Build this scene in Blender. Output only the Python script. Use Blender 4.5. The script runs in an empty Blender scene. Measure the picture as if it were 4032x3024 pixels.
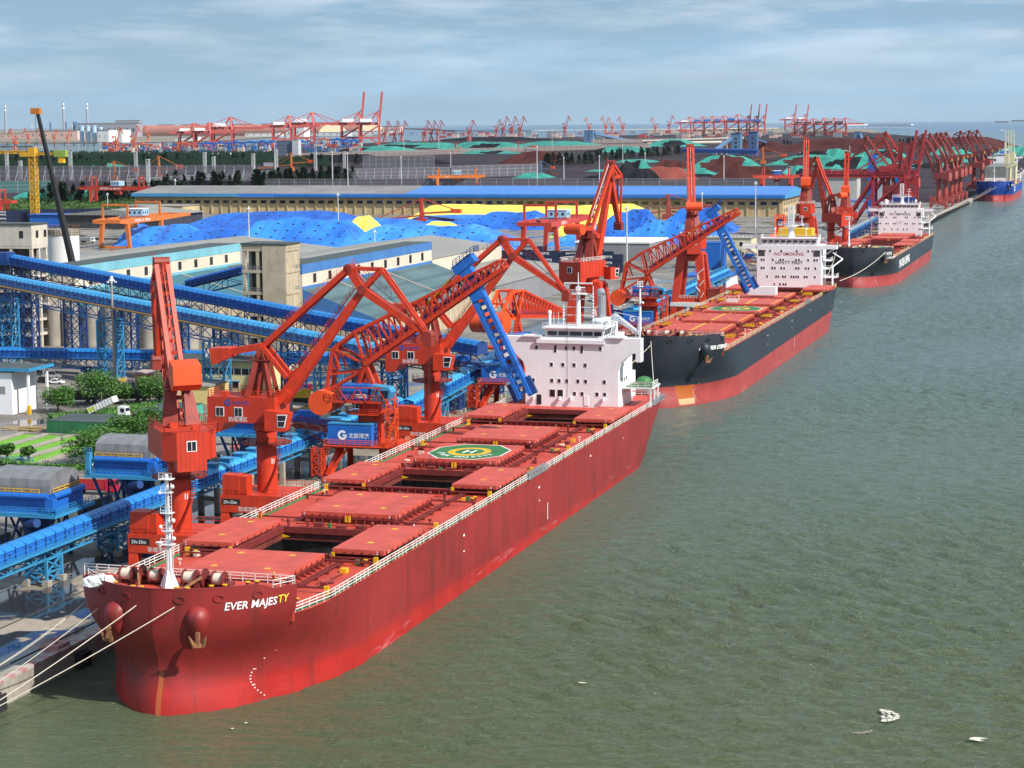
import bpy, math, random
from mathutils import Vector, Matrix
R=math.radians; PI=math.pi
rnd=random.Random(7)
sc=bpy.context.scene
C=sc.collection
# ---------------------------------------------------------------- camera
CW,CH,CF,HY,VX,ROLL=4032.0,3024.0,8154.0,483.0,4470.0,0.008
CZ=72.0
_p=math.atan((CH/2-HY)/CF); _y=math.atan((VX-CW/2)/(CF/math.cos(_p)))
fw=Vector((-math.sin(_y)*math.cos(_p),math.cos(_y)*math.cos(_p),-math.sin(_p)))
rt=Vector((math.cos(_y),math.sin(_y),0)); up=rt.cross(fw)
rt2=rt*math.cos(ROLL)-up*math.sin(ROLL); up2=up*math.cos(ROLL)+rt*math.sin(ROLL)
CAM=Vector((0,0,CZ))
cd=bpy.data.cameras.new('camera'); cam=bpy.data.objects.new('camera',cd); C.objects.link(cam)
m=Matrix((rt2,up2,-fw)).transposed().to_4x4(); m.translation=CAM; cam.matrix_world=m
cd.sensor_fit='HORIZONTAL'; cd.sensor_width=36; cd.lens=CF/CW*36; cd.clip_start=1; cd.clip_end=400000
sc.camera=cam
# ---------------------------------------------------------------- sun, sky, exposure
SUN=Vector((0.74,-0.27,0.68)).normalized()
sl=bpy.data.lights.new('sun','SUN'); sl.energy=5.0; sl.angle=R(0.7); sl.color=(1.0,0.95,0.88)
so=bpy.data.objects.new('sun',sl); C.objects.link(so); so.rotation_euler=SUN.to_track_quat('Z','Y').to_euler()
w=bpy.data.worlds.new('World'); sc.world=w; w.use_nodes=True
nt=w.node_tree; nt.nodes.clear(); N=nt.nodes.new; L=nt.links.new
sky=N('ShaderNodeTexSky'); sky.sky_type='NISHITA'; sky.sun_disc=False
sky.sun_elevation=math.asin(SUN.z); sky.sun_rotation=math.atan2(SUN.x,SUN.y)
sky.air_density=1.3; sky.dust_density=1.6; sky.ozone_density=2.5
tc=N('ShaderNodeTexCoord'); mp=N('ShaderNodeMapping'); mp.inputs['Scale'].default_value=(1.6,1.6,11.0)
mp.inputs['Rotation'].default_value=(0,R(-3),0)
L(tc.outputs['Generated'],mp.inputs['Vector'])
n1=N('ShaderNodeTexNoise'); n1.inputs['Scale'].default_value=3.1; n1.inputs['Detail'].default_value=7; n1.inputs['Roughness'].default_value=0.56; n1.inputs['Distortion'].default_value=0.35
L(mp.outputs[0],n1.inputs['Vector'])
r1=N('ShaderNodeValToRGB'); r1.color_ramp.elements[0].position=0.36; r1.color_ramp.elements[1].position=0.74
L(n1.outputs['Fac'],r1.inputs['Fac'])
n2=N('ShaderNodeTexNoise'); n2.inputs['Scale'].default_value=5.3; n2.inputs['Detail'].default_value=8; n2.inputs['Roughness'].default_value=0.6
L(mp.outputs[0],n2.inputs['Vector'])
r2=N('ShaderNodeValToRGB'); r2.color_ramp.elements[0].position=0.42; r2.color_ramp.elements[0].color=(0.21,0.35,0.53,1)
r2.color_ramp.elements[1].position=0.64; r2.color_ramp.elements[1].color=(0.72,0.79,0.88,1)
L(n2.outputs['Fac'],r2.inputs['Fac'])
mul=N('ShaderNodeMix'); mul.data_type='RGBA'; mul.blend_type='MULTIPLY'; mul.inputs[0].default_value=1
L(sky.outputs[0],mul.inputs[6]); mul.inputs[7].default_value=(0.072,0.085,0.098,1)
# thin layered overcast: its own brightness, thickness from the noise and the height above the horizon
sx=N('ShaderNodeSeparateXYZ'); L(tc.outputs['Generated'],sx.inputs[0])
el=N('ShaderNodeMapRange'); el.inputs['From Min'].default_value=0.0; el.inputs['From Max'].default_value=0.35; el.inputs['To Min'].default_value=0.80; el.inputs['To Max'].default_value=0.66
L(sx.outputs[2],el.inputs['Value'])
ml=N('ShaderNodeMath'); ml.operation='MULTIPLY_ADD'; L(r1.outputs['Color'],ml.inputs[0]); ml.inputs[1].default_value=0.35; L(el.outputs[0],ml.inputs[2]); ml.use_clamp=True
low=N('ShaderNodeMapRange'); low.inputs['From Min'].default_value=0.0; low.inputs['From Max'].default_value=0.09
L(sx.outputs[2],low.inputs['Value'])
hz=N('ShaderNodeMix'); hz.data_type='RGBA'; L(low.outputs[0],hz.inputs[0]); hz.inputs[6].default_value=(0.38,0.59,0.77,1); L(r2.outputs['Color'],hz.inputs[7])
mx=N('ShaderNodeMix'); mx.data_type='RGBA'; L(ml.outputs[0],mx.inputs[0]); L(mul.outputs[2],mx.inputs[6]); L(hz.outputs[2],mx.inputs[7])
bg=N('ShaderNodeBackground'); L(mx.outputs[2],bg.inputs['Color']); bg.inputs['Strength'].default_value=0.88
wo=N('ShaderNodeOutputWorld'); L(bg.outputs[0],wo.inputs['Surface'])
sc.view_settings.view_transform='Standard'; sc.view_settings.look='None'; sc.view_settings.gamma=1.0
sc.view_settings.exposure=0.36
sc.cycles.max_bounces=5; sc.cycles.diffuse_bounces=2; sc.cycles.glossy_bounces=2; sc.cycles.volume_bounces=0
# ---------------------------------------------------------------- helpers
def ray(u,v): return rt2*((u-CW/2)/CF)-up2*((v-CH/2)/CF)+fw
def G(u,v,z=3.0):
    d=ray(u,v); return CAM+d*((z-CZ)/d.z)
def PX(u,v,x):
    d=ray(u,v); return CAM+d*(x/d.x)
def PY(u,v,y):
    d=ray(u,v); return CAM+d*(y/d.y)
def PV(u,v,x0,y0,ang):
    n=Vector((-math.sin(R(ang)),math.cos(R(ang)),0)); d=ray(u,v)
    return CAM+d*(n.dot(Vector((x0,y0,0))-CAM)/n.dot(d))
MATS={}
def mat(name,col,rough=0.55,metal=0.0,var=0.12,dirt=0.0,dcol=(0.09,0.045,0.03),streak=0.0,scale=0.35,bump=0.0,ribs=None,spec=None,col2=None):
    """painted or mineral surface: colour variation, patchy dirt, runs of dirt down the wall, optional ribs"""
    if name in MATS: return MATS[name]
    mt=bpy.data.materials.new(name); mt.use_nodes=True; t=mt.node_tree; t.nodes.clear(); n=t.nodes.new; l=t.links.new
    o=n('ShaderNodeOutputMaterial'); b=n('ShaderNodeBsdfPrincipled'); l(b.outputs[0],o.inputs[0])
    b.inputs['Roughness'].default_value=rough; b.inputs['Metallic'].default_value=metal
    if spec is not None: b.inputs['Specular IOR Level'].default_value=spec
    co=n('ShaderNodeTexCoord'); src=co.outputs['Object']
    nz=n('ShaderNodeTexNoise'); nz.inputs['Scale'].default_value=scale; nz.inputs['Detail'].default_value=6; nz.inputs['Roughness'].default_value=0.62; l(src,nz.inputs['Vector'])
    rp=n('ShaderNodeValToRGB'); e=rp.color_ramp.elements; e[0].position=0.3; e[1].position=0.72
    lo=[max(0,c*(1-var*1.6)) for c in col]; hi=[min(1,c*(1+var)+0.01*var) for c in col]
    if col2: hi=list(col2)
    e[0].color=(*lo,1); e[1].color=(*hi,1); l(nz.outputs['Fac'],rp.inputs['Fac']); cur=rp.outputs['Color']
    def mixin(fac,colr,cur):
        mx=n('ShaderNodeMix'); mx.data_type='RGBA'; l(fac,mx.inputs[0]); l(cur,mx.inputs[6]); mx.inputs[7].default_value=(*colr,1); return mx.outputs[2]
    if dirt>0:
        z2=n('ShaderNodeTexNoise'); z2.inputs['Scale'].default_value=scale*4.1; z2.inputs['Detail'].default_value=9; z2.inputs['Roughness'].default_value=0.7; l(src,z2.inputs['Vector'])
        q=n('ShaderNodeMapRange'); q.inputs['From Min'].default_value=0.52; q.inputs['From Max'].default_value=0.72; q.inputs['To Max'].default_value=dirt; l(z2.outputs['Fac'],q.inputs['Value']); cur=mixin(q.outputs[0],dcol,cur)
    if streak>0:
        mpp=n('ShaderNodeMapping'); mpp.inputs['Scale'].default_value=(1.3,1.3,0.07); l(src,mpp.inputs['Vector'])
        z3=n('ShaderNodeTexNoise'); z3.inputs['Scale'].default_value=0.8; z3.inputs['Detail'].default_value=6; z3.inputs['Roughness'].default_value=0.65; l(mpp.outputs[0],z3.inputs['Vector'])
        q=n('ShaderNodeMapRange'); q.inputs['From Min'].default_value=0.50; q.inputs['From Max'].default_value=0.74; q.inputs['To Max'].default_value=streak; l(z3.outputs['Fac'],q.inputs['Value']); cur=mixin(q.outputs[0],dcol,cur)
    if ribs:
        ax,per,dep=ribs
        wv=n('ShaderNodeTexWave'); wv.wave_type='BANDS'; wv.bands_direction=ax; wv.inputs['Scale'].default_value=PI/10/per*1.0; wv.inputs['Distortion'].default_value=0; l(src,wv.inputs['Vector'])
        q=n('ShaderNodeMapRange'); q.inputs['From Min'].default_value=0.0; q.inputs['From Max'].default_value=0.35; q.inputs['To Min'].default_value=dep; q.inputs['To Max'].default_value=0.0; l(wv.outputs['Fac'],q.inputs['Value']); cur=mixin(q.outputs[0],[c*0.35 for c in col],cur)
    if bump>0:
        bp=n('ShaderNodeBump'); bp.inputs['Strength'].default_value=bump; bp.inputs['Distance'].default_value=0.3; l(nz.outputs['Fac'],bp.inputs['Height']); l(bp.outputs[0],b.inputs['Normal'])
    l(cur,b.inputs['Base Color'])
    MATS[name]=mt; return mt
ROOT={}
def tag(o,label=None,cat=None,group=None,kind=None):
    if label: o['label']=label
    if cat: o['category']=cat
    if group: o['group']=group
    if kind: o['kind']=kind
    return o
def thing(name,label,cat,loc=(0,0,0),group=None,rz=0.0):
    o=bpy.data.objects.new(name,None); C.objects.link(o); o.location=loc; o.rotation_euler=(0,0,rz); o.empty_display_size=1
    tag(o,label,cat,group); ROOT[o.name]=(Vector(loc),rz); return o
def V(*a): return Vector(a)
class MB:
    def __init__(s): s.v=[]; s.f=[]; s.mi=[]; s.m=0; s.cuts=[]
    def cut(s): s.cuts.append((len(s.v),len(s.f))); return s
    def builds(s,name,mats,parent=None,**k):
        out=[]; a=(0,0)
        for b in s.cuts+[(len(s.v),len(s.f))]:
            if b[1]>a[1]:
                q=MB(); q.v=s.v[a[0]:b[0]]; q.f=[tuple(i-a[0] for i in f) for f in s.f[a[1]:b[1]]]; q.mi=s.mi[a[1]:b[1]]; out.append(q.build(name,mats,parent,**k))
            a=b
        return out
    def add(s,vs,fs):
        b=len(s.v); s.v+= [tuple(v) for v in vs]; s.f+=[tuple(i+b for i in f) for f in fs]; s.mi+=[s.m]*len(fs); return s
    def poly(s,pts): return s.add(pts,[tuple(range(len(pts)))])
    def bx(s,x0,x1,y0,y1,z0,z1):
        v=[(x0,y0,z0),(x1,y0,z0),(x1,y1,z0),(x0,y1,z0),(x0,y0,z1),(x1,y0,z1),(x1,y1,z1),(x0,y1,z1)]
        return s.add(v,[(3,2,1,0),(4,5,6,7),(0,1,5,4),(1,2,6,5),(2,3,7,6),(3,0,4,7)])
    def box(s,c,d,rz=0):
        co,si=math.cos(rz),math.sin(rz); v=[]
        for z in (-.5,.5):
            for x,y in ((-.5,-.5),(.5,-.5),(.5,.5),(-.5,.5)):
                a,b=x*d[0],y*d[1]; v.append((c[0]+a*co-b*si,c[1]+a*si+b*co,c[2]+z*d[2]))
        return s.add(v,[(3,2,1,0),(4,5,6,7),(0,1,5,4),(1,2,6,5),(2,3,7,6),(3,0,4,7)])
    def frame(s,p,q):
        p=Vector(p);q=Vector(q);d=(q-p).normalized(); u=Vector((0,0,1)) if abs(d.z)<0.98 else Vector((0,1,0))
        a=d.cross(u).normalized(); b=a.cross(d).normalized(); return p,q,a,b
    def bar(s,p,q,w=0.3,h=None,w2=None,h2=None):
        h=w if h is None else h; w2=w if w2 is None else w2; h2=h if h2 is None else h2
        p,q,a,b=s.frame(p,q); v=[]
        for c,ww,hh in ((p,w,h),(q,w2,h2)):
            for i,j in ((-.5,-.5),(.5,-.5),(.5,.5),(-.5,.5)): v.append(c+a*ww*i+b*hh*j)
        return s.add(v,[(3,2,1,0),(4,5,6,7),(0,1,5,4),(1,2,6,5),(2,3,7,6),(3,0,4,7)])
    def tube(s,p,q,r,n=8,r2=None):
        r2=r if r2 is None else r2; p,q,a,b=s.frame(p,q); v=[]
        for c,rr in ((p,r),(q,r2)):
            for i in range(n): t=2*PI*i/n; v.append(c+a*rr*math.cos(t)+b*rr*math.sin(t))
        return s.add(v,[(i,(i+1)%n,n+(i+1)%n,n+i) for i in range(n)]+[tuple(range(n-1,-1,-1)),tuple(range(n,2*n))])
    def lathe(s,prof,c=(0,0,0),n=16):
        v=[];f=[];k=len(prof)
        for r,z in prof:
            for i in range(n): t=2*PI*i/n; v.append((c[0]+r*math.cos(t),c[1]+r*math.sin(t),c[2]+z))
        for j in range(k-1):
            for i in range(n): f.append((j*n+i,j*n+(i+1)%n,(j+1)*n+(i+1)%n,(j+1)*n+i))
        f.append(tuple(range(n-1,-1,-1))); f.append(tuple((k-1)*n+i for i in range(n))); return s.add(v,f)
    def ext(s,pts,vec):
        """closed polygon pts pushed along vec"""
        n=len(pts); v=[Vector(p) for p in pts]+[Vector(p)+Vector(vec) for p in pts]
        return s.add(v,[tuple(range(n-1,-1,-1)),tuple(range(n,2*n))]+[(i,(i+1)%n,n+(i+1)%n,n+i) for i in range(n)])
    def path(s,pts,w=0.3,h=None):
        for a,b in zip(pts[:-1],pts[1:]): s.bar(a,b,w,h)
        return s
    def lat(s,p,q,w,h,n,r=0.25,d=0.14,w2=None,h2=None,top=True):
        """four-chord lattice girder between p and q, n bays"""
        p,q,a,b=s.frame(p,q); w2=w if w2 is None else w2; h2=h if h2 is None else h2
        def pt(t,i,j): c=p.lerp(q,t); return c+a*(w+(w2-w)*t)*i+b*(h+(h2-h)*t)*j
        K=((-.5,-.5),(.5,-.5),(.5,.5),(-.5,.5))
        for i,j in K: s.bar(pt(0,i,j),pt(1,i,j),r)
        for k in range(n+1):
            t=k/n
            for e in range(4): s.bar(pt(t,*K[e]),pt(t,*K[(e+1)%4]),d)
        for k in range(n):
            t0,t1=k/n,(k+1)/n
            for e in range(4):
                if not top and e==2: continue
                A,B=K[e],K[(e+1)%4]
                if k%2: A,B=B,A
                s.bar(pt(t0,*A),pt(t1,*B),d)
        return s
    def tower(s,x,y,z0,z1,wx,wy,n,r=0.3,d=0.16,wx0=None,wy0=None):
        """upright braced trestle; wx0, wy0 spread at the foot"""
        wx0=wx if wx0 is None else wx0; wy0=wy if wy0 is None else wy0
        def pt(t,i,j): return Vector((x+(wx0+(wx-wx0)*t)*i,y+(wy0+(wy-wy0)*t)*j,z0+(z1-z0)*t))
        K=((-.5,-.5),(.5,-.5),(.5,.5),(-.5,.5))
        for i,j in K: s.bar(pt(0,i,j),pt(1,i,j),r)
        for k in range(n):
            t0,t1=k/n,(k+1)/n
            for e in range(4):
                s.bar(pt(t1,*K[e]),pt(t1,*K[(e+1)%4]),d)
                s.bar(pt(t0,*K[e]),pt(t1,*K[(e+1)%4]),d); s.bar(pt(t0,*K[(e+1)%4]),pt(t1,*K[e]),d)
        return s
    def rail(s,pts,h=1.1,step=2.0,r=0.06,nr=3):
        pts=[Vector(p) for p in pts]
        for a,b in zip(pts[:-1],pts[1:]):
            n=max(1,int(round((b-a).length/step)))
            for i in range(n+1):
                c=a.lerp(b,i/n); s.bar(c,c+V(0,0,h),r)
            for k in range(1,nr+1): s.bar(a+V(0,0,h*k/nr),b+V(0,0,h*k/nr),r)
        return s
    def ball(s,c,r,n=10,sz=1.0):
        m_=n//2; v=[];f=[]
        for j in range(m_+1):
            ph=PI*j/m_
            for i in range(n): t=2*PI*i/n; v.append((c[0]+r*math.sin(ph)*math.cos(t),c[1]+r*math.sin(ph)*math.sin(t),c[2]+r*sz*math.cos(ph)))
        for j in range(m_):
            for i in range(n): f.append((j*n+i,(j+1)*n+i,(j+1)*n+(i+1)%n,j*n+(i+1)%n))
        return s.add(v,f)
    def txt(s,st,o,ux,uy,h,off=0.0,mapf=None,center=False):
        """lettering of cap height h with its lower-left corner at o"""
        v,f,wd=text_geo(st,off); k=h/0.7
        sh=-wd/2 if center else 0
        if mapf: P=[mapf((x+sh)*k,y*k) for x,y in v]
        else: P=[Vector(o)+Vector(ux)*((x+sh)*k)+Vector(uy)*(y*k) for x,y in v]
        return s.add(P,f)
    def build(s,name,mats,parent=None,label=None,cat=None,group=None,kind=None,W=False,smooth=False,loc=None,sub=None):
        if not isinstance(mats,(list,tuple)): mats=[mats]
        me=bpy.data.meshes.new(name); vs=s.v
        if W and parent is not None:
            r=parent
            while r.parent: r=r.parent
            lo,rz=ROOT[r.name]; co,si=math.cos(-rz),math.sin(-rz)
            vs=[((x-lo[0])*co-(y-lo[1])*si,(x-lo[0])*si+(y-lo[1])*co,z-lo[2]) for x,y,z in vs]
        if loc is not None: vs=[(x-loc[0],y-loc[1],z-loc[2]) for x,y,z in vs]
        me.from_pydata(vs,[],s.f)
        for m_ in mats: me.materials.append(m_)
        if len(mats)>1: me.polygons.foreach_set('material_index',s.mi)
        if smooth:
            me.polygons.foreach_set('use_smooth',[True]*len(s.f)); me.set_sharp_from_angle(angle=R(40))
        me.update(); o=bpy.data.objects.new(name,me); C.objects.link(o)
        if parent is not None: o.parent=parent
        if loc is not None: o.location=loc
        if parent is None: ROOT[o.name]=(Vector(loc or (0,0,0)),0)
        tag(o,label,cat,group,kind); return o
_TX={}
def text_geo(st,off=0.0):
    if (st,off) in _TX: return _TX[(st,off)]
    cu=bpy.data.curves.new('t','FONT'); cu.body=st; cu.size=1.0; cu.offset=off; cu.resolution_u=2
    ob=bpy.data.objects.new('t',cu); C.objects.link(ob)
    dg=bpy.context.evaluated_depsgraph_get(); me=bpy.data.meshes.new_from_object(ob.evaluated_get(dg))
    v=[(p.co.x,p.co.y) for p in me.vertices]; f=[tuple(p.vertices) for p in me.polygons]
    bpy.data.objects.remove(ob); bpy.data.curves.remove(cu); bpy.data.meshes.remove(me)
    x0=min((a for a,b in v),default=0); v=[(a-x0,b) for a,b in v]; wd=max((a for a,b in v),default=1)
    _TX[(st,off)]=(v,f,wd); return _TX[(st,off)]
def glyphG(mb,o,ux,uy,r):
    """the round G-shaped mark with a bite taken from its right side"""
    o=Vector(o);ux=Vector(ux);uy=Vector(uy); P=[]
    a0,a1=R(38),R(345); n=22
    for i in range(n+1): t=a0+(a1-a0)*i/n; P.append((r*math.cos(t),r*math.sin(t)))
    P.append((r*.97,.1*r)); P.append((.05*r,.1*r)); P.append((.05*r,-.22*r)); P.append((.45*r,-.22*r))
    for i in range(n,-1,-1):
        t=R(45)+(R(320)-R(45))*i/n; P.append((r*.5*math.cos(t),r*.5*math.sin(t)))
    # ring as quads, then the tongue
    Q=[]
    for i in range(n):
        t=a0+(a1-a0)*i/n; u=a0+(a1-a0)*(i+1)/n
        mb.poly([o+ux*(rr*math.cos(tt))+uy*(rr*math.sin(tt)) for rr,tt in ((r,t),(r,u),(r*.52,u),(r*.52,t))])
    mb.poly([o+ux*a+uy*b for a,b in ((.05*r,-.25*r),(r*.98,-.25*r),(r*.98,.12*r),(.05*r,.12*r))])
def copytree(o,parent=None):
    c=o.copy(); C.objects.link(c); c.parent=parent
    for ch in list(o.children): copytree(ch,c)
    return c
def water_mat(near):
    mt=bpy.data.materials.new('sea_water'); mt.use_nodes=True; t=mt.node_tree; t.nodes.clear(); n=t.nodes.new; l=t.links.new
    o=n('ShaderNodeOutputMaterial'); b=n('ShaderNodeBsdfPrincipled'); l(b.outputs[0],o.inputs[0])
    b.inputs['Roughness'].default_value=0.10; b.inputs['IOR'].default_value=1.33; b.inputs['Specular IOR Level'].default_value=0.5
    co=n('ShaderNodeTexCoord')
    def nz(scale,s3,det=5,ro=0.6,rot=20,dis=0):
        m_=n('ShaderNodeMapping'); m_.inputs['Scale'].default_value=s3; m_.inputs['Rotation'].default_value=(0,0,R(rot)); l(co.outputs['Object'],m_.inputs[0])
        z=n('ShaderNodeTexNoise'); z.inputs['Scale'].default_value=scale; z.inputs['Detail'].default_value=det; z.inputs['Roughness'].default_value=ro; z.inputs['Distortion'].default_value=dis; l(m_.outputs[0],z.inputs['Vector']); return z.outputs['Fac']
    # silt: olive near the quay, greyer green out in the basin, blue far away at sea
    sp=n('ShaderNodeSeparateXYZ'); l(co.outputs['Object'],sp.inputs[0])
    rp=n('ShaderNodeValToRGB'); e=rp.color_ramp.elements; e[0].position=0.3; e[0].color=(0.088,0.108,0.044,1); e[1].position=0.75; e[1].color=(0.110,0.142,0.080,1); l(nz(0.006,(1,1,1),5),rp.inputs[0])
    q=n('ShaderNodeMapRange'); q.inputs[1].default_value=210; q.inputs[2].default_value=620; l(sp.outputs[1],q.inputs[0])
    mx=n('ShaderNodeMix'); mx.data_type='RGBA'; l(q.outputs[0],mx.inputs[0]); l(rp.outputs[0],mx.inputs[6]); mx.inputs[7].default_value=(0.110,0.168,0.158,1)
    q2=n('ShaderNodeMapRange'); q2.inputs[1].default_value=5000; q2.inputs[2].default_value=14000; l(sp.outputs[1],q2.inputs[0])
    m2=n('ShaderNodeMix'); m2.data_type='RGBA'; l(q2.outputs[0],m2.inputs[0]); l(mx.outputs[2],m2.inputs[6]); m2.inputs[7].default_value=(0.012,0.09,0.19,1)
    l(m2.outputs[2],b.inputs['Base Color'])
    def bump(h,d,s,prev=None):
        bp=n('ShaderNodeBump'); bp.inputs['Strength'].default_value=s; bp.inputs['Distance'].default_value=d; l(h,bp.inputs['Height'])
        if prev is not None: l(prev,bp.inputs['Normal'])
        return bp.outputs[0]
    a=bump(nz(1.3,(.7,1.5,1),5,.7,8,.4),0.8,1.0) if near else bump(nz(.5,(.8,1.8,1),5,.68,10,.4),2.0,1.0,bump(nz(.16,(.8,2,1),4,.6,20,.5),4.0,1.0))
    l(a,b.inputs['Normal']); return mt
SEA=water_mat(False); SEAN=water_mat(True)
XA,XB,YA,YB=-150.0,20.0,195.0,2700.0
q=MB()
for x0,x1,y0,y1 in ((-60000,XA,-2000,60000),(XB,60000,-2000,60000),(XA,XB,-2000,YA),(XA,XB,YB,60000)): q.poly([(x0,y0,0),(x1,y0,0),(x1,y1,0),(x0,y1,0)])
q.build('water',SEA,kind='structure')
import numpy as np
def waves():
    """wind-ruffled harbour surface: a directional sum of short waves as real relief"""
    g=np.random.default_rng(4); W=[]
    for i in range(90):
        lam=1.5*(6.5)**g.random(); th=math.radians(84+g.normal()*24); W.append((2*PI/lam*math.cos(th),2*PI/lam*math.sin(th),g.random()*2*PI,lam*0.0105*(1.0 if lam<4 else (.62 if lam<6.5 else .36))))
    ys=[YA]; 
    while ys[-1]<YB: ys.append(min(YB,ys[-1]+0.36*max(1,ys[-1]/400)**1.5))
    ys=np.array(ys); xs=np.arange(XA,XB+.01,0.6); X,Y=np.meshgrid(xs,ys); Z=np.zeros_like(X)
    for kx,ky,ph,a in W: Z+=a*np.sin(kx*X+ky*Y+ph)
    Z=Z+0.35*np.maximum(Z,0)**1.5
    gust=1+0.35*np.sin(X*.019+Y*.011+1)*np.sin(Y*.017-X*.006)+.25*np.sin(X*.043-Y*.029)
    calm=np.clip((X+97)/26,0,1); calm=np.where((X<-97),0.25,0.35+.65*calm)
    edge=np.clip(np.minimum(np.minimum(Y-YA,YB-Y)/12,np.minimum(X-XA,XB-X)/10),0,1)
    Z=Z*gust*calm*edge
    ny,nx=X.shape; V_=np.stack([X,Y,Z],-1).reshape(-1,3); i=np.arange(ny*nx).reshape(ny,nx); F=np.stack([i[:-1,:-1],i[:-1,1:],i[1:,1:],i[1:,:-1]],-1).reshape(-1,4)
    me=bpy.data.meshes.new('water'); me.vertices.add(len(V_)); me.vertices.foreach_set('co',V_.astype(np.float32).ravel()); me.loops.add(F.size); me.loops.foreach_set('vertex_index',F.astype(np.int32).ravel()); me.polygons.add(len(F)); me.polygons.foreach_set('loop_start',np.arange(0,F.size,4,dtype=np.int32)); me.polygons.foreach_set('loop_total',np.full(len(F),4,dtype=np.int32)); me.polygons.foreach_set('use_smooth',np.ones(len(F),dtype=bool)); me.materials.append(SEAN); me.update(calc_edges=True)
    o=bpy.data.objects.new('water',me); C.objects.link(o); tag(o,kind='structure'); print('WATER',len(V_))
waves()
# ---------------------------------------------------------------- materials
SHIPRED=mat('ship_deck_paint',(0.50,0.055,0.028),rough=0.6,var=0.16,dirt=0.25,dcol=(0.20,0.035,0.03),scale=0.25)
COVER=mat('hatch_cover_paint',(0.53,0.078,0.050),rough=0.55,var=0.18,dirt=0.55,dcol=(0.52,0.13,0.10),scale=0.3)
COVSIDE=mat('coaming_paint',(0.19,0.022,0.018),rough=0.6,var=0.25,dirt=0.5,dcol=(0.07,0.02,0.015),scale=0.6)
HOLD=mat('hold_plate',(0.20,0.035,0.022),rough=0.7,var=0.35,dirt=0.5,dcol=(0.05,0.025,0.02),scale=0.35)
COALBLK=mat('coal',(0.008,0.008,0.009),spec=0.05,rough=0.95,var=0.4,scale=0.4,bump=0.6)
WHITE=mat('ship_white',(0.80,0.81,0.82),rough=0.45,var=0.05,dirt=0.10,dcol=(0.5,0.45,0.4),streak=0.12,scale=0.12)
WRAIL=mat('white_rail',(0.78,0.77,0.72),rough=0.5,var=0.06)
CRAIL=mat('cream_rail',(0.62,0.55,0.36),rough=0.5,var=0.1)
DARK=mat('dark_glass',(0.012,0.014,0.018),rough=0.12,var=0.2,spec=0.8)
WFRAME=mat('pale_frame',(0.82,0.82,0.82),rough=0.5,var=0.02)
YEL=mat('safety_yellow',(0.75,0.42,0.01),rough=0.5,var=0.12)
GRN=mat('deck_green',(0.03,0.17,0.045),rough=0.6,var=0.2)
GREY=mat('grey_steel',(0.25,0.26,0.28),rough=0.45,var=0.12)
DGREY=mat('dark_steel',(0.05,0.05,0.055),rough=0.6,var=0.3)
BLACKP=mat('black_part',(0.015,0.015,0.016),rough=0.6,var=0.3)
ROPE=mat('rope',(0.62,0.55,0.45),rough=0.9,var=0.12,scale=3)
LETW=mat('white_lettering',(0.83,0.83,0.81),rough=0.6,var=0.05)
LETY=mat('yellow_lettering',(0.75,0.58,0.05),rough=0.6,var=0.05)
LETK=mat('black_lettering',(0.03,0.03,0.035),rough=0.6,var=0.1)
LETR=mat('red_lettering',(0.45,0.02,0.03),rough=0.6,var=0.1)
MACH=mat('winch_paint',(0.17,0.022,0.018),rough=0.55,var=0.3,dirt=0.4,dcol=(0.04,0.02,0.02),scale=1.2)
RUST=mat('rusty_steel',(0.28,0.12,0.05),rough=0.85,var=0.35,dirt=0.5,dcol=(0.07,0.04,0.03),scale=1.5)
TARPW=mat('white_sheet',(0.72,0.73,0.72),rough=0.7,var=0.08,scale=1.0)

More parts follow.
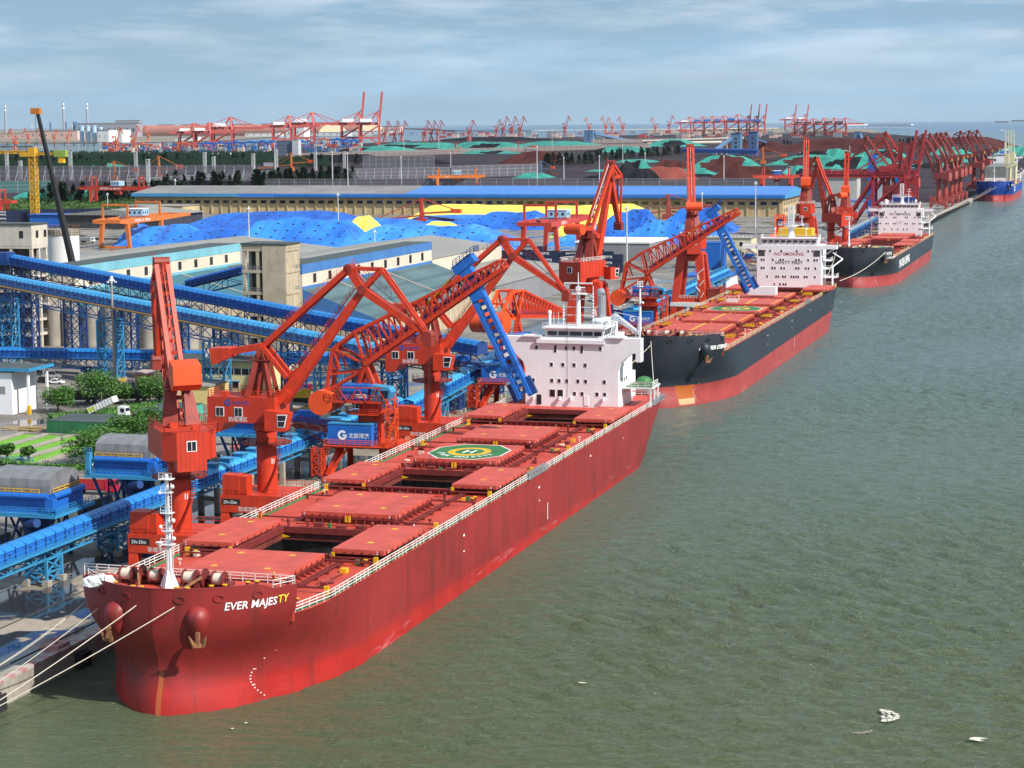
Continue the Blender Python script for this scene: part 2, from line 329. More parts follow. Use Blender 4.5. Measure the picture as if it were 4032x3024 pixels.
def hull_mat(name,up_,lo,zs,slope=0.0,soft=0.25,rust=0.3,patch=None,scuff=(0.6,0.2,0.22)):
    mt=bpy.data.materials.new(name); mt.use_nodes=True; t=mt.node_tree; t.nodes.clear(); n=t.nodes.new; l=t.links.new
    o=n('ShaderNodeOutputMaterial'); b=n('ShaderNodeBsdfPrincipled'); l(b.outputs[0],o.inputs[0]); b.inputs['Roughness'].default_value=0.5
    co=n('ShaderNodeTexCoord'); sp=n('ShaderNodeSeparateXYZ'); l(co.outputs['Object'],sp.inputs[0])
    def nz(scale,sc3=(1,1,1),det=7,ro=0.62):
        m_=n('ShaderNodeMapping'); m_.inputs['Scale'].default_value=sc3; l(co.outputs['Object'],m_.inputs[0])
        z=n('ShaderNodeTexNoise'); z.inputs['Scale'].default_value=scale; z.inputs['Detail'].default_value=det; z.inputs['Roughness'].default_value=ro; l(m_.outputs[0],z.inputs['Vector']); return z.outputs['Fac']
    def mr(s,a,c,d=0,e=1):
        q=n('ShaderNodeMapRange'); q.inputs[1].default_value=a; q.inputs[2].default_value=c; q.inputs[3].default_value=d; q.inputs[4].default_value=e; l(s,q.inputs[0]); return q.outputs[0]
    def ma(op,a,c):
        q=n('ShaderNodeMath'); q.operation=op
        for k,x in enumerate((a,c)):
            if isinstance(x,(int,float)): q.inputs[k].default_value=x
            else: l(x,q.inputs[k])
        return q.outputs[0]
    def mix(f,a,c):
        q=n('ShaderNodeMix'); q.data_type='RGBA'
        if isinstance(f,(int,float)): q.inputs[0].default_value=f
        else: l(f,q.inputs[0])
        for k,x in ((6,a),(7,c)):
            if isinstance(x,tuple): q.inputs[k].default_value=(*x,1)
            else: l(x,q.inputs[k])
        return q.outputs[2]
    line=ma('SUBTRACT',sp.outputs[2],ma('MULTIPLY_ADD',sp.outputs[1],slope)) if False else ma('ADD',sp.outputs[2],ma('MULTIPLY',sp.outputs[1],-slope))
    wob=ma('ADD',line,ma('MULTIPLY',ma('SUBTRACT',nz(0.12),0.5),soft*2))
    f=mr(wob,zs-soft,zs+soft)
    upv=mix(mr(nz(0.09),0.35,0.7),tuple(c*0.80 for c in up_),tuple(min(1,c*1.18) for c in up_))
    lov=mix(mr(nz(0.13),0.35,0.7),tuple(c*0.82 for c in lo),tuple(min(1,c*1.12+0.005) for c in lo))
    c=mix(f,lov,upv)
    # runs of rust and grime down the side, scrapes along the waterline, plate seams
    c=mix(ma('MULTIPLY',mr(nz(0.55,(1,1,0.07)),0.52,0.70),rust),c,(0.07,0.020,0.016)); c=mix(ma('MULTIPLY',mr(nz(1.6,(1,1,0.05),5),0.62,0.72),rust),c,(0.20,0.07,0.03))
    sc_=ma('MULTIPLY',mr(nz(0.35,(0.25,0.25,2.2),9,0.7),0.58,0.66),mr(sp.outputs[2],0.4,2.6,0.75,0.0))
    c=mix(sc_,c,scuff)
    c=mix(ma('MULTIPLY',mr(nz(0.16,(1,0.6,1.4),9,0.72),0.66,0.70),0.35),c,tuple(min(1,x*0.8+0.08) for x in up_))
    for wid,k in ((12.0,0.34),):
        fr=ma('FRACT',ma('DIVIDE',sp.outputs[1],wid),0); c=mix(ma('MULTIPLY',mr(fr,0.0,0.008,1,0),k),c,(0.03,0.01,0.01))
    fz=ma('FRACT',ma('DIVIDE',sp.outputs[2],2.9),0); c=mix(ma('MULTIPLY',mr(fz,0.0,0.025,1,0),0.30),c,(0.03,0.01,0.01))
    if patch:
        for (cy,hy,cz,hz,col,*xr) in patch:
            d=ma('MAXIMUM',ma('DIVIDE',ma('ABSOLUTE',ma('SUBTRACT',sp.outputs[1],cy),0),hy),ma('DIVIDE',ma('ABSOLUTE',ma('SUBTRACT',sp.outputs[2],cz),0),hz))
            if xr: d=ma('MAXIMUM',d,ma('DIVIDE',ma('ABSOLUTE',ma('SUBTRACT',sp.outputs[0],xr[0]),0),xr[1]))
            d=ma('ADD',d,ma('MULTIPLY',ma('SUBTRACT',nz(0.5),0.5),0.5)); c=mix(mr(d,0.95,1.02,0.95,0),c,col)
    l(c,b.inputs['Base Color'])
    bp=n('ShaderNodeBump'); bp.inputs['Strength'].default_value=0.35; bp.inputs['Distance'].default_value=0.25; l(nz(0.22,(1,1,1),3),bp.inputs['Height']); l(bp.outputs[0],b.inputs['Normal'])
    return mt
_WM={}
def window(parent,x,y,z,w=0.55,h=0.75,name='window',back=1):
    """ship window: pale frame round dark glass, on a wall facing -Y"""
    k=(w,h,name)
    if k not in _WM:
        q=MB(); q.bx(-w/2-.14,w/2+.14,-.05,.02,-h/2-.14,h/2+.14); q.m=1; q.bx(-w/2,w/2,-.09,-.0502,-h/2,h/2)
        o=q.build(name,[WFRAME,DARK],parent,loc=None); o.location=(x,y,z); _WM[k]=o.data; return o
    o=bpy.data.objects.new(name,_WM[k]); C.objects.link(o); o.parent=parent; o.location=(x,y,z); return o

def make_ship(name,label,xc,y0,L,D,F,hm,o):
    """bulk carrier, bow at local y=0; x to starboard, z from the water"""
    B=o.get('B',16.1); T=thing(name,label,'ship',(xc,y0,0),o.get('group')); Ls=o.get('Ls',11.5); bul=o.get('bul',0.9); Lb=o.get('Lb',5.5)
    ed=o.get('ed',15.0); ew=o.get('ew',30.0)
    def hb(s,z):
        k=max(0,min(1,(z-1.5)/(F-3.0))); k=k*k*(3-2*k)
        e=ew+(ed-ew)*k; a=1.65+0.5*k; bb=0.60-0.07*k
        s0=1.6*math.exp(-((z-5.5)/3.2)**2)
        t=max(0,min(1,(s-s0)/e)); w_=B*(1-(1-t)**a)**bb
        ka=max(0,min(1,(z-0)/D)); la=34-22*ka; cut=0.95-0.75*ka
        u=(s-(L-la))/la
        if u>0: w_*=1-cut*u**2.3
        return max(w_,0.0)
    def ztop(s,after=False):
        if s<Lb: return F+bul
        if s<Lb+2.0: return F+bul*(1-(s-Lb)/2.0)
        if s<Ls or (s==Ls and not after): return F
        return D
    st=[0,0.35,0.8,1.4,2.2,3.2,4.4,Lb,Lb+1,Lb+2.0,9.5]; st=[x for x in st if x<Ls]+[Ls]
    tail=[Ls+3,Ls+7,Ls+12,Ls+18,Ls+26]+[Ls+26+(L-40-Ls-26)*i/8 for i in range(1,9)]+[L-34,L-28,L-22,L-17,L-12,L-8,L-4,L-1.5,L]
    cols=[(s,False) for s in st]+[(Ls,True)]+[(s,True) for s in tail]
    zl=[-1.5,0,1.2,2.5,4,5.5,7,8.5,10]; zl=[z for z in zl if z<D-0.5]+[D]
    nz=len(zl)+3; hull=MB(); idx={}
    for side in (1,-1):
        for i,(s,af) in enumerate(cols):
            zt=ztop(s,af)
            for j in range(nz):
                z=zl[j] if j<len(zl) else D+(zt-D)*(j-len(zl)+1)/3
                s0=1.6*math.exp(-((z-5.5)/3.2)**2); sv=s if s>8 else s0+s*(8-s0)/8; idx[(side,i,j)]=len(hull.v); hull.v.append((side*hb(sv,z),sv,z))
    for side in (1,-1):
        for i in range(len(cols)-1):
            for j in range(nz-1):
                if j>=len(zl)-1 and ztop(*cols[i])<=D+.01 and ztop(*cols[i+1])<=D+.01: continue
                if cols[i][0]==cols[i+1][0]: continue
                q=(idx[(side,i,j)],idx[(side,i+1,j)],idx[(side,i+1,j+1)],idx[(side,i,j+1)])
                hull.f.append(q if side>0 else q[::-1]); hull.mi.append(0)
    n=len(cols)-1
    for j in range(len(zl)-1):
        hull.f.append((idx[(1,n,j)],idx[(-1,n,j)],idx[(-1,n,j+1)],idx[(1,n,j+1)])); hull.mi.append(0)
    hull.build('hull',hm,T,smooth=True)
    # bulwark thickness strip round the bow
    q=MB()
    for side in (1,-1):
        pr=None
        for s,af in cols[:len(st)]:
            z=ztop(s)
            c=V(side*max(0.05,hb(s,z)-0.15),s+0.12,z+0.02)
            if pr is not None: q.bar(pr,c,0.34,0.10)
            pr=c
    q.build('bulwark_cap',hm,T)
    # forecastle deck, its after wall
    q=MB(); pts=[(hb(s,F)-.05,s+0.05,F-0.02) for s in st]; q.add([(x,y,F-0.02) for x,y,_ in pts]+[(-x,y,F-0.02) for x,y,_ in pts],[(i,i+1,len(pts)+i+1,len(pts)+i) for i in range(len(pts)-1)])
    q.bx(-hb(Ls,D)+.05,hb(Ls,D)-.05,Ls-.3,Ls-0.02,D-1,F-0.03)
    q.build('forecastle_deck',SHIPRED,T)
    # main deck with openings for the open hatches
    hs=o['hatches']; hw=o.get('hw',7.3); q=MB(); ys=[Ls-0.2]
    opn=[(a,b) for a,b,op in hs if op]
    ys=sorted(set([Ls-.2,Ls+3,Ls+7,Ls+12,L-28,L-22,L-17,L-12,L-8,L-4,L]+[y for a,b in opn for y in (a,b)]+[Ls+20+8*i for i in range(int((L-Ls-50)/8))]))
    for a,b in zip(ys[:-1],ys[1:]):
        A,Bb=hb(a,D)-.04,hb(b,D)-.04; inside=any(a>=u-.01 and b<=v+.01 for u,v in opn)
        if inside:
            q.poly([(hw,a,D),(A,a,D),(Bb,b,D),(hw,b,D)]); q.poly([(-A,a,D),(-hw,a,D),(-hw,b,D),(-Bb,b,D)])
        else: q.poly([(-A,a,D),(A,a,D),(Bb,b,D),(-Bb,b,D)])
    q.build('main_deck',SHIPRED,T)
    # hatches
    ch=o.get('ch',0.95); ct=o.get('ct',0.75)
    for k,(a,b,op) in enumerate(hs):
        q=MB(); z1=D+ch
        for x0,x1,y0_,y1_ in ((-hw,hw,a,a+.35),(-hw,hw,b-.35,b),(-hw,-hw+.35,a+.35,b-.35),(hw-.35,hw,a+.35,b-.35)): q.bx(x0,x1,y0_,y1_,D+.002,z1)
        q.bx(-hw-.35,hw+.35,a-.35,a-.002,z1-.22,z1); q.bx(hw+.002,hw+.4,a,b,z1-.22,z1); q.bx(-hw-.4,-hw-.002,a,b,z1-.22,z1)
        for i in range(9):
            yy=a+.6+(b-a-1.2)*i/8
            for sd in (1,-1): q.ext([(sd*(hw+.003),yy-.06,z1-.25),(sd*(hw+1.0),yy-.06,D+.01),(sd*(hw+.003),yy-.06,D+.01)],(0,.12,0))
        for i in range(11):
            xx=-hw+.5+(2*hw-1)*i/10; q.ext([(xx-.05,a-.36,z1-.25),(xx-.05,a-.8,D+.01),(xx-.05,a-.36,D+.01)],(.1,0,0))
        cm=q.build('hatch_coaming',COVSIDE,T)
        # rails the panels roll out on
        q=MB()
        for yy in (a-.9,b+.55):
            for sd in (1,-1):
                q.cut(); q.bx(min(sd*hw,sd*(hw+7.2)),max(sd*hw,sd*(hw+7.2)),yy,yy+.3,z1-.35,z1-.12)
                for xx in (hw+2.2,hw+6.9): q.bx(sd*xx-.18,sd*xx+.18,yy+.02,yy+.28,D+.003,z1-.352)
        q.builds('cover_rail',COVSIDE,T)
        q=MB()
        for sd in (1,-1): q.cut(); q.bx(sd*(hw+6.95)-.3,sd*(hw+6.95)+.3,a-1.0,a-.55,z1-.9,z1+.05)
        q.builds('rail_end',YEL,T)
        if op:
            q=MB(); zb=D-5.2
            for zu,zd,mi_ in ((D,D-1.1,0),(D-1.1,zb,1)):  # walls below the top strip are plain black like the cargo
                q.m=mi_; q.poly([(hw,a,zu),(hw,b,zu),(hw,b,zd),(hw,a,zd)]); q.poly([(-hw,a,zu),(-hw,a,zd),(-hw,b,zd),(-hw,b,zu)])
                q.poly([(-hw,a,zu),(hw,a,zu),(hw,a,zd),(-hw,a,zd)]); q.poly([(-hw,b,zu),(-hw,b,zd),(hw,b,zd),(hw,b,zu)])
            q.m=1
            n_=14; hg={}
            for i in range(n_+1):
                for j in range(n_+1):
                    x=-hw+2*hw*i/n_; y=a+(b-a)*j/n_; hg[(i,j)]=len(q.v); q.v.append((x,y,zb+3.1-1.6*((x/hw)**2)+rnd.uniform(-.15,.15)))
            for i in range(n_):
                for j in range(n_): q.f.append((hg[(i,j)],hg[(i+1,j)],hg[(i+1,j+1)],hg[(i,j+1)])); q.mi.append(1)
            hd=q.build('cargo_hold',[HOLD,COALBLK],T)
            q=MB(); q.ext([(-hw+.1,b-.4,z1-1.2),(-hw+1.3,b-.4,z1-1.5),(-hw+.1,b-.4,z1-1.75)],(0,-.12,0)); q.build('coaming_bracket',YEL,cm)
            q=MB()
            for i in range(26): x=-hw+.8+(2*hw-1.6)*i/25; q.bx(x-.07,x+.07,b-.41,b-.362,z1-1.55,z1-1.4)
            q.build('bolt_row',BLACKP,cm)
        for sd in (-1,1):
            sh=sd*(hw+.25) if op else 0
            x0,x1=(0.04,hw+.35) if sd>0 else (-hw-.35,-0.04); x0+=sh; x1+=sh; zc=z1+.02+(0.12 if op else 0)
            if o.get('mark')==k: cmat=COVER
            q=MB(); q.bx(x0,x1,a-.25,b+.25,zc+.12,zc+ct); q.m=1; q.bx(x0+.02,x1-.02,a-.23,b+.23,zc,zc+.118)
            for i in range(6):
                xx=x0+.6+(x1-x0-1.2)*i/5; q.bx(xx-.1,xx+.1,a-.33,a-.252,zc+.05,zc+.4)
            for i in range(8):
                yy=a+.8+(b-a-1.6)*i/7; q.bx(x1+.002,x1+.1,yy-.12,yy+.12,zc+.05,zc+.45)
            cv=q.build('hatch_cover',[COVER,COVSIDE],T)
            q=MB()
            for px_,py_ in ((.5,.28),(.5,.86)):
                cx,cy=x0+(x1-x0)*px_,a+(b-a)*py_
                q.cut(); q.poly([(cx+.55*math.cos(t*PI/5),cy+.5*math.sin(t*PI/5),zc+ct+.012) for t in range(10)])
            if not o.get('mark')==k: q.builds('yellow_spot',YEL,cv)
            q=MB(); xx=x0+.15 if sd>0 else x1-.15
            q.bx(xx-.25,xx+.25,a-.55,a-.335,zc-.65,zc+.25); q.build('cleat',YEL,cv)
            q=MB(); s_=str(k+1)
            q.txt(s_,(x1-1.1 if sd>0 else x0+.4,a-.36,zc+.16),(1,0,0),(0,0,1),.5)
            q.cut(); q.txt(s_,(x1+.12,a+1.2,zc+.12),(0,1,0),(0,0,1),.5)
            q.builds('hatch_number',LETW,cv)
        if o.get('mark')==k:
            q=MB(); cx,cy=0,(a+b)/2; zt_=z1+.02+ct+.012; rx,ry=hw*0.94,(b-a)*.47
            def el(r0,r1,dz,n=32,oct_=False):
                for i in range(n):
                    t,u=2*PI*i/n,2*PI*(i+1)/n
                    q.poly([(cx+rx*r*math.cos(g),cy+ry*r*math.sin(g),zt_+dz) for r,g in ((r0,t),(r1,t),(r1,u),(r0,u))])
            def octa(r,dz): q.poly([(cx+rx*x*r,cy+ry*y*r,zt_+dz) for x,y in ((1,-.42),(1,.42),(.5,1),(-.5,1),(-1,.42),(-1,-.42),(-.5,-1),(.5,-1))])
            q.m=0; octa(1.0,0); q.m=1; octa(.965,.008); q.m=2; el(.38,.56,.016)
            q.m=0
            for X in (-.75,.75): q.bx(cx+X-.16,cx+X+.16,cy-1.9,cy+1.9,zt_+.016,zt_+.03)
            q.bx(cx-.59,cx+.59,cy-.16,cy+.16,zt_+.016,zt_+.028)
            if o.get('marktext'):
                tx=o['marktext']; nch=len(tx)
                for i,chh in enumerate(tx):
                    if chh==' ': continue
                    an=R(205+ (130)*i/(nch-1)) ; r=.74
                    p=V(cx+rx*r*math.cos(an),cy+ry*r*math.sin(an),zt_+.02); uy=V(-math.cos(an),-math.sin(an),0); ux=V(-math.sin(an),math.cos(an),0)
                    # letters read from the stern, feet outwards
                    q.txt(chh,p-ux*.45-uy*.5,ux,uy,1.15,off=.02)
            q.build('landing_mark',[LETW,GRN,YEL],T)
    # deck between hatches: vents, pipes, crossing walkways
    q=MB()
    for (a,b,_),(c,d,_2) in zip(hs[:-1],hs[1:]):
        m_=(b+c)/2
        for xx in (-3.2,0.4,3.6): q.bx(xx-.7,xx+.7,m_-.5,m_+.5,D+.003,D+rnd.uniform(.5,1.0))
        q.bar((-hw,m_+.9,D+.35),(hw,m_+.9,D+.35),.12)
        for xx in (-hw-.8,-5,5.4,hw+.6): q.tube((xx,m_,D),(xx,m_,D+1.0),.22,8); q.ball((xx,m_,D+1.05),.32,8)
    for xx in (hw+1.9,hw+2.3,hw+2.7): q.bar((xx,hs[0][0]+1,D+.45),(xx,hs[-1][1]-2,D+.45),.13)
    for i in range(int((hs[-1][1]-hs[0][0])/4)): q.bx(hw+1.6,hw+3.0,hs[0][0]+2+4*i,hs[0][0]+2.15+4*i,D+.003,D+.35)
    q.build('deck_pipes',MACH,T)
    q=MB(); r9=random.Random(int(L)); 
    for i in range(46):
        yy=hs[0][0]+(hs[-1][1]-hs[0][0])*r9.random(); sd=r9.choice((-1,1)); xx=sd*r9.uniform(hw+3.6,hw+6.2 if B-hw>8 else hw+4.8); q.cut(); k=r9.randrange(4)
        if k==0: q.box((xx,yy,D+.3),(r9.uniform(.4,1.1),r9.uniform(.4,1.4),.6))
        elif k==1: q.tube((xx,yy,D),(xx,yy,D+.8),.12,6); q.tube((xx-.25,yy,D+.8),(xx+.25,yy,D+.8),.16,6)
        elif k==2: q.lathe([(.55,.02),(.6,.2),(.3,.25)],(xx,yy,D),10)
        else: q.bar((xx,yy,D+.2),(xx+r9.uniform(-.5,.5),yy+r9.uniform(1.5,4),D+.2),.14)
    for i,o_ in enumerate(q.builds('deck_fitting',MACH,T)):
        if i%5==0: o_.data.materials[0]=ROPE
        elif i%7==0: o_.data.materials[0]=YEL
    q=MB()
    for (a,b,_),(c,d,_2) in zip(hs[:-1],hs[1:]):
        m_=(b+c)/2
        for xx in (-1.5,hw+4.6): q.cut(); q.bx(xx-.25,xx+.25,m_-.2,m_+.3,D+.003,D+.75)
    q.builds('ventilator',GRN,T)
    # green walkway stripe and yellow rings inside the rail
    q=MB(); ss=[Ls+1+ (L-30-Ls)*i/24 for i in range(25)]
    for sd in (1,-1):
        q.cut()
        for a,b in zip(ss[:-1],ss[1:]):
            A,Bb=hb(a,D),hb(b,D); w1,w0=.35,1.25
            pl=[(sd*(A-w0),a,D+.006),(sd*(A-w1),a,D+.006),(sd*(Bb-w1),b,D+.006),(sd*(Bb-w0),b,D+.006)]; q.poly(pl if sd>0 else pl[::-1])
    q.builds('walkway_stripe',o.get('stripe',GRN),T)
    # rails
    q=MB()
    for sd in (1,-1):
        pts=[(sd*(hb(s,D)-.2),s,D) for s in [Ls+.3]+ss[1:]+[L-22,L-16,L-11,L-7,L-4,L-.4]]
        q.rail(pts,1.15,1.55,.085,3)
    q.rail([(-hb(L,D)+.2,L-.4,D),(hb(L,D)-.2,L-.4,D)],1.15,1.5,.085)
    q.build('railing',o.get('rail',WRAIL),T)
    q=MB(); q.rail([(-hb(Ls,F)+.4,Ls-.3,F),(hb(Ls,F)-.4,Ls-.3,F)],1.15,1.7,.08,3)
    for sd in (1,-1): q.rail([(sd*(hb(s,F)-.25),s,F) for s in [x for x in st if x>=Lb+1.9]],1.1,1.5,.07,2)
    if o.get('bowrail',True): q.rail([(-(hb(s,F+bul)-.3),s,F+bul) for s in st if s<=Lb and s>1],0.75,1.6,.07,2)
    q.build('forecastle_railing',WRAIL,T)
    # winches with rope drums
    for sd in (-1,1):
        wx,wy=sd*4.3,6.2
        q=MB(); q.box((wx,wy+.9,F+.35),(6.6,1.8,.35)); q.tube((wx-3.4,wy,F+1.15),(wx+3.4,wy,F+1.15),.16,8)
        for dx in (-2.7,-1.1,0.1,1.3,2.7): q.tube((wx+dx-.09,wy,F+1.15),(wx+dx+.09,wy,F+1.15),1.0 if dx!=0.1 else 1.25,14)
        q.box((wx+.7,wy+.9,F+.9),(.9,1.1,1.0)); q.box((wx-.5,wy-.9,F+.4),(.7,.9,.6))
        wl=q.build('windlass',MACH,T)
        q=MB()
        for a_,b_ in ((-2.6,-1.2),(1.4,2.6)): q.cut(); q.tube((wx+a_,wy,F+1.15),(wx+b_,wy,F+1.15),.72,14)
        q.builds('rope_drum',ROPE,wl,smooth=True)
        q=MB(); q.bar((wx+.1,wy-1.1,F+1.5),(wx*.62,wy-3.9,F+.25),.28); q.build('anchor_chain',RUST,wl)
    for bxx,by in ((-7.8,3.6),(-6.6,3.5),(2.2,2.6),(3.6,2.7),(6.0,4.5),(7.4,5.4),(-3.4,2.0),(-2.2,1.9),(9.5,7.6),(10.4,8.4)):
        q=MB(); q.tube((0,0,0),(0,0,.62),.27,8); q.m=1; q.tube((0,0,.622),(0,0,.72),.36,8); ob=q.build('bollard',[MACH,YEL],T); ob.location=(bxx,by,F)
    for by in [Ls+3.5,Ls+5]+[(h0[1]+h1[0])/2+e for h0,h1 in zip(hs[:-1],hs[1:]) for e in (-.7,.7)][::1]:
        for sd in (1,-1):
            ob=bpy.data.objects.new('bollard',ob.data); C.objects.link(ob); ob.parent=T; ob.location=(sd*(hb(by,D)-3.2),by,D)
    # hawse, fairleads
    q=MB()
    for an in ((5.0,3.1),(8.5,4.6),(-5.0,3.1)):
        pass
    for s_,sd in ((0.5,1),(2.4,1),(5.6,1),(0.5,-1),(2.4,-1)):
        z=F-.35; x=sd*(hb(s_,z)+.02); nrm=V(hb(s_,z)-hb(s_-.4,z),-.4,0)
        nrm=V(sd*.4,-(hb(s_+.2,z)-hb(s_-.2,z)),0).normalized(); tn=V(-nrm.y,nrm.x,0); q.cut()
        for i in range(12):
            t,u=2*PI*i/12,2*PI*(i+1)/12; q.bar(V(x,s_,z)+tn*.62*math.cos(t)+V(0,0,.42*math.sin(t)),V(x,s_,z)+tn*.62*math.cos(u)+V(0,0,.42*math.sin(u)),.22)
    q.builds('fairlead',hm,T)
    # anchors in bell-shaped pockets
    for sd in (1,-1):
        s_=o.get('anc',3.4); z=F-o.get('ancz',2.6); x=hb(s_,z); nrm=V(sd*.4,-(hb(s_+.2,z)-hb(s_-.2,z)),0).normalized(); c=V(sd*x,s_,z)
        q=MB(); tn=V(-nrm.y,nrm.x,0); k=o.get('ancs',1.0); n_=16
        prof=[(-2.6,.05,.0),(-2.2,.45,.3),(-1.6,.8,.75),(-.8,1.15,1.15),(0,1.35,1.4),(.7,1.3,1.3),(1.25,.95,.85),(1.6,.3,.1)]
        v=[];f=[]
        for zz,rr,out in prof:
            for i in range(n_+1):
                t=PI*i/n_; v.append(c+V(0,0,zz*k)+tn*(rr*math.cos(t)*k)+nrm*((out*math.sin(t)-.25)*k))
        for j in range(len(prof)-1):
            for i in range(n_): a_=j*(n_+1)+i; f.append((a_,a_+1,a_+n_+2,a_+n_+1))
        q.add(v,f); q.build('anchor_bell',hm,T,smooth=True)
        q=MB(); p0=c+nrm*(.9*k)+V(0,0,-1.2*k); q.bar(p0,p0+V(0,0,-1.3*k)+nrm*.2,.4*k); p1=p0+V(0,0,-1.45*k)+nrm*.2
        q.bar(p1-tn*.6*k,p1+tn*.6*k,.45*k)
        for e in (-1,1): q.bar(p1+tn*e*.5*k,p1+tn*e*.95*k+nrm*.45*k+V(0,0,1.15*k),.4*k,.5*k,.12,.12)
        q.build('anchor',RUST,T)
    # foremast
    fx,fy=o.get('fm',(0,4.9)); fh=o.get('fmh',14.0)
    q=MB(); q.tube((fx,fy,F),(fx,fy,F+fh),.42,10,.22); q.lathe([(1.35,0),(.45,2.2)],(fx,fy,F),4)
    if o.get('fmstyle',0)==0:
        for zz,ln in ((.96,1.7),(.84,1.3),(.66,1.5),(.5,1.3),(.38,1.6)):
            q.box((fx,fy,F+fh*zz),(ln,ln*.7,.1)); q.rail([(fx-ln/2,fy-.4,F+fh*zz),(fx+ln/2,fy-.4,F+fh*zz)],.8,.6,.05,2)
        for zz in (.9,.6,.44): q.ball((fx+.95,fy-.4,F+fh*zz),.28,8); q.ball((fx-.8,fy-.4,F+fh*(zz-.06)),.24,8)
        q.lathe([(.12,0),(.5,.7)],(fx-.8,fy-.8,F+fh*.36),10)
        for i in range(28): q.bar((fx+.35,fy-.35,F+1+i*.42),(fx+.75,fy-.35,F+1+i*.42),.05)
        for dx in (.35,.75): q.bar((fx+dx,fy-.35,F+1),(fx+dx,fy-.35,F+fh-1),.06)
    else:
        q.box((fx,fy,F+fh*.98),(1.5,1.5,.12)); q.rail([(fx-.7,fy-.7,F+fh),(fx+.7,fy-.7,F+fh),(fx+.7,fy+.7,F+fh),(fx-.7,fy+.7,F+fh),(fx-.7,fy-.7,F+fh)],1.0,.7,.09,2)
        q.box((fx-1.1,fy,F+fh*.7),(1.5,1,.1)); q.rail([(fx-1.8,fy-.5,F+fh*.7),(fx-.4,fy-.5,F+fh*.7)],.9,.5,.07,2); q.ball((fx+.8,fy-.4,F+fh*.66),.35,8)
    q.build('foremast',WHITE,T)
    # white sheet over stores on the forecastle
    if o.get('sheet'):
        q=MB(); q.ball((-9.0,3.9,F+.45),2.0,14,.42)
        q.v=[(x+rnd.uniform(-.2,.2),y+rnd.uniform(-.2,.2),max(F+.02,z+rnd.uniform(-.22,.22))) for x,y,z in q.v]; q.build('white_sheet',TARPW,T)
    # accommodation ladders stowed along the side
    for s0_ in o.get('ladders',()):
        x=hb(s0_,D); q=MB(); q.lat((x-.1,s0_,D+.75),(x-.1,s0_+o.get('ladl',11.5),D+.75),.7,1.0,14,.1,.06); q.build('boarding_ladder',GREY,T)
    # draught figures and load marks
    q=MB()
    if o.get('marks',True):
        for z in [0.6+.4*i for i in range(15)]:
            s_=10.5-2.2*math.sin(z/6*PI)*1.0; x=hb(s_,z)+.03; tn=V(hb(s_+.3,z)-hb(s_-.3,z),.6,0).normalized()
            h_=.12; q.poly([V(x,s_,z),V(x,s_,z)+tn*(.22 if int(z/.4)%5 else .5),V(x,s_,z+h_)+tn*(.22 if int(z/.4)%5 else .5),V(x,s_,z+h_)])
        for s_,z,w_,h_ in ((L*.33,D-2.6,.8,.35),(L*.33,D-5.0,.6,.22),(L*.52,D-2.4,.8,.35),(L*.52+.2,D-4.7,.6,.22),(L*.545,2.4,.3,3.0),(L*.68,D-2.5,.8,.35),(L*.8,D-3,.6,.25)):
            x=hb(s_,z)+.03; q.cut(); q.poly([(x,s_,z),(x,s_+w_,z),(x,s_+w_,z+h_),(x,s_,z+h_)])
        q.builds('load_marks',LETW,T)
    # name on the bow
    def onhull(s0_,z0_,slant=0.0):
        # arc length along the hull at height z0
        tab=[(s0_,0.0)]; s=s0_; acc=0
        while acc<40:
            d=math.hypot(hb(s+.25,z0_)-hb(s,z0_),.25); acc+=d; s+=.25; tab.append((s,acc))
        def f(a_,b_):
            a_=a_+b_*slant; k_=0
            if a_<=0: s=s0_+a_*.5
            else:
                while k_<len(tab)-2 and tab[k_+1][1]<a_: k_+=1
                s=tab[k_][0]+(a_-tab[k_][1])/(tab[k_+1][1]-tab[k_][1])*.25
            z=z0_+b_; s=max(.1,s); nrm=V(.4,-(hb(s+.2,z)-hb(s-.2,z)),0).normalized()
            return V(hb(s,z),s,z)+nrm*.06
        return f
    for (st_,s0_,z0_,h_,m_,slant,off) in o.get('names',()):
        q=MB()
        for ch_i in (0,): q.txt(st_,None,None,None,h_,off,mapf=onhull(s0_,z0_,slant))
        q.build('ship_name',m_,T)
    return T,hb

def mast_tree(q,x,y,z,h,wd):
    q.tube((x,y,z),(x,y,z+h*.62),.55,10,.42); q.tube((x,y,z+h*.62),(x,y,z+h),.16,8,.08)
    q.box((x,y,z+h*.6),(wd*.55,2.2,.18)); q.rail([(x-wd*.27,y-1.1,z+h*.6),(x+wd*.27,y-1.1,z+h*.6)],1.0,.8,.06,3)
    q.box((x,y,z+h*.80),(wd*.95,.25,.28)); q.box((x+.5,y,z+h*.72),(2.0,.2,.25)); q.box((x,y,z+h*.70),(.9,.9,.9))
    for sd in (-1,1):
        q.bar((x+sd*wd*.5,y,z),(x+sd*wd*.5,y,z+h*.75),.14); 
        for k in range(3): q.bar((x,y,z+h*(.2+.15*k)),(x+sd*wd*.5,y,z+h*(.2+.15*k)),.09)
        for k in range(9): q.box((x+sd*wd*.5,y,z+h*(.12+.06*k)),(.3,.3,.3))

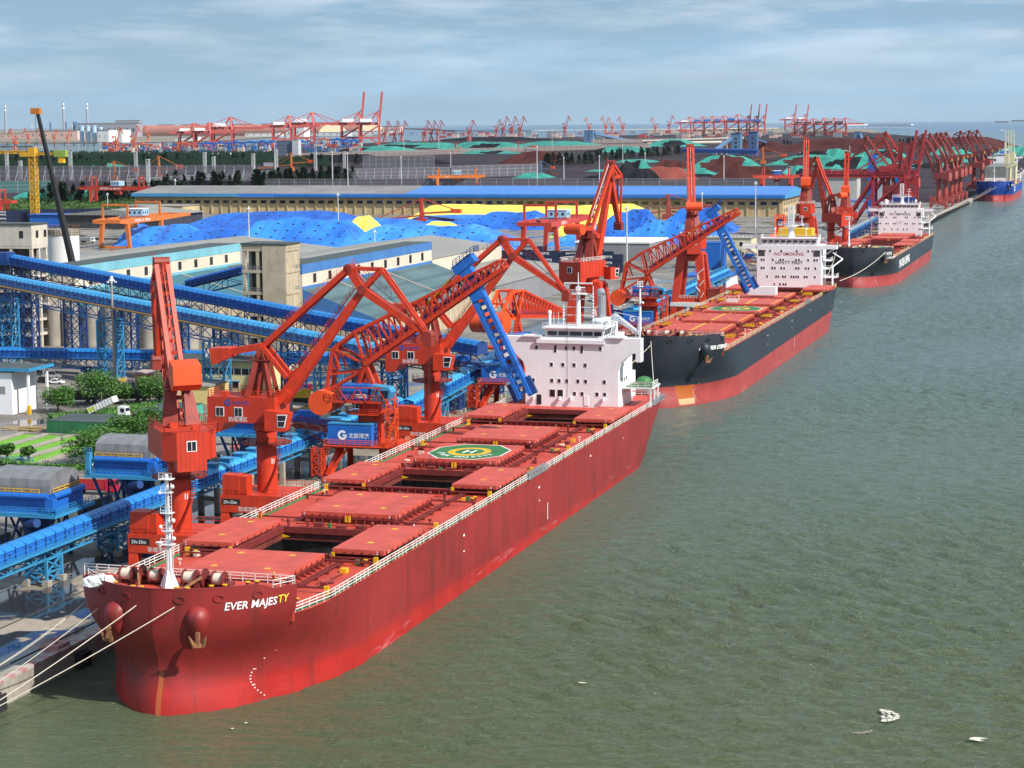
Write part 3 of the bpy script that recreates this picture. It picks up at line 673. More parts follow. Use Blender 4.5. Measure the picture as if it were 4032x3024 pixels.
# ---------------------------------------------------------------- ship 1: red hull
HM1=hull_mat('red_hull_paint',(0.265,0.021,0.020),(0.40,0.015,0.011),3.6,slope=-0.018,soft=0.8,rust=0.5,patch=[(.8,4.2,1.6,3.6,(0.34,0.085,0.02),.4,.28)])
S1,hb1=make_ship('red_bulk_carrier','all red bulk carrier nearest the camera, three hatches open under the shore cranes',-113.3,224.6,224.0,11.3,15.0,HM1,
    dict(group='bulk carriers moored along the quay',ed=18,ew=30,Ls=10.6,anc=1.25,ancs=1.1,ancz=2.9,hatches=[(22.5,37.5,0),(41.0,58.5,1),(67.0,84.5,0),(94.5,112.0,1),(119.0,136.5,0),(144.0,161.0,0),(172.5,190.5,1)],hw=7.35,mark=4,marktext='EVER MAJESTY',
    names=[('EVER MAJES',2.75,13.1,.95,LETW,.2,.014),('TY',7.75,13.2,.95,LETY,.2,.014)],fmh=14.2,ladders=(110,206),sheet=True,fm=(0,5.2)))
SP=MB(); y=201.5; w2=10.3; D1=11.3; ZT=26.3
prof=[(-w2,D1),(-w2,19.4),(-w2-.5,20.9),(-w2-1.8,22.2),(-w2-2.8,23.0),(-14.1,23.2),(-14.1,21.3),(-15.2,21.3),(-15.2,ZT)]
prof=prof+[(-x,z) for x,z in prof[::-1]]
SP.ext([(x-.6,y,z) for x,z in prof],(0,2.6,0))
SP.bx(-w2-.59,w2-.61,y+2.601,y+13,D1,22.6)
SP.bx(-w2+2,w2-2,y+13.01,y+22,D1,17)
S1S=SP.build('superstructure',WHITE,S1)
q=MB(); q.ext([(-6.2,y+.6,26.31),(6.2,y+.6,26.31),(6.6,y+.1,28.2),(-6.6,y+.1,28.2)],(0,7.5,0)); q.bx(-7.0,7.0,y-.5,y+8.2,28.202,28.4)
q.bx(-11.5,-7.2,y-.5,y+2.8,26.32,26.6); q.bx(7.2,11.0,y-.5,y+2.8,26.32,26.6)
q.bx(-8.2,6.8,y-.6,y-.02,25.0,25.8)
wh=q.build('wheelhouse',WHITE,S1S)
for x,w_ in ((-4.9,2.1),(-2.4,2.2),(0.3,2.6),(3.0,2.1),(5.2,1.7)):
    ob=MB(); ob.bx(-w_/2,w_/2,-.08,0,-.62,.62); oo=ob.build('bridge_window',DARK,wh); oo.location=(x,y+.30-.02,27.3); oo.rotation_euler=(R(-14),0,0)
for i in range(4):
    ob=MB(); ob.bx(0,.08,-.5,.5,-.6,.6); oo=ob.build('bridge_window',DARK,wh); oo.location=(6.4,y+1.6+i*1.5,27.3); oo.rotation_euler=(0,R(12),0)
kx=lambda u:(PY(u,1500,426).x+113.3)
for z,us in ((24.0,(2113,2230,2260,2364)),(20.4,(2172,2217,2261,2305)),(16.9,(2100,2173,2202,2232,2276,2306,2380)),(14.2,(2262,2292,2351,2381))):
    for u in us: window(S1S,kx(u),y,z,.55,.75)
for u in (2187,2291): window(S1S,kx(u),y,23.8,.5,1.5)
for u in (2175,2206): window(S1S,kx(u),y,14.2,1.1,1.5)
for yy,z in ((3,20.2),(5,20.2),(3.5,17),(5.5,17),(7.5,17),(4,14.3),(6,14.3),(8,14.3),(10,14.3)):
    q=MB(); q.bx(0,.05,-.3,.3,-.42,.42); oo=q.build('window',DARK,S1S); oo.location=(w2-.6,y+yy,z)
for u in (2122,2308):
    q=MB(); q.bx(-.5,.5,-.12,0,0,2.1); oo=q.build('door',WFRAME if u>2200 else BLACKP,S1S); oo.location=(kx(u),y,D1+.4)
for u in (2103,2205,2250,2377):
    q=MB(); q.ball((0,-.5,0),.35,8); q.bx(-.3,.3,-.7,-.01,.35,.6); oo=q.build('floodlight',WHITE,S1S); oo.location=(kx(u),y,12.9)
q=MB(); q.rail([(-6.9,y-.4,28.4),(6.9,y-.4,28.4),(6.9,y+8,28.4)],1.1,1.3,.08,3); q.rail([(-15.6,y+.1,26.3),(-7.5,y+.1,26.3)],.5,3,.06,1); q.rail([(7.5,y+.1,26.3),(14.5,y+.1,26.3)],.5,3,.06,1)
q.rail([(10.4,y+3,15.6),(16.3,y+3,15.6),(16.3,y+9,15.6)],1.1,1.5,.09,3); q.build('bridge_railing',WRAIL,S1S)
q=MB(); q.bx(w2+.01,16.4,y+3,y+11,15.2,15.58); q.bx(-16.4,-w2-.01,y+3,y+11,15.2,15.58)
for xx in (16.0,): 
    for yy in (3.3,7,10.6): q.bx(xx-.15,xx+.15,y+yy-.15,y+yy+.15,D1,15.2)
q.build('side_platform',WHITE,S1S)
q=MB(); q.bx(w2+.1,16.2,y+3.1,y+10.9,15.582,15.6); q.build('platform_deck',GRN,S1S)
q=MB(); q.lathe([(1.5,0),(1.8,.8),(1.3,1.5),(.3,1.8)],(13.6,y+8,15.6),10); q.build('green_cover',GRN,S1)
q=MB(); mast_tree(q,-.2,y+4.5,28.4,11.5,6.6); q.tube((-6.2,y+3,28.4),(-6.2,y+3,31.0),.3,8); q.ball((-6.2,y+3,31.3),.45,10,1.2)
for xx in (-5,-4,5.5): q.bar((xx,y+2,28.4),(xx,y+2,31.5),.07)
q.build('radar_mast',WHITE,S1)
q=MB(); q.lathe([(2.9,0),(2.9,2.8),(2.2,3.4)],(3.4,y+13.5,26),16); q.bx(-1,7,y+11,y+17,21.9,26); fn=q.build('funnel',WHITE,S1,smooth=False)
q=MB(); q.tube((2.8,y+13.3,29.4),(2.8,y+13.3,34.3),.95,12); q.tube((2.8,y+13.3,34.3),(2.3,y+14.2,35.2),.9,12); q.build('exhaust_pipe',mat('galvanised',(0.45,0.46,0.48),rough=0.35,metal=0.6,var=0.1),fn)
q=MB(); a0=V(6.4,y+10,30.2); b0=V(12.6,y+6,27.0); q.lat(a0,b0,.9,.9,9,.13,.09,.5,.5); q.bar(V(13,y+6,22),V(13.2,y+5,30.4),.4); q.bar(V(11.7,y+6,24),V(13.2,y+5,30.4),.2); q.bar(a0+V(0,0,.8),V(13.2,y+5,30.4),.12); q.tube((6.2,y+10,22),(6.2,y+10,30.2),.6,10)
q.build('deck_crane',WHITE,S1)
q=MB(); q.txt('NO SMOKING',(w2+.6,y+2.6,14.55),(1,0,0),(0,0,1),.42,.02); q.txt('NO SMOKING',(-w2-5.4,y+2.6,14.55),(1,0,0),(0,0,1),.42,.02); q.build('warning_lettering',LETR,S1S)
# ---------------------------------------------------------------- superstructure of the two black-hulled ships
def block_super(T,y,w2,D,ztop,wing,texts,funnelmat,rows,style):
    q=MB(); q.bx(-w2,w2,y,y+12,D,ztop)
    for sd in (-1,1):
        X=lambda v:sd*v
        q.bx(min(X(w2+.01),X(wing)),max(X(w2+.01),X(wing)),y+.2,y+3.6,ztop-1.3,ztop-.01)
        q.bar((X(w2-.2),y+1.2,ztop-4.2),(X(wing-1.2),y+1.2,ztop-1.4),.45)
        q.bar((X(w2-.2),y+3.2,ztop-4.2),(X(wing-1.2),y+3.2,ztop-1.4),.45)
        q.bx(min(X(w2+.01),X(wing-.6)),max(X(w2+.01),X(wing-.6)),y+4,y+11,D+3.4,D+3.7)
        for dz in (6.4,9.2): q.bx(min(X(w2+.01),X(w2+2.6)),max(X(w2+.01),X(w2+2.6)),y+4,y+11,D+dz,D+dz+.25)
        q.tube((X(wing-1.6),y+2,D),(X(wing-1.6),y+2,D+7.5),.35,8); q.bar((X(wing-1.6),y+2,D+7.5),(X(wing+1.4),y+6,D+10),.35)
        q.bar((X(wing-1.6),y+2,D+12.5),(X(wing+1.4),y+6,D+10),.3)
    S=q.build('superstructure',WHITE,T)
    q=MB(); q.ext([(-w2+1.6,y+.4,ztop+.002),(w2-1.6,y+.4,ztop+.002),(w2-1.3,y+.1,ztop+2.3),(-w2+1.3,y+.1,ztop+2.3)],(0,7,0)); q.bx(-w2+1.1,w2-1.1,y-.3,y+7.6,ztop+2.302,ztop+2.5); W_=q.build('wheelhouse',WHITE,S)
    nW=9
    for i in range(nW):
        x=-w2+2.7+(2*w2-5.4)*i/(nW-1); q=MB(); q.bx(-.72,.72,-.08,0,-.5,.5); oo=q.build('bridge_window',DARK,W_); oo.location=(x,y+.22,ztop+1.45); oo.rotation_euler=(R(-7),0,0)
    for z,xs in rows:
        for x in xs: window(S,x,y,z,.5,.75)
    for sd in (-1,1):
        q=MB(); q.bx(-1.15,1.15,-.03,.01,-1.1,1.1); oo=q.build('side_opening',DGREY,S); oo.location=(sd*(w2-1.6),y-.005,ztop-2.8)
    q=MB(); 
    for sd in (-1,1):
        q.rail([(sd*(w2-1.2),y-.2,ztop+2.5),(sd*(w2-1.2),y+7,ztop+2.5)],1.1,1.4,.08)
        q.rail([(sd*w2,y+.3,ztop),(sd*wing,y+.3,ztop),(sd*wing,y+3.5,ztop)],1.0,1.6,.08,2)
        for dz in (3.7,6.65,9.45): q.rail([(sd*(w2+.2),y+4,D+dz),(sd*(w2+2.6 if dz>4 else wing-.7),y+4,D+dz),(sd*(w2+2.6 if dz>4 else wing-.7),y+11,D+dz)],1.0,1.6,.09,2)
    q.rail([(-w2+1.2,y-.2,ztop+2.5),(w2-1.2,y-.2,ztop+2.5)],1.1,1.4,.08); q.build('bridge_railing',WRAIL,S)
    for st_,z,h_,m_ in texts:
        q=MB(); q.txt(st_,(0,y-.03,z),(1,0,0),(0,0,1),h_,.008 if h_>.5 else 0,center=True); q.build('warning_lettering',m_,S)
    q=MB()
    if style==0:
        q.lathe([(1.5,0),(1.2,.6),(.9,3.4),(3.2,4.2),(3.2,4.5)],(0,y+4.5,ztop+2.5),10)
        q.rail([(-4.4,y+3,ztop+6.9),(4.4,y+3,ztop+6.9)],1.1,1.2,.1,2); q.box((0,y+4.4,ztop+6.9),(8.8,2.8,.2))
        q.lat((0,y+4.5,ztop+7),(0,y+4.5,ztop+13.5),1.7,1.7,6,.2,.14); q.bar((3.8,y+4,ztop+7),(3.8,y+4,ztop+10),.35); q.rail([(3.1,y+3.6,ztop+9.2),(4.5,y+3.6,ztop+9.2)],1,.7,.09,2)
        for xx in (-3.4,-5.5,5.5): q.bar((xx,y+3,ztop+2.5),(xx,y+3,ztop+5.5),.2); q.ball((xx,y+3,ztop+5.6),.4,8)
    else:
        q.lathe([(1.4,0),(.9,.7),(.8,2.8),(1.6,3.5)],(.6,y+4.5,ztop+2.5),10); q.box((.6,y+4.4,ztop+6.2),(9.0,2.2,.2)); q.rail([(-3.8,y+3.4,ztop+6.3),(5,y+3.4,ztop+6.3)],1.0,1.2,.1,2)
        q.lat((.3,y+4.5,ztop+6.2),(.3,y+4.5,ztop+12.8),1.7,1.4,6,.2,.14); q.bar((3.9,y+4,ztop+3),(3.9,y+4,ztop+10),.3); q.box((3.9,y+4,ztop+8.8),(1.8,1,.2)); q.box((3.9,y+4,ztop+10),(1.5,1,.2)); q.bar((-4.3,y+4,ztop+3),(-4.3,y+4,ztop+7.5),.2)
        q.lathe([(.7,0),(1.1,1.0),(.9,1.9),(.2,2.3)],(-7.4,y+3,ztop+2.5),10)
        for xx in (-6,-5,6,7.4): q.bar((xx,y+3,ztop+2.5),(xx,y+3,ztop+4.6),.12)
        q.ball((7.6,y+3,ztop+4),.6,8,1.5)
    q.build('radar_mast',WHITE,T)
    q=MB(); q.bx(-6,6,y+13,y+20,D,ztop+ (5.2 if style==0 else 5.4)); q.bx(-6.6,6.6,y+12.2,y+20.5,ztop+2.6,ztop+3.0); q.build('funnel',funnelmat,T)
    return S
FUNY=mat('yellow_funnel',(0.68,0.42,0.015),rough=0.5,var=0.08); FUNB=mat('blue_funnel',(0.01,0.03,0.16),rough=0.5,var=0.1)
HM2=hull_mat('black_hull_paint',(0.022,0.030,0.042),(0.36,0.050,0.045),5.2,slope=0.006,soft=0.08,rust=0.20,patch=[(6.2,2.3,3.6,1.8,(0.40,0.10,0.015)),(6.4,2.2,1.2,.75,(0.52,0.38,0.20))],scuff=(0.5,0.22,0.2))
S2,hb2=make_ship('black_and_red_bulk_carrier','black hulled bulk carrier with red boot-topping, moored second behind the red ship',-114.3,507.5,232.0,13.6,17.4,HM2,
    dict(group='bulk carriers moored along the quay',ed=14,ew=34,Ls=12.0,bul=.9,Lb=8.5,hatches=[(46.5,67.0,0),(75.5,97.0,0),(105.5,122.5,0),(131.0,150.5,0),(157.0,176.0,0),(188.5,207.5,1)],hw=8.4,mark=2,marktext='',
    names=[('PIONEER ETERNITY',3.8,14.6,.95,LETW,.25,.035)],rail=CRAIL,fmstyle=1,fmh=13,fm=(-5.5,9.0),ancs=1.15,anc=5.0,stripe=SHIPRED,ladders=(150,),ladl=8,bowrail=False))
rw=[(26.6,(-8.5,-6.6,-2.6,2.8,6.8,8.4)),(23.5,(-9.6,-8.8,-5.6,-3.0,-2.0,2.6,3.6,6.8,9.0,9.9)),(20.6,(-9.6,-8.8,-5.8,-4.9,-2.6,-1.6,2.6,3.5,6.0,7.0,9.4)),(17.6,(-7.6,-4.4,-3.6,-2.0,-1.2,1.0,1.8,2.6,3.4,5.6,6.4,9.2)),(14.9,(-5.0,-3.0,-1.8,-1.0))]
S2S=block_super(S2,216.0,11.3,13.6,28.6,16.6,[('NO SMOKING',25.0,1.15,LETR),('SAFETY FIRST',22.0,1.15,LETK)],FUNY,rw,0)
q=MB(); q.bx(-3.8,5.2,156.5,160.0,16.0,18.6); q.build('white_crate',WHITE,S2)
q=MB(); q.rail([(-4,156.5,18.6),(5.2,156.5,18.6)],.9,1.4,.1,1); q.rail([(-7,134,15.8),(-3,134,15.8),(-3,136,15.8)],1.6,1.0,.1,2); q.bx(-6.6,-3.4,134,135.4,15.4,16.4); q.build('white_stage',WRAIL,S2)
q=MB(); q.txt('NO SMOKING',(2,207.55+.8,14.0),(1,0,0),(0,0,1),.45,.01,center=True); q.build('warning_lettering',LETW,S2)
q=MB()
for k,(a,b,_) in enumerate([(46.5,67.0,0),(75.5,97.0,0),(105.5,122.5,0),(131.0,150.5,0),(157.0,176.0,0)]):
    if k in (0,1,3): q.cut(); q.bx(-.35,.35,a-.2,b+.2,15.337,15.35)
    for e in (0,): q.cut(); q.bx(7.9,8.3,a,b,15.337,15.35)
q.builds('yellow_stripe',YEL,S2)
q=MB()
for i,yy in enumerate([40,44,69,73,99,103,124.5,128,152,155,180,184]): q.cut(); q.lat((10.4,yy,14.5),(12.9,yy,14.5),.8,.5,1,.12,.09); q.cut(); q.lat((-13.0,yy,14.5),(-11.0,yy,14.5),.8,.5,1,.12,.09)
q.builds('pipe_guard',YEL,S2)
HM3=hull_mat('dark_hull_paint',(0.028,0.036,0.046),(0.36,0.048,0.043),4.6,slope=0.004,soft=0.08,rust=0.15,scuff=(0.5,0.22,0.2))
S3,hb3=make_ship('black_hulled_bulk_carrier','dark hulled bulk carrier with tall white letters along its side, third in the row',-114.0,897.0,214.0,12.3,16.4,HM3,
    dict(group='bulk carriers moored along the quay',ed=13,ew=34,Ls=11.5,Lb=8.0,hatches=[(24,44,0),(52,72,0),(80,100,1),(108,128,1),(136,156,0),(163,183,0)],hw=8.0,mark=1,marktext='',
    names=[('SM SAMCHEONPO',5.2,12.2,1.1,LETW,.25,.02),('삼천포',5.6,14.0,1.1,LETW,.2,.02),('SM-KOREA SHIPPING',34.0,6.6,3.4,LETW,0,.03)],rail=CRAIL,fmstyle=1,fmh=13,fm=(-3.0,9.0),ancs=1.1,anc=5.0,stripe=SHIPRED,bowrail=False))
rw=[(24.6,(-8.0,-2.2,2.8,8.6)),(21.9,(-9.9,-8.9,-6.9,-3.0,-2.0,2.9,3.8,7.6,9.4,10.3)),(18.7,(-10.8,-9.8,-7.0,-6.0,-3.0,-2.0,2.7,3.7,6.6,7.6,9.9,10.8)),(15.8,(-10.8,-7.8,-4.0,-1.0,2.0,3.8,9.9,10.9))]
S3S=block_super(S3,188.0,11.0,12.3,26.2,16.4,[('NO SMOKING',22.9,1.2,LETK),('SAFETY FIRST',19.3,.42,LETK),('ZONE',18.4,.42,LETK)],FUNB,rw,1)
# ---------------------------------------------------------------- cranes
CRED=mat('crane_red',(0.56,0.041,0.010),rough=0.5,var=0.14,dirt=0.5,dcol=(0.20,0.025,0.018),streak=0.35,scale=0.6)
CORG=mat('crane_orange',(0.74,0.075,0.010),rough=0.5,var=0.08,dirt=0.2,dcol=(0.4,0.05,0.015),scale=0.5)
CDRK=mat('crane_dark_red',(0.26,0.030,0.018),rough=0.55,var=0.2,dirt=0.4,dcol=(0.10,0.02,0.015),streak=0.3,scale=0.5)
CFAR=mat('crane_faded_red',(0.34,0.056,0.046),rough=0.6,var=0.15,dirt=0.2,scale=0.5)
CHOUSE=mat('crane_house_red',(0.50,0.036,0.011),rough=0.5,var=0.10,dirt=0.3,dcol=(0.22,0.03,0.02),streak=0.3,scale=0.4,ribs=('X',0.55,0.35))
BLUE=mat('plant_blue',(0.010,0.13,0.50),rough=0.5,var=0.12,dirt=0.25,dcol=(0.02,0.07,0.2),scale=0.5)
BLUEL=mat('light_blue_steel',(0.035,0.25,0.47),rough=0.5,var=0.10,dirt=0.2,dcol=(0.02,0.12,0.25),scale=0.5)
BLUED=mat('dark_blue_steel',(0.010,0.05,0.20),rough=0.55,var=0.15,dirt=0.3,dcol=(0.01,0.03,0.08),scale=0.5)
LOGOB=mat('blue_mark',(0.015,0.08,0.38),rough=0.5,var=0.05)
STRIPE=mat('hazard_yellow',(0.55,0.30,0.02),rough=0.6,var=0.1)
def circ(p,rp,q,rq,sgn):
    d=math.dist(p,q); a=(rp*rp-rq*rq+d*d)/(2*d); h=math.sqrt(max(0,rp*rp-a*a)); m_=(p[0]+a*(q[0]-p[0])/d,p[1]+a*(q[1]-p[1])/d)
    return (m_[0]+sgn*h*(q[1]-p[1])/d,m_[1]-sgn*h*(q[0]-p[0])/d)
def house_window(parent,x,y,z,ang,w=1.3,h=1.4):
    q=MB(); q.bx(-w/2-.12,w/2+.12,-.06,0,-h/2-.12,h/2+.12); q.m=1; q.bx(-w/2,-.05,-.09,-.061,-h/2,h/2); q.bx(.05,w/2,-.09,-.061,-h/2,h/2)
    o=q.build('window',[WFRAME,DARK],parent); o.location=(x,y,z); o.rotation_euler=(0,0,R(ang)); return o
def ladder(q,p,w_,n,dx=.35):
    pass
def luffer(name,label,x,y,slew,theta,M=CRED,H=CHOUSE,up=0.0,boomL=24.3,portal='box',number=None,text='25t-33m',railm=None,group='luffing portal cranes on the quay',detail=2,cwbox='beam',MD=None,cab=True,fly=0,jw=1.0):
    """four-link luffing crane; slew = compass of the jib from +X, theta = jib angle; up = extra portal height"""
    z0=3.0; railm=railm or M; MD=MD or CDRK; k=boomL/24.3
    T=thing(name,label,'crane',(x,y,z0),group)
    hz=18.3+up  # house floor above ground
    ca,sa=math.cos(R(slew)),math.sin(R(slew))
    def P(r,z,w_=0.0): return V(r*ca-w_*sa,r*sa+w_*ca,z)
    # portal
    if portal=='box':
        q=MB(); q.bx(-6.6,6.6,-5.2,5.2,3.0,6.0)
        for sx in (-1,1):
            for sy in (-1,1): q.ext([(sx*6.6,sy*5.1,3.0),(sx*6.6,sy*3.4,3.0),(sx*6.6,sy*4.0,.9),(sx*6.6,sy*5.3,.9)],(-sx*1.5,0,0)); 
        for sx in (-1,1): q.bx(sx*5.85-.6,sx*5.85+.6,-6.2,6.2,.25,.9)
        pt=q.build('portal',M,T)
        q=MB(); q.rail([(-6.5,-5.1,6.0),(6.5,-5.1,6.0),(6.5,5.1,6.0),(-6.5,5.1,6.0),(-6.5,-5.1,6.0)],1.1,1.6,.07,2); q.build('portal_railing',railm,pt)
        q=MB(); q.bx(-6.3,-3.2,-4.9,-2.0,6.01,9.4); q.bx(-3.19,-1.9,-4.7,-2.2,6.01,9.2); q.build('switch_cabinet',M,pt)
        q=MB(); q.bx(-6.3,-2.9,-5.24,-5.201,4.3,5.3); q.build('plate',BLACKP,pt)
        q=MB(); q.txt(text,(-6.0,-5.26,4.5),(1,0,0),(0,0,1),.52,.01); q.builds('lettering',LETW,pt)
        q=MB(); q.txt('防城港区',(-3.2,-5.22,3.3),(1,0,0),(0,0,1),.62,0); q.builds('lettering',LETW,pt)
        if number:
            q=MB(); q.txt(number,(3.3,-5.22,4.9),(1,0,0),(0,0,1),.75); q.cut(); q.txt(text,(3.0,-5.22,3.6),(1,0,0),(0,0,1),.75); q.builds('lettering',mat('pink_lettering',(0.6,0.3,0.28)),pt)
            q=MB(); 
            for i,chh in enumerate(number): 
                an=-40+13*i; q.txt(chh,(1.80*math.cos(R(an)),1.80*math.sin(R(an)),11.0+up),(-math.sin(R(an)),math.cos(R(an)),0),(0,0,1),.9)
            q.build('lettering',LETW,pt)
        q=MB(); q.lathe([(1.78,6.0),(1.78,hz-1.8),(2.2,hz-1.5),(2.2,hz-.02)],(0,0,0),24); q.build('column',M,T,smooth=True)
        q=MB(); 
        for i in range(26):
            an=R(-75+i*4); q.box((2.15*math.cos(an),2.15*math.sin(an),6.2+i*.30),(.7,.5,.08),an)
        q.build('ladder',M,T)
    else:
        tb=hz-1.2
        q=MB(); zz=tb-1.2
        for sx in (-1,1):
            for sy in (-1,1): q.bar((sx*5.6,sy*5.6,.9),(sx*3.1,sy*3.0,zz),2.0,1.9,2.6,2.3)
            q.bx(sx*5.7-.65,sx*5.7+.65,-7.2,7.2,.2,.95)
            q.bar((sx*4.6,-4.8,8.6),(sx*4.6,4.8,8.6),1.0,1.1)
        for sy in (-1,1): q.bar((-4.7,sy*4.6,9.0),(4.7,sy*4.6,9.0),1.0,1.3); q.bar((-3.6,sy*3.4,zz-1.2),(3.6,sy*3.4,zz-1.2),1.6,1.8)
        q.bx(-3.9,3.9,-3.9,3.9,zz,zz+1.0); pt=q.build('portal',M,T)
        q=MB(); q.lathe([(2.9,zz+1.0),(2.9,tb+1.18)],(0,0,0),20); q.build('column',M,T)
        q=MB(); q.bx(-6.4,6.4,-7.5,-6.0,5.4,6.9)if False else q.bx(-6.2,6.2,-6.05,-5.0,7.0,8.4)
        q.rail([(-4.7,-5.2,9.6),(4.7,-5.2,9.6)],1.1,1.0,.1,2)
        for i in range(5): q.bar((4.2-i*.3,-5.4,10+i*2.0),(2.2+i*.3 if i%2 else 5.2,-5.4,11.8+i*2.0),.5,.25)
        q.build('stairway',railm,pt)
        q=MB(); q.txt(text,(-6.0,-6.08,7.2),(1,0,0),(0,0,1),1.0,.03); q.build('lettering',LETW,pt)
        q=MB(); q.ext([(5.2,-3.8,9.2),(10.8,-4.6,13.2),(10.8,4.6,13.2),(5.2,3.8,9.2)],(0,0,.4)); q.bx(6,10.5,-4.3,4.3,8,13); q.build('grab_hopper',MD,T)
    # round service platform
    q=MB(); zp=hz-3.9; q.lathe([(1.8,zp-.25),(4.3,zp),(4.4,zp+.25),(1.8,zp+.25)],(0,0,0),20)
    pts=[(4.3*math.cos(2*PI*i/16),4.3*math.sin(2*PI*i/16),zp+.25) for i in range(17)]; q.rail(pts,1.05,2.1,.06,2)
    q.build('slewing_platform',CDRK if portal=='box' else M,T)
    # machinery house
    HB=9.3; HF=3.0; HW=4.2 if not cab else 3.6; hh=4.4
    q=MB(); q.ext([P(-HB,hz+.9,-HW),P(-HB,hz+.9,HW),P(-HB+2.2,hz-1.6,HW),P(-HB+2.2,hz-1.6,-HW)] if False else [P(-HB+1.8,hz,-HW),P(HF,hz,-HW),P(HF,hz,HW),P(-HB+1.8,hz,HW),P(-HB,hz,HW-1.9),P(-HB,hz,-HW+1.9)] if not cab else [P(-HB,hz,-HW),P(HF,hz,-HW),P(HF,hz,HW),P(-HB,hz,HW)],(0,0,hh))
    ww=HW if cab else HW-1.9; q.ext([P(-HB,hz-1.7,-ww),P(-HB+2.0,hz-1.7,-ww),P(-HB+3.2,hz,-ww),P(-HB,hz,-ww)],P(0,0,2*ww)-P(0,0,0))
    hs_=q.build('machinery_house',[H],T)
    q=MB(); q.rail([P(-HB+.2,hz+hh,-HW+.1),P(HF-.2,hz+hh,-HW+.1),P(HF-.2,hz+hh,HW-.1),P(-HB+.2,hz+hh,HW-.1),P(-HB+.2,hz+hh,-HW+.1)],1.15,1.4,.08,3); q.build('roof_railing',railm,hs_)
    sd=-1 if -90<((slew+180)%360)-180<=90 else 1
    # windows and marks on the camera-facing side
    if detail>1 and abs(((slew+180)%360)-180)<45:
        for rr in (-7.0,-3.6):
            p=P(rr,hz+1.9,-HW-.0); house_window(hs_,p.x,p.y,p.z,slew)
        ux=P(1,0)-P(0,0); p=P(-5.5,hz+3.5,-HW-.04); q=MB(); glyphG(q,p,ux,(0,0,1),.58); q.build('emblem',LOGOB,hs_)
        q=MB(); q.txt('北部湾港',P(-4.6,hz+3.2,-HW-.04),ux,(0,0,1),.52,.0); q.build('lettering',LOGOB,hs_)
        q=MB(); q.txt('防城港区',P(-5.4,hz+.3,-HW-.04),ux,(0,0,1),.62,0); q.build('lettering',LETW,hs_)
    else:
        an=slew-90; p=P(-HB-.0,hz+2.2,0.0); 
        house_window(hs_,p.x+0*sa,p.y,p.z,an+0 if True else 0,1.3,1.4)
    q=MB(); q.box(P(-4,hz+hh+.4,1.6),(1.6,1.2,.8),R(slew)); q.cut(); q.box(P(-7,hz+hh+.35,-1.2),(1.2,1.2,.7),R(slew)); q.builds('roof_fan',M,hs_)
    # cab
    if cab:
        cx=3.9; q=MB(); w0=-HW+.3; 
        q.ext([P(2.0,hz-.9,-HW-2.3),P(5.6,hz-.9,-HW-2.3),P(6.4,hz+2.2,-HW-2.3),P(2.0,hz+2.6,-HW-2.3)],(P(0,0,2.28)-P(0,0,0)))
        cb=q.build('cab',M,T)
        q=MB(); q.ext([P(4.3,hz-.2,-HW-2.36),P(5.65,hz-.2,-HW-2.36),P(6.2,hz+2.0,-HW-2.36),P(4.3,hz+2.0,-HW-2.36)],P(0,0,.05)-P(0,0,0)); q.m=1
        q.ext([P(4.45,hz-.05,-HW-2.40),P(5.5,hz-.05,-HW-2.40),P(5.7,hz+.8,-HW-2.40),P(4.45,hz+.8,-HW-2.40)],P(0,0,.03)-P(0,0,0)); q.ext([P(4.45,hz+.95,-HW-2.40),P(5.75,hz+.95,-HW-2.40),P(5.95,hz+1.85,-HW-2.40),P(4.45,hz+1.85,-HW-2.40)],P(0,0,.03)-P(0,0,0))
        q.build('cab_window',[WFRAME,DARK],cb)
    # tower
    hp=hz+hh; q=MB()
    for s_ in (-1,1): q.bar(P(-2.6,hp,s_*1.7),P(-.4,hp+8.4*k,s_*1.1),2.6,1.0,1.0,.8); q.bar(P(1.6,hp,s_*1.7),P(-.1,hp+8.4*k,s_*1.1),.9,.7)
    for i in range(4): q.bar(P(-2.6+2.2*i/4,hp+8.4*k*i/4+.5,-1.6),P(-2.6+2.2*i/4,hp+8.4*k*i/4+.5,1.6),.6)
    q.rail([P(-2.6,hp+6.4*k,-2.0),P(1.2,hp+6.4*k,-2.0)],1.0,.9,.06,2); q.box(P(-.7,hp+6.3*k,0),(3.8,4.2,.12),R(slew)); q.build('tower',MD,T)
    piv=(0.0,hp+8.6*k); foot=(3.2,hz+3.7)
    th=R(theta); top=(foot[0]+boomL*math.cos(th),foot[1]+boomL*math.sin(th))
    tl=4.3*k; tie=20.7*k; tail=circ(piv,tie,top,tl,-1)
    t2=circ(piv,tie,top,tl,1)
    if t2[1]>tail[1]: tail=t2
    # fly jib: rigid triangle taken from tail->pivot direction
    def rot(vx,vz,a): return vx*math.cos(a)-vz*math.sin(a),vx*math.sin(a)+vz*math.cos(a)
    a0=math.atan2(-3.6,2.3); a1=math.atan2(top[1]-tail[1],top[0]-tail[0]); da=a1-a0
    if theta>70: da=R(-37)+R(fly); tail=(top[0]+4.3*k*math.cos(R(122.6)+da),top[1]+4.3*k*math.sin(R(122.6)+da))
    d=rot(11.3*k,-7.8*k,da); tip=(top[0]+d[0],top[1]+d[1]); d=rot(3.4*k,3.4*k,da); strut=(top[0]+d[0],top[1]+d[1])
    q=MB(); q.bar(P(*foot),P(*top),2.5*jw,2.1,1.5*jw,1.0)
    for s_ in (-1,1): q.bar(P(foot[0]-.6,foot[1]-.6,s_*1.4),P(foot[0]+2.2*math.cos(th),foot[1]+2.2*math.sin(th),s_*1.1),1.0)
    q.build('jib',M,T)
    q=MB(); nx,nz_=-math.sin(th),math.cos(th)
    pts=[P(foot[0]+boomL*t*math.cos(th)+nx*1.5,foot[1]+boomL*t*math.sin(th)+nz_*1.5,1.2) for t in (.05,.5,.97)]
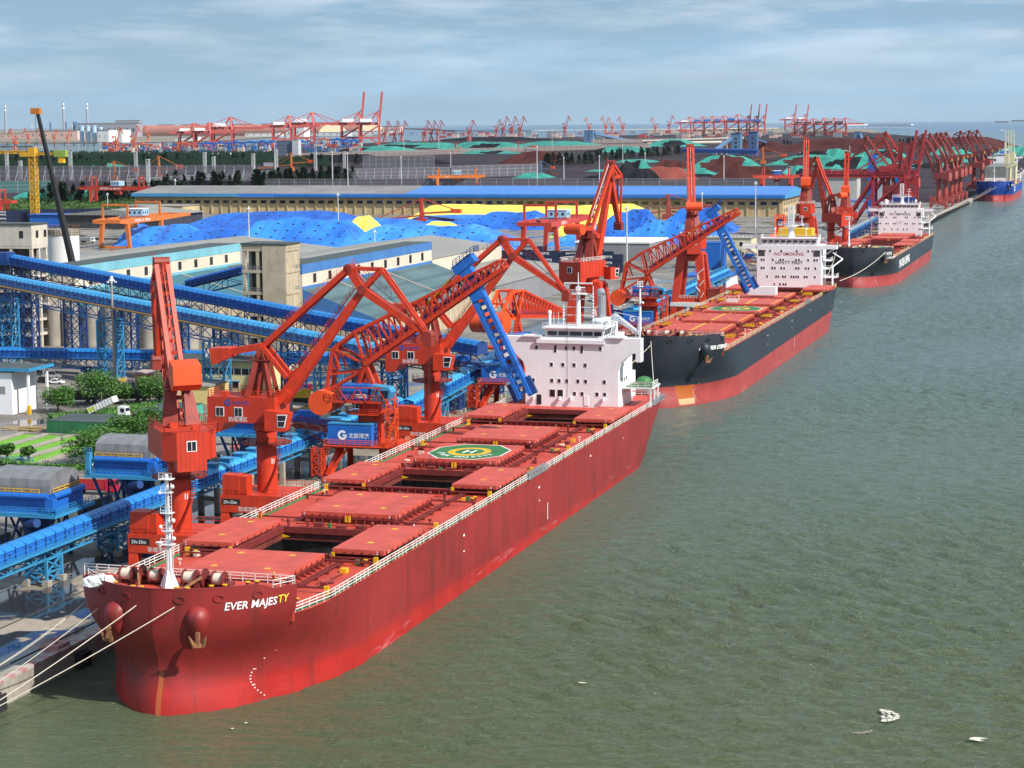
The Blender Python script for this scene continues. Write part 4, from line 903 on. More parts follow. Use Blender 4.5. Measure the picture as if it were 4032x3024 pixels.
    q.rail(pts,.9,1.0 if detail>1 else 3,.06,2); q.path(pts,.5,.08)
    pts=[P(piv[0]+(tail[0]-piv[0])*t,piv[1]+(tail[1]-piv[1])*t+.55,.0) for t in (.12,.9)]; q.rail(pts,1.1,1.1 if detail>1 else 3,.06,2); q.build('walkway',railm,T)
    q=MB()
    for s_ in (-1,1): q.bar(P(*tail,s_*.9),P(*piv,s_*.9),.7,.9)
    for i in range(9):
        t=.08+.84*i/8; q.bar(P(piv[0]+(tail[0]-piv[0])*t,piv[1]+(tail[1]-piv[1])*t,-.9),P(piv[0]+(tail[0]-piv[0])*t,piv[1]+(tail[1]-piv[1])*t,.9),.5)
    q.build('tie_beam',M,T)
    q=MB(); q.bar(P(*tail),P(*top),1.9,1.3); q.bar(P(*top),P(*tip),1.9,1.3,1.2,.8)
    for s_ in (-1,1): q.bar(P(*tail,s_*.7),P(*strut,s_*.7),.5,.6); q.bar(P(*strut,s_*.7),P(*tip,s_*.5),.5,.6); q.bar(P(*strut,s_*.7),P(*top,s_*.7),.5,.8)
    q.rail([P(tail[0],tail[1]+.6,1.3),P((tail[0]+tip[0])/2,(tail[1]+tip[1])/2+.6,1.3)],1.0,1.2,.06,2)
    q.build('fly_jib',M,T)
    q=MB()
    for c in (tail,tip,top): q.cut(); q.tube(P(c[0],c[1],-1.25),P(c[0],c[1],1.25),.8,10)
    q.box(P(tip[0],tip[1]-1.0),(1.6,2.6,1.4),R(slew)); q.builds('rope_sheaves',CDRK,T)
    # counterweight lever
    end=(-6.2*k,piv[1]+(-1.1 if theta<65 else .8)*k); q=MB()
    for s_ in (-1,1): q.bar(P(4.4,piv[1]-5.3*k,s_*1.2) if theta<65 else P(3.0,piv[1]-2.5*k,s_*1.2),P(*piv,s_*1.2),.6,.8); q.bar(P(*piv,s_*1.2),P(*end,s_*1.2),.9,1.1)
    j0=(foot[0]+boomL*.33*math.cos(th),foot[1]+boomL*.33*math.sin(th)); q.bar(P(4.4,piv[1]-5.3*k) if theta<65 else P(3.0,piv[1]-2.5*k),P(*j0),1.4,1.0)
    q.build('balance_lever',M,T)
    q=MB()
    if cwbox=='beam': q.bar(P(end[0]+.5,end[1]),P(end[0]-3.0,end[1]-.8),3.6,1.6,3.8,2.9)
    elif cwbox=='drum': q.tube(P(end[0]-.6,end[1]-.5,-2.7),P(end[0]-.6,end[1]-.5,2.7),1.5,14)
    else: q.ext([P(end[0]-2,end[1]+1.3,-2.2),P(end[0]+1.0,end[1]+2.0,-2.2),P(end[0]+1.2,end[1]-1.2,-2.2),P(end[0]-.6,end[1]-2.6,-2.2),P(end[0]-2.2,end[1]-1.6,-2.2)],P(0,0,4.4)-P(0,0,0))
    cw=q.build('counterweight',CORG if cwbox!='beam' else M,T)
    if cwbox=='beam':
        q=MB(); 
        for i in range(6): 
            t=i/5; c=V(0,0,0)+P(end[0]-3.03,end[1]-2.1+2.3*t); q.bar(P(end[0]-3.06,end[1]-2.0+2.0*t,-1.9),P(end[0]-3.06,end[1]-2.3+2.3*t+.5,1.9) if False else P(end[0]-3.06,end[1]-2.0+2.0*t,1.9),.16,.16)
        q.build('hazard_stripes',STRIPE,cw)
    # hoist ropes
    q=MB()
    for s_ in (-.5,.5): q.bar(P(tip[0],tip[1],s_),P(tip[0],max(10,tip[1]-22),s_),.05)
    q.build('hoist_rope',DGREY,T); q=MB()
    for s_ in (-.35,.35): q.bar(P(-4,hp+.5,s_),P(tail[0],tail[1]+.5,s_),.06); q.bar(P(tail[0],tail[1]+.7,s_),P(tip[0],tip[1]+.9,s_),.06)
    q.build('luffing_cable',DGREY,T)
    return T
LQ=lambda u,v: PX(u,v,-142).y
luffer('luffing_crane','nearest red luffing crane, jib end-on and steep, number 11-2 on its column',-141.7,292,128,75.5,boomL=22.3,jw=.72,number='11-2',cwbox='wedge',cab=False)
luffer('luffing_crane','red luffing crane numbered 11-3, second from the camera, jib bent over the red ship',-142,327,2,52.2,number='11-3')
luffer('luffing_crane','red luffing crane numbered 11-4 before the grey-green warehouse roof, jib bent right',-142,416,2,52.2,number='11-4')
luffer('luffing_crane','tall red crane behind the white wheelhouse mast, white railings, jib raised steeply',-143.5,556,70,72,up=8.3,boomL=24.2,jw=.9,portal='legs',railm=WRAIL,cwbox='drum',text='25t-38m')
luffer('luffing_crane','tall red-orange portal crane beside the second ship marked 25t-38m, jib pointing straight up',-142,690,106,78,up=8.3,boomL=26.3,jw=.75,cab=False,portal='legs',railm=WRAIL,cwbox='drum',text='25t-38m',M=CRED)
luffer('luffing_crane','tall red crane just left of the third ship bow with a white-railed orange jib',-142,946,98,76,up=8.8,boomL=26.0,jw=.8,cab=False,portal='legs',railm=WRAIL,cwbox='wedge',text='25t-38m')
luffer('luffing_crane','left one of two red round-columned cranes beside the third ship, hook hanging left',-142,1030,150,76,up=0.6,portal='box',number=None,cwbox='drum',detail=1)
luffer('luffing_crane','right one of two red round-columned cranes beside the third ship, orange jib',-142,1085,95,78,up=0.8,boomL=25.5,portal='box',number=None,cwbox='wedge',detail=1)
# the far group by the blue ship
FG='maroon cranes crowded at the far berth'
for i,(u,yy,sl,lab) in enumerate([(3775,1640,172,'maroon luffing crane at the left end of the far crowded row'),(3800,1700,172,'maroon luffing crane second in the far crowded row'),(3828,1760,172,'maroon luffing crane third in the far crowded row'),(3850,1800,172,'maroon luffing crane fourth in the far crowded row'),(3872,1850,172,'orange-housed luffing crane fifth in the far crowded row'),(3935,2010,172,'maroon luffing crane behind the cream ship crane'),(3975,2120,172,'maroon luffing crane second behind the blue ship'),(4015,2230,172,'maroon luffing crane at the right edge of the photo')]):
    luffer('luffing_crane',lab,-143,yy,166,66,M=CFAR,H=CFAR,MD=CFAR,up=5,boomL=28,jw=.6,portal='box',text='25t-38m',group=FG,detail=1,cwbox='beam')
luffer('luffing_crane','maroon luffing crane leaning left, between the red bridge unloader and the far crowded row',-146,1330,168,60,M=CFAR,H=CFAR,MD=CFAR,up=5,boomL=30,portal='box',group=FG,detail=1,cwbox='beam')
luffer('luffing_crane','dark red luffing crane close against the quay edge right of the bridge unloader',-146,1420,172,66,M=CRED,H=CRED,MD=CFAR,up=7,boomL=29,portal='legs',group=FG,detail=1,cwbox='beam')
# ---------------------------------------------------------------- continuous unloaders with a blue bucket leg
def unloader(label,x,y,slew,pitch=34,spout=True,sp_h=29.0,armL=34.0):
    z0=3.0; T=thing('ship_unloader',label,'ship unloader',(x,y,z0),'unloaders with blue vertical legs')
    ca,sa=math.cos(R(slew)),math.sin(R(slew))
    def P(r,z,w_=0.0): return V(r*ca-w_*sa,r*sa+w_*ca,z)
    q=MB()
    for sx in (-1,1):
        for sy in (-1,1): q.bar((sx*5.6,sy*6.0,.8),(sx*4.2,sy*2.2,6.4),1.2,1.0)
        q.bx(sx*5.7-.5,sx*5.7+.5,-8,8,.2,.85)
    q.bx(-6.6,6.6,-5.0,5.0,6.3,6.9); q.bar((-5.5,-5.4,1.5),(-2,-5,6.2),.5); q.tower(-7.6,-6.2,.8,6.3,2,2,3,.25,.15); q.bx(5.0,8.4,-4.8,4.8,3.2,6.6)
    pt=q.build('portal',CRED,T)
    q=MB(); q.rail([(-6.6,-5.6,6.9),(8.4,-5.6,6.9),(8.4,5,6.9)],1.1,1.1,.09,3); q.box((0,-5.4,6.8),(13.5,1.2,.12))
    for i in range(12): q.bar((-8.4+i*.2,-6.8,1+i*.5),(-6.9+i*.2,-6.8,1+i*.5),.12)
    for i in range(10): q.bar((5.8+i*.25,-5.2,7+i*.65),(5.8+i*.25,-4.4,7+i*.65),.14)
    q.bar((5.7,-5.2,7),(8.3,-5.2,13.6),.18); q.bar((5.7,-4.4,7),(8.3,-4.4,13.6),.18); q.lat((6.8,-3.5,6.9),(6.8,-3.5,16),1.8,1.8,5,.2,.14); q.build('stairway',CORG,pt)
    q=MB(); q.bx(-5.9,3.1,-5.15,-1.6,6.92,11.0); q.m=1; q.bx(-6.0,3.2,-5.25,-1.5,11.002,11.2); q.m=0
    eb=q.build('switch_room',[BLUE,BLUEL],T)
    q=MB(); glyphG(q,(-2.9,-5.19,8.9),(1,0,0),(0,0,1),.95); q.build('emblem',LETW,eb)
    q=MB(); q.txt('北部湾港',(-1.6,-5.19,8.45),(1,0,0),(0,0,1),.75,.01); q.build('lettering',LETW,eb)
    q=MB(); q.lathe([(2.6,6.9),(2.6,12.3),(3.6,12.6),(3.6,12.9),(2.3,12.95),(2.3,15.1)],(1.2,0,0),20); q.build('column',CRED,T,smooth=True)
    q=MB(); q.rail([(1.2+5*math.cos(2*PI*i/14),5*math.sin(2*PI*i/14),12.9) for i in range(15)],1.05,2,.08,3); q.lathe([(3.6,12.7),(5.0,12.8),(5.0,12.9),(3.6,12.9)],(1.2,0,0),18); q.build('slewing_platform',CRED,T)
    q=MB(); q.ext([P(-7,15.1,-4.4),P(5,15.1,-4.4),P(5,15.1,4.4),P(-7,15.1,4.4)],(0,0,.5)); q.rail([P(-7,15.6,-4.4),P(5,15.6,-4.4),P(5,15.6,4.4)],1.1,1.2,.1,2); q.rail([P(-7,15.6,-4.4),P(-7,15.6,4.4)],1.1,1.2,.1,2)
    for r_ in (-6,-2,2): q.bar(P(r_,15.2,-4.5),P(r_+2,18.2,-4.5),.16); q.bar(P(r_+4,15.2,-4.5),P(r_+2,18.2,-4.5),.16)
    q.bar(P(-6,18.2,-4.5),P(5,18.2,-4.5),.2); q.build('upper_frame',CRED,T)
    q=MB(); q.ext([P(-3.4,15.61,-4.0),P(2.0,15.61,-4.0),P(2.0,15.61,-.6),P(-3.4,15.61,-.6)],(0,0,3.1)); er=q.build('electric_room',BLUE,T)
    if abs(slew)<45:
        q=MB(); q.ext([P(-.8,16.2,-4.03),P(1.6,16.2,-4.03),P(1.6,16.9,-4.03),P(-.8,16.9,-4.03)],P(0,0,-.03)-P(0,0,0)); q.build('plate',WFRAME,er)
        q=MB(); q.txt('SAMSUNG'[:0]+'POWER',P(-.5,16.35,-4.08),P(1,0)-P(0,0),(0,0,1),.4,.01); q.build('lettering',LETK,er)
    q=MB(); q.ext([P(2.6,15.61,-4.2),P(6.2,15.61,-4.2),P(6.9,17.4,-4.2),P(6.2,18.3,-4.2),P(2.6,18.7,-4.2)],P(0,0,3.0)-P(0,0,0)); cb=q.build('cab',BLUEL,T)
    q=MB(); q.ext([P(4.6,16.2,-4.23),P(6.0,16.2,-4.23),P(6.3,17.7,-4.23),P(4.6,17.7,-4.23)],P(0,0,-.02)-P(0,0,0)); q.build('cab_window',DARK,cb)
    # A-frame, boom, back structure
    hin=(.6,22.6); pr=R(pitch); ax=(math.cos(pr),math.sin(pr)); nx=(-math.sin(pr),math.cos(pr))
    def Bp(t,n_,w_=0): return P(hin[0]+ax[0]*t+nx[0]*n_,hin[1]+ax[1]*t+nx[1]*n_,w_)
    q=MB()
    for s_ in (-1,1): q.bar(P(-1.8,15.6,s_*1.8),P(*hin,s_*1.5),.8); q.bar(P(3.4,15.6,s_*1.8),P(*hin,s_*1.5),.8); q.bar(P(-1.8,18.5,s_*1.8),P(3.4,18.5,s_*1.8),.3)
    q.bar(P(*hin,-1.8),P(*hin,1.8),.9); q.build('hinge_tower',CRED,T)
    q=MB(); W_=1.9
    n_=13
    for s_ in (-1,1):
        q.bar(Bp(0,0,s_*W_),Bp(armL,0,s_*W_*.8),1.0,1.1,.7,.8)
        q.bar(Bp(2,6.2,s_*W_),Bp(armL,1.6,s_*W_*.8),.6,.6,.45,.45)
        for i in range(n_):
            t0=2+(armL-2)*i/n_; t1=2+(armL-2)*(i+1)/n_; h0=6.2-4.6*i/n_; h1=6.2-4.6*(i+1)/n_
            q.bar(Bp(t0,0,s_*W_*.95),Bp(t1,h1,s_*W_*.95),.32); q.bar(Bp(t1,0,s_*W_*.95),Bp(t1,h1,s_*W_*.95),.3)
    for i in range(n_+1):
        t0=2+(armL-2)*i/n_; h0=6.2-4.6*i/n_
        q.bar(Bp(t0,h0,-W_*.9),Bp(t0,h0,W_*.9),.22); q.bar(Bp(t0,0,-W_*.9),Bp(t0,0,W_*.9),.26)
        if i<n_: q.bar(Bp(t0,h0,-W_*.9),Bp(t0+(armL-2)/n_,h0-4.6/n_,W_*.9),.18); q.bar(Bp(t0,0,W_*.9),Bp(t0+(armL-2)/n_,0,-W_*.9),.18)
    q.rail([Bp(1,.5,-W_-1.0),Bp(armL-1,.5,-W_-.8)],1.1,1.2,.09,2)
    q.build('boom',CRED,T)
    q=MB(); q.bar(Bp(1.5,.9,0),Bp(armL-3,.9,0),1.5,1.1); q.build('belt_housing',BLUED,T)
    # back frame carrying the drum counterweight
    q=MB(); k1=Bp(2,6.2); rr=lambda dx,dz,t=R(pitch-34):(hin[0]+dx*math.cos(t)-dz*math.sin(t),hin[1]+dx*math.sin(t)+dz*math.cos(t)); K0,K1,K2,KD,KM,KB,KC=rr(-1.8,6.26),rr(-6.4,2.86),rr(-8.0,-5.7),rr(-8.4,-7.6),rr(-5,-1.2),rr(-7.4,-2.3),rr(-1,-1.5)
    for s_ in (-1,1):
        for a_,b_,wd in ((K0,K1,.55),(K1,K2,.6),(K1,hin,.45),(K2,KC,.5),(K1,KM,.35),(KB,KC,.35),(K0,hin,.5)):
            q.bar(P(*a_,s_*2.0),P(*b_,s_*1.8),wd)
    for a_ in (K0,K1,K2,((K1[0]+K2[0])/2,(K1[1]+K2[1])/2)): q.bar(P(*a_,-2.0),P(*a_,2.0),.45)
    q.bar(P(*K0,-2),P(*K1,2),.25); q.bar(P(*K1,-2),P(*K2,2),.25)
    for i in range(11): q.bar(P(hin[0]-2.0+i*.2,18+i*.55,-2.3),P(hin[0]-1.0+i*.2,18+i*.55,-2.3),.14)
    q.build('back_frame',CORG if pitch<20 else CRED,T)
    q=MB(); q.tube(P(*KD,-4.4),P(*KD,4.4),2.45,24); cw=q.build('counterweight_drum',CORG,T,smooth=True)
    q=MB()
    for w_ in (-.8,1.4): q.cut(); q.tube(P(*KD,w_-.1),P(*KD,w_+.1),2.49,24)
    q.builds('drum_band',CDRK,cw)
    q=MB(); c_=V(9.6,-6.2,5.0)
    for i in range(24):
        t,u=2*PI*i/24,2*PI*(i+1)/24; q.bar(c_+V(0,2.6*math.cos(t),2.6*math.sin(t)),c_+V(0,2.6*math.cos(u),2.6*math.sin(u)),.3); q.bar(c_,c_+V(0,2.6*math.cos(t),2.6*math.sin(t)),.10)
    q.tube(c_-V(.5,0,0),c_+V(.5,0,0),.6,10); q.bar((9.6,-6.2,.5),(9.6,-6.2,5),.4); q.build('cable_reel',mat('reel_pink_red',(0.55,0.07,0.08),rough=.5),T)
    # landward belt bridge
    q=MB(); q.lat((-6.5,3.5,8.2),(-17,3.5,9.6),2.2,.8,7,.22,.14); q.rail([(-6.5,2.2,9.2),(-17,2.2,10.3)],1.0,1.2,.08,2); q.bar((-17,3.5,9.4),(-6.5,3.5,4.0),.3); br=q.build('belt_bridge',CRED,T)
    q=MB(); q.bar((-4,3.5,9.6),(-17,3.5,10.8),1.6,1.1); q.box((-13.5,3.5,11.6),(4.2,2,1.3)); q.build('belt_cover',BLUE,br)
    q=MB(); 
    for yy in (3.0,4.4):
        q.tube((-17.5,yy,10.5),(-17.5,yy,13.2),.4,8); q.tube((-17.5,yy,13.2),(-18.3,yy,13.9),.4,8); q.tube((-18.3,yy,13.9),(-19,yy,13.2),.4,8)
    q.build('dust_pipe',GREY,br)
    # blue vertical bucket leg hung from the boom tip
    if spout:
        c=Bp(armL-6.5,.6); top=P(hin[0]+ax[0]*(armL-6.5)-3.0,0)+V(0,0,c.z+3.6); bot=top+(P(12.2,0)-P(0,0))+V(0,0,-sp_h+3.6)
        q=MB(); dirv=(bot-top).normalized(); side=(P(1,0)-P(0,0)); 
        nn=side-dirv*side.dot(dirv); nn.normalize()
        for s_ in (-1,1): q.bar(top+nn*s_*1.1+dirv*6,bot+nn*s_*1.1,2.0,.75)
        L_=(bot-top).length
        for i in range(15):
            a_=top+dirv*(7+i*(L_-8)/14); q.bar(a_-nn*.74,a_+nn*.74,1.4,.7)
        q.bar(top,top+dirv*7.5,2.2,2.4,2.6,2.8); q.bar(top-nn*1.8-V(0,0,.6),top+nn*2.4+V(0,0,.4),3.0,1.8)
        lg=q.build('bucket_leg',BLUE,T)
        q=MB(); w0=P(0,0,1)-P(0,0,0)
        q.rail([top-nn*1.9-w0*1.7+V(0,0,.3),top+nn*2.8-w0*1.7+V(0,0,1.1)],1.3,.8,.1,3); q.rail([top+nn*2.8-w0*1.7+V(0,0,1.1),top+nn*2.8+w0*1.7+V(0,0,1.1)],1.3,.8,.1,3)
        q.cut(); q.rail([bot-dirv*6-nn*2-w0*1.6,bot-dirv*6+nn*2-w0*1.6],1.1,.8,.1,3); q.builds('leg_railing',BLUED,lg)
        q=MB(); q.bar(bot-nn*1.6-dirv*3.5,bot-nn*1.6+dirv*.2,.8,1.8); q.bar(bot+nn*1.6-dirv*3.5,bot+nn*1.6+dirv*.2,.8,1.8); q.build('digging_foot',BLUED,lg)
        q=MB(); m_=top+(Bp(armL*.55,2.8)-top)*.45; q.tube(top-nn*.5+V(0,0,-.5),m_,.14,8); q.m=1; q.tube(m_,Bp(armL*.5,2.8),.28,8); q.build('luffing_cylinder',[GREY,YEL],T)
    return T
unloader('orange-red unloader with drum counterweight whose blue leg dips to the red ship aft hatch',-143,378,2)
unloader('red unloader with drum counterweight whose blue leg reaches into the second ship',-143,624,2,pitch=33,sp_h=27.5)
unloader('orange unloader behind the white wheelhouse, boom pointing away and drum seen from the side',-143,478,80,pitch=-5,spout=False,armL=26)
unloader('unloader half hidden behind the second ship yellow funnel, blue leg raised',-143,880,100,pitch=10,spout=False,armL=22)
# ---------------------------------------------------------------- ground
def ground_mat(name,a,b,wet=0.0,wetcol=(0.03,0.03,0.032),scale=0.03,fine=0.4,patch=None):
    mt=bpy.data.materials.new(name); mt.use_nodes=True; t=mt.node_tree; t.nodes.clear(); n=t.nodes.new; l=t.links.new
    o=n('ShaderNodeOutputMaterial'); bs=n('ShaderNodeBsdfPrincipled'); l(bs.outputs[0],o.inputs[0]); co=n('ShaderNodeTexCoord')
    def nz(s,d=7,r=.62,dis=0):
        z=n('ShaderNodeTexNoise'); z.inputs['Scale'].default_value=s; z.inputs['Detail'].default_value=d; z.inputs['Roughness'].default_value=r; z.inputs['Distortion'].default_value=dis; l(co.outputs['Object'],z.inputs['Vector']); return z.outputs['Fac']
    def mr(s,a_,c,d=0,e=1):
        q=n('ShaderNodeMapRange'); q.inputs[1].default_value=a_; q.inputs[2].default_value=c; q.inputs[3].default_value=d; q.inputs[4].default_value=e; l(s,q.inputs[0]); return q.outputs[0]
    def mix(f,x,y):
        q=n('ShaderNodeMix'); q.data_type='RGBA'; l(f,q.inputs[0])
        for k,z in ((6,x),(7,y)):
            if isinstance(z,tuple): q.inputs[k].default_value=(*z,1)
            else: l(z,q.inputs[k])
        return q.outputs[2]
    c=mix(mr(nz(scale),.35,.65),a,b); c=mix(mr(nz(fine,9,.7),.5,.75,0,.45),c,tuple(x*.5 for x in a)); c=mix(mr(nz(scale*3,8,.7,.6),.56,.62,0,.55),c,tuple(min(1,x*1.35) for x in b))
    if patch: c=mix(mr(nz(scale*1.7,6,.6,.5),.60,.66,0,.8),c,patch)
    # expansion joints of the slabs
    sp=n('ShaderNodeSeparateXYZ'); l(co.outputs['Object'],sp.inputs[0])
    if wet>0:
        w_=mr(nz(scale*.9,4,.5,.8),.62-wet*.14,.635-wet*.14); c=mix(w_,c,wetcol); q=n('ShaderNodeMapRange'); q.inputs[3].default_value=.8; q.inputs[4].default_value=.06; l(w_,q.inputs[0]); l(q.outputs[0],bs.inputs['Roughness'])
    else: bs.inputs['Roughness'].default_value=.9; bs.inputs['Specular IOR Level'].default_value=.08
    l(c,bs.inputs['Base Color']); bp=n('ShaderNodeBump'); bp.inputs['Strength'].default_value=.3; bp.inputs['Distance'].default_value=.3; l(nz(.5),bp.inputs['Height'])
    l(bp.outputs[0],bs.inputs['Normal']) if wet<=0 else None
    return mt
YARD=ground_mat('yard_concrete',(0.12,0.108,0.095),(0.26,0.235,0.20),wet=.35,scale=.045)
APRON=ground_mat('quay_apron',(0.17,0.145,0.11),(0.36,0.30,0.23),wet=.75,scale=.038)
COALG=ground_mat('coal_yard_ground',(0.024,0.022,0.030),(0.058,0.042,0.048),scale=.006,fine=.03)
FARG=ground_mat('far_shore_ground',(0.16,0.15,0.12),(0.30,0.26,0.20),scale=.002,fine=.01)
ROADM=mat('asphalt',(0.10,0.10,0.098),rough=.8,var=.25,scale=.1)
CONC=mat('concrete',(0.34,0.31,0.26),rough=.85,var=.18,dirt=.5,dcol=(.12,.10,.08),streak=.45,scale=.25)
CONCL=mat('pale_concrete',(0.55,0.50,0.42),rough=.85,var=.12,dirt=.4,dcol=(.30,.25,.19),streak=.5,scale=.2)
CONCT=mat('tan_concrete',(0.46,0.39,0.27),rough=.85,var=.14,dirt=.4,dcol=(.22,.17,.11),streak=.5,scale=.2)
PINK=mat('faded_kerb_red',(0.42,0.20,0.19),rough=.8,var=.15); PALE=mat('kerb_white',(0.42,0.38,0.34),rough=.8,var=.15,dirt=.5,dcol=(.3,.25,.2))
RUB=mat('rubber',(0.02,0.02,0.022),rough=.8,var=.3)
LAND=[(-133.5,-300),(-133.5,3300)]
g1=lambda u,v:tuple(G(u,v,3.0)[:2])
edge=[g1(3880,556),g1(3560,533),g1(3400,520),g1(2950,527),g1(2700,530),g1(2400,533),g1(2000,548),g1(1500,560),g1(1300,572),g1(1000,590),g1(700,602),g1(430,604),g1(0,608),(-6000,4700),(-6000,-300)]
q=MB(); pts=[(x,y,3.0) for x,y in LAND+edge]; q.poly(pts); q.build('yard_ground',YARD,kind='structure')
q=MB(); q.poly([(x,y,3.004) for x,y in [(-600,1760),(-136.5,1760),(-136.5,3290)]+edge[:-2]+[(-3500,3000),(-2600,1900)]]); q.build('coal_yard_ground',COALG,kind='structure')
q=MB(); q.poly([(-160,-290,3.006),(-136.5,-290,3.006),(-136.5,1500,3.006),(-160,1500,3.006)]); q.build('quay_apron',APRON,kind='structure')
q=MB(); q.bx(-136.4,-133.5,-300,3300,-2,3.01)
q.build('quay_wall',CONC,kind='structure')
q=MB()
for a,b in ((-10,3300),): pass
for i in range(0,120):
    y0=150+i*1.5; q.m=i%2; q.bx(-134.5,-133.45,y0,y0+1.499,3.012,3.4)
for i in range(60,560):
    y0=150+i*3.0; q.m=i%2
    if y0<1500: q.bx(-134.6,-133.45,y0,y0+2.999,3.012,3.45)
    elif i%6==0: q.m=1; q.bx(-134.6,-133.45,y0,y0+12,3.012,3.35)
q.build('quay_kerb',[PINK,PALE],kind='structure')
def fender(name,lab,y,m_,grp,s=1.0):
    q=MB(); q.bx(0,.9*s,-1.1*s,1.1*s,-.9,.9); q.bx(.9*s,1.15*s,-1.4*s,1.4*s,-1.1,1.1); q.tube((.2,-1.3*s,.9),(.2,1.3*s,.9),.35,8); o=q.build(name,m_,None,lab,'fender',grp); o.location=(-133.49,y,1.0); return o
f0=fender('quay_fender','black rubber fender on the quay wall nearest the bottom left corner',205,RUB,'fenders along the quay')
fender('quay_fender','blue fender on the quay wall beside the mooring ropes',215.5,BLUE,'fenders along the quay')
fb=fender('quay_fender','black rubber fender on the quay wall just beyond the blue one',221,RUB,'fenders along the quay')
fc=fender('quay_fender','black rubber fender beside the port bow of the red ship',243,RUB,'fenders along the quay')
for i in range(50):
    o=fc.copy(); C.objects.link(o); o.location=(-133.49,1122+i*14,1.0); o.scale=(1.6,2.2,1.4); o['label']='block fender in the row along the far open quay wall'; 
q=MB(); q.bx(-1.2,1.2,-1.6,1.6,0,.9); q.tube((0,0,.9),(0,0,1.5),.3,8); q.tube((0,0,1.5),(0,0,1.7),.45,8)
bo=q.build('mooring_bollard',PINK,None,'pink mooring bollard block on the quay edge near the red bow','bollard','bollards on the quay'); bo.location=(-135.2,240,3.0)
o=bo.copy(); C.objects.link(o); o.location=(-134.9,217.0,3.0); o['label']='pink mooring bollard block holding the two nearest ropes'
# crane rails
q=MB()
for x in (-137.4,-148.4): q.bx(x-.1,x+.1,-200,1500,3.01,3.1)
q.builds('crane_rail',DGREY,None,kind='structure')
# mooring ropes
def rope(a,b,lab,sag=1.2,r=.07):
    q=MB(); a=Vector(a); b=Vector(b); pts=[a.lerp(b,i/14)+V(0,0,-sag*4*(i/14)*(1-i/14)) for i in range(15)]
    for p,s_ in zip(pts[:-1],pts[1:]): q.tube(p,s_,r,6)
    q.build('mooring_rope',ROPE,None,lab,'rope','mooring ropes')
rope(PY(553,2372,225.3),G(-60,2795,3.5),'thick cream mooring rope from the stem of the red ship to the bottom left corner',.25,.065)
rope(PY(715,2374,225.6),G(-60,2810,3.5),'lower mooring rope from the starboard side of the red bow',.25,.06)
rope(PY(434,2358,229),G(-60,2722,3.5),'upper mooring rope from the port side of the red bow',.25,.055)
rope(PY(370,2340,232),(-134.4,217.2,4.6),'slack mooring rope dropping to the pink bollard',.6,.04)
rope(PY(374,2336,232.4),(-134.6,216.8,4.6),'twin of the slack rope dropping to the pink bollard',.9,.04)
rope(PY(2562,1330,512),(-98.8,440,12.5),'white rope between the red ship stern and the black bow',.6,.09)
rope(PY(2580,1340,514),(-113,447,12.5),'second rope from the black bow to the red ship stern',.6,.09)
rope((-100.5,900.3,15.5),(-98,735,15.5),'white rope from the third ship bow to the second ship stern',1.5,.12)
rope((-121.5,899.0,15.5),(-104,739,15.5),'rope from the third ship port bow to the second ship stern',1.5,.1)
for k,(u,v) in enumerate(((3905,738),(3925,735))): rope(PY(u,v,1868),(-134,1560-60*k,4),['mooring rope from the blue bow to the far quay','second mooring rope from the blue bow to the far quay'][k],2,.09)
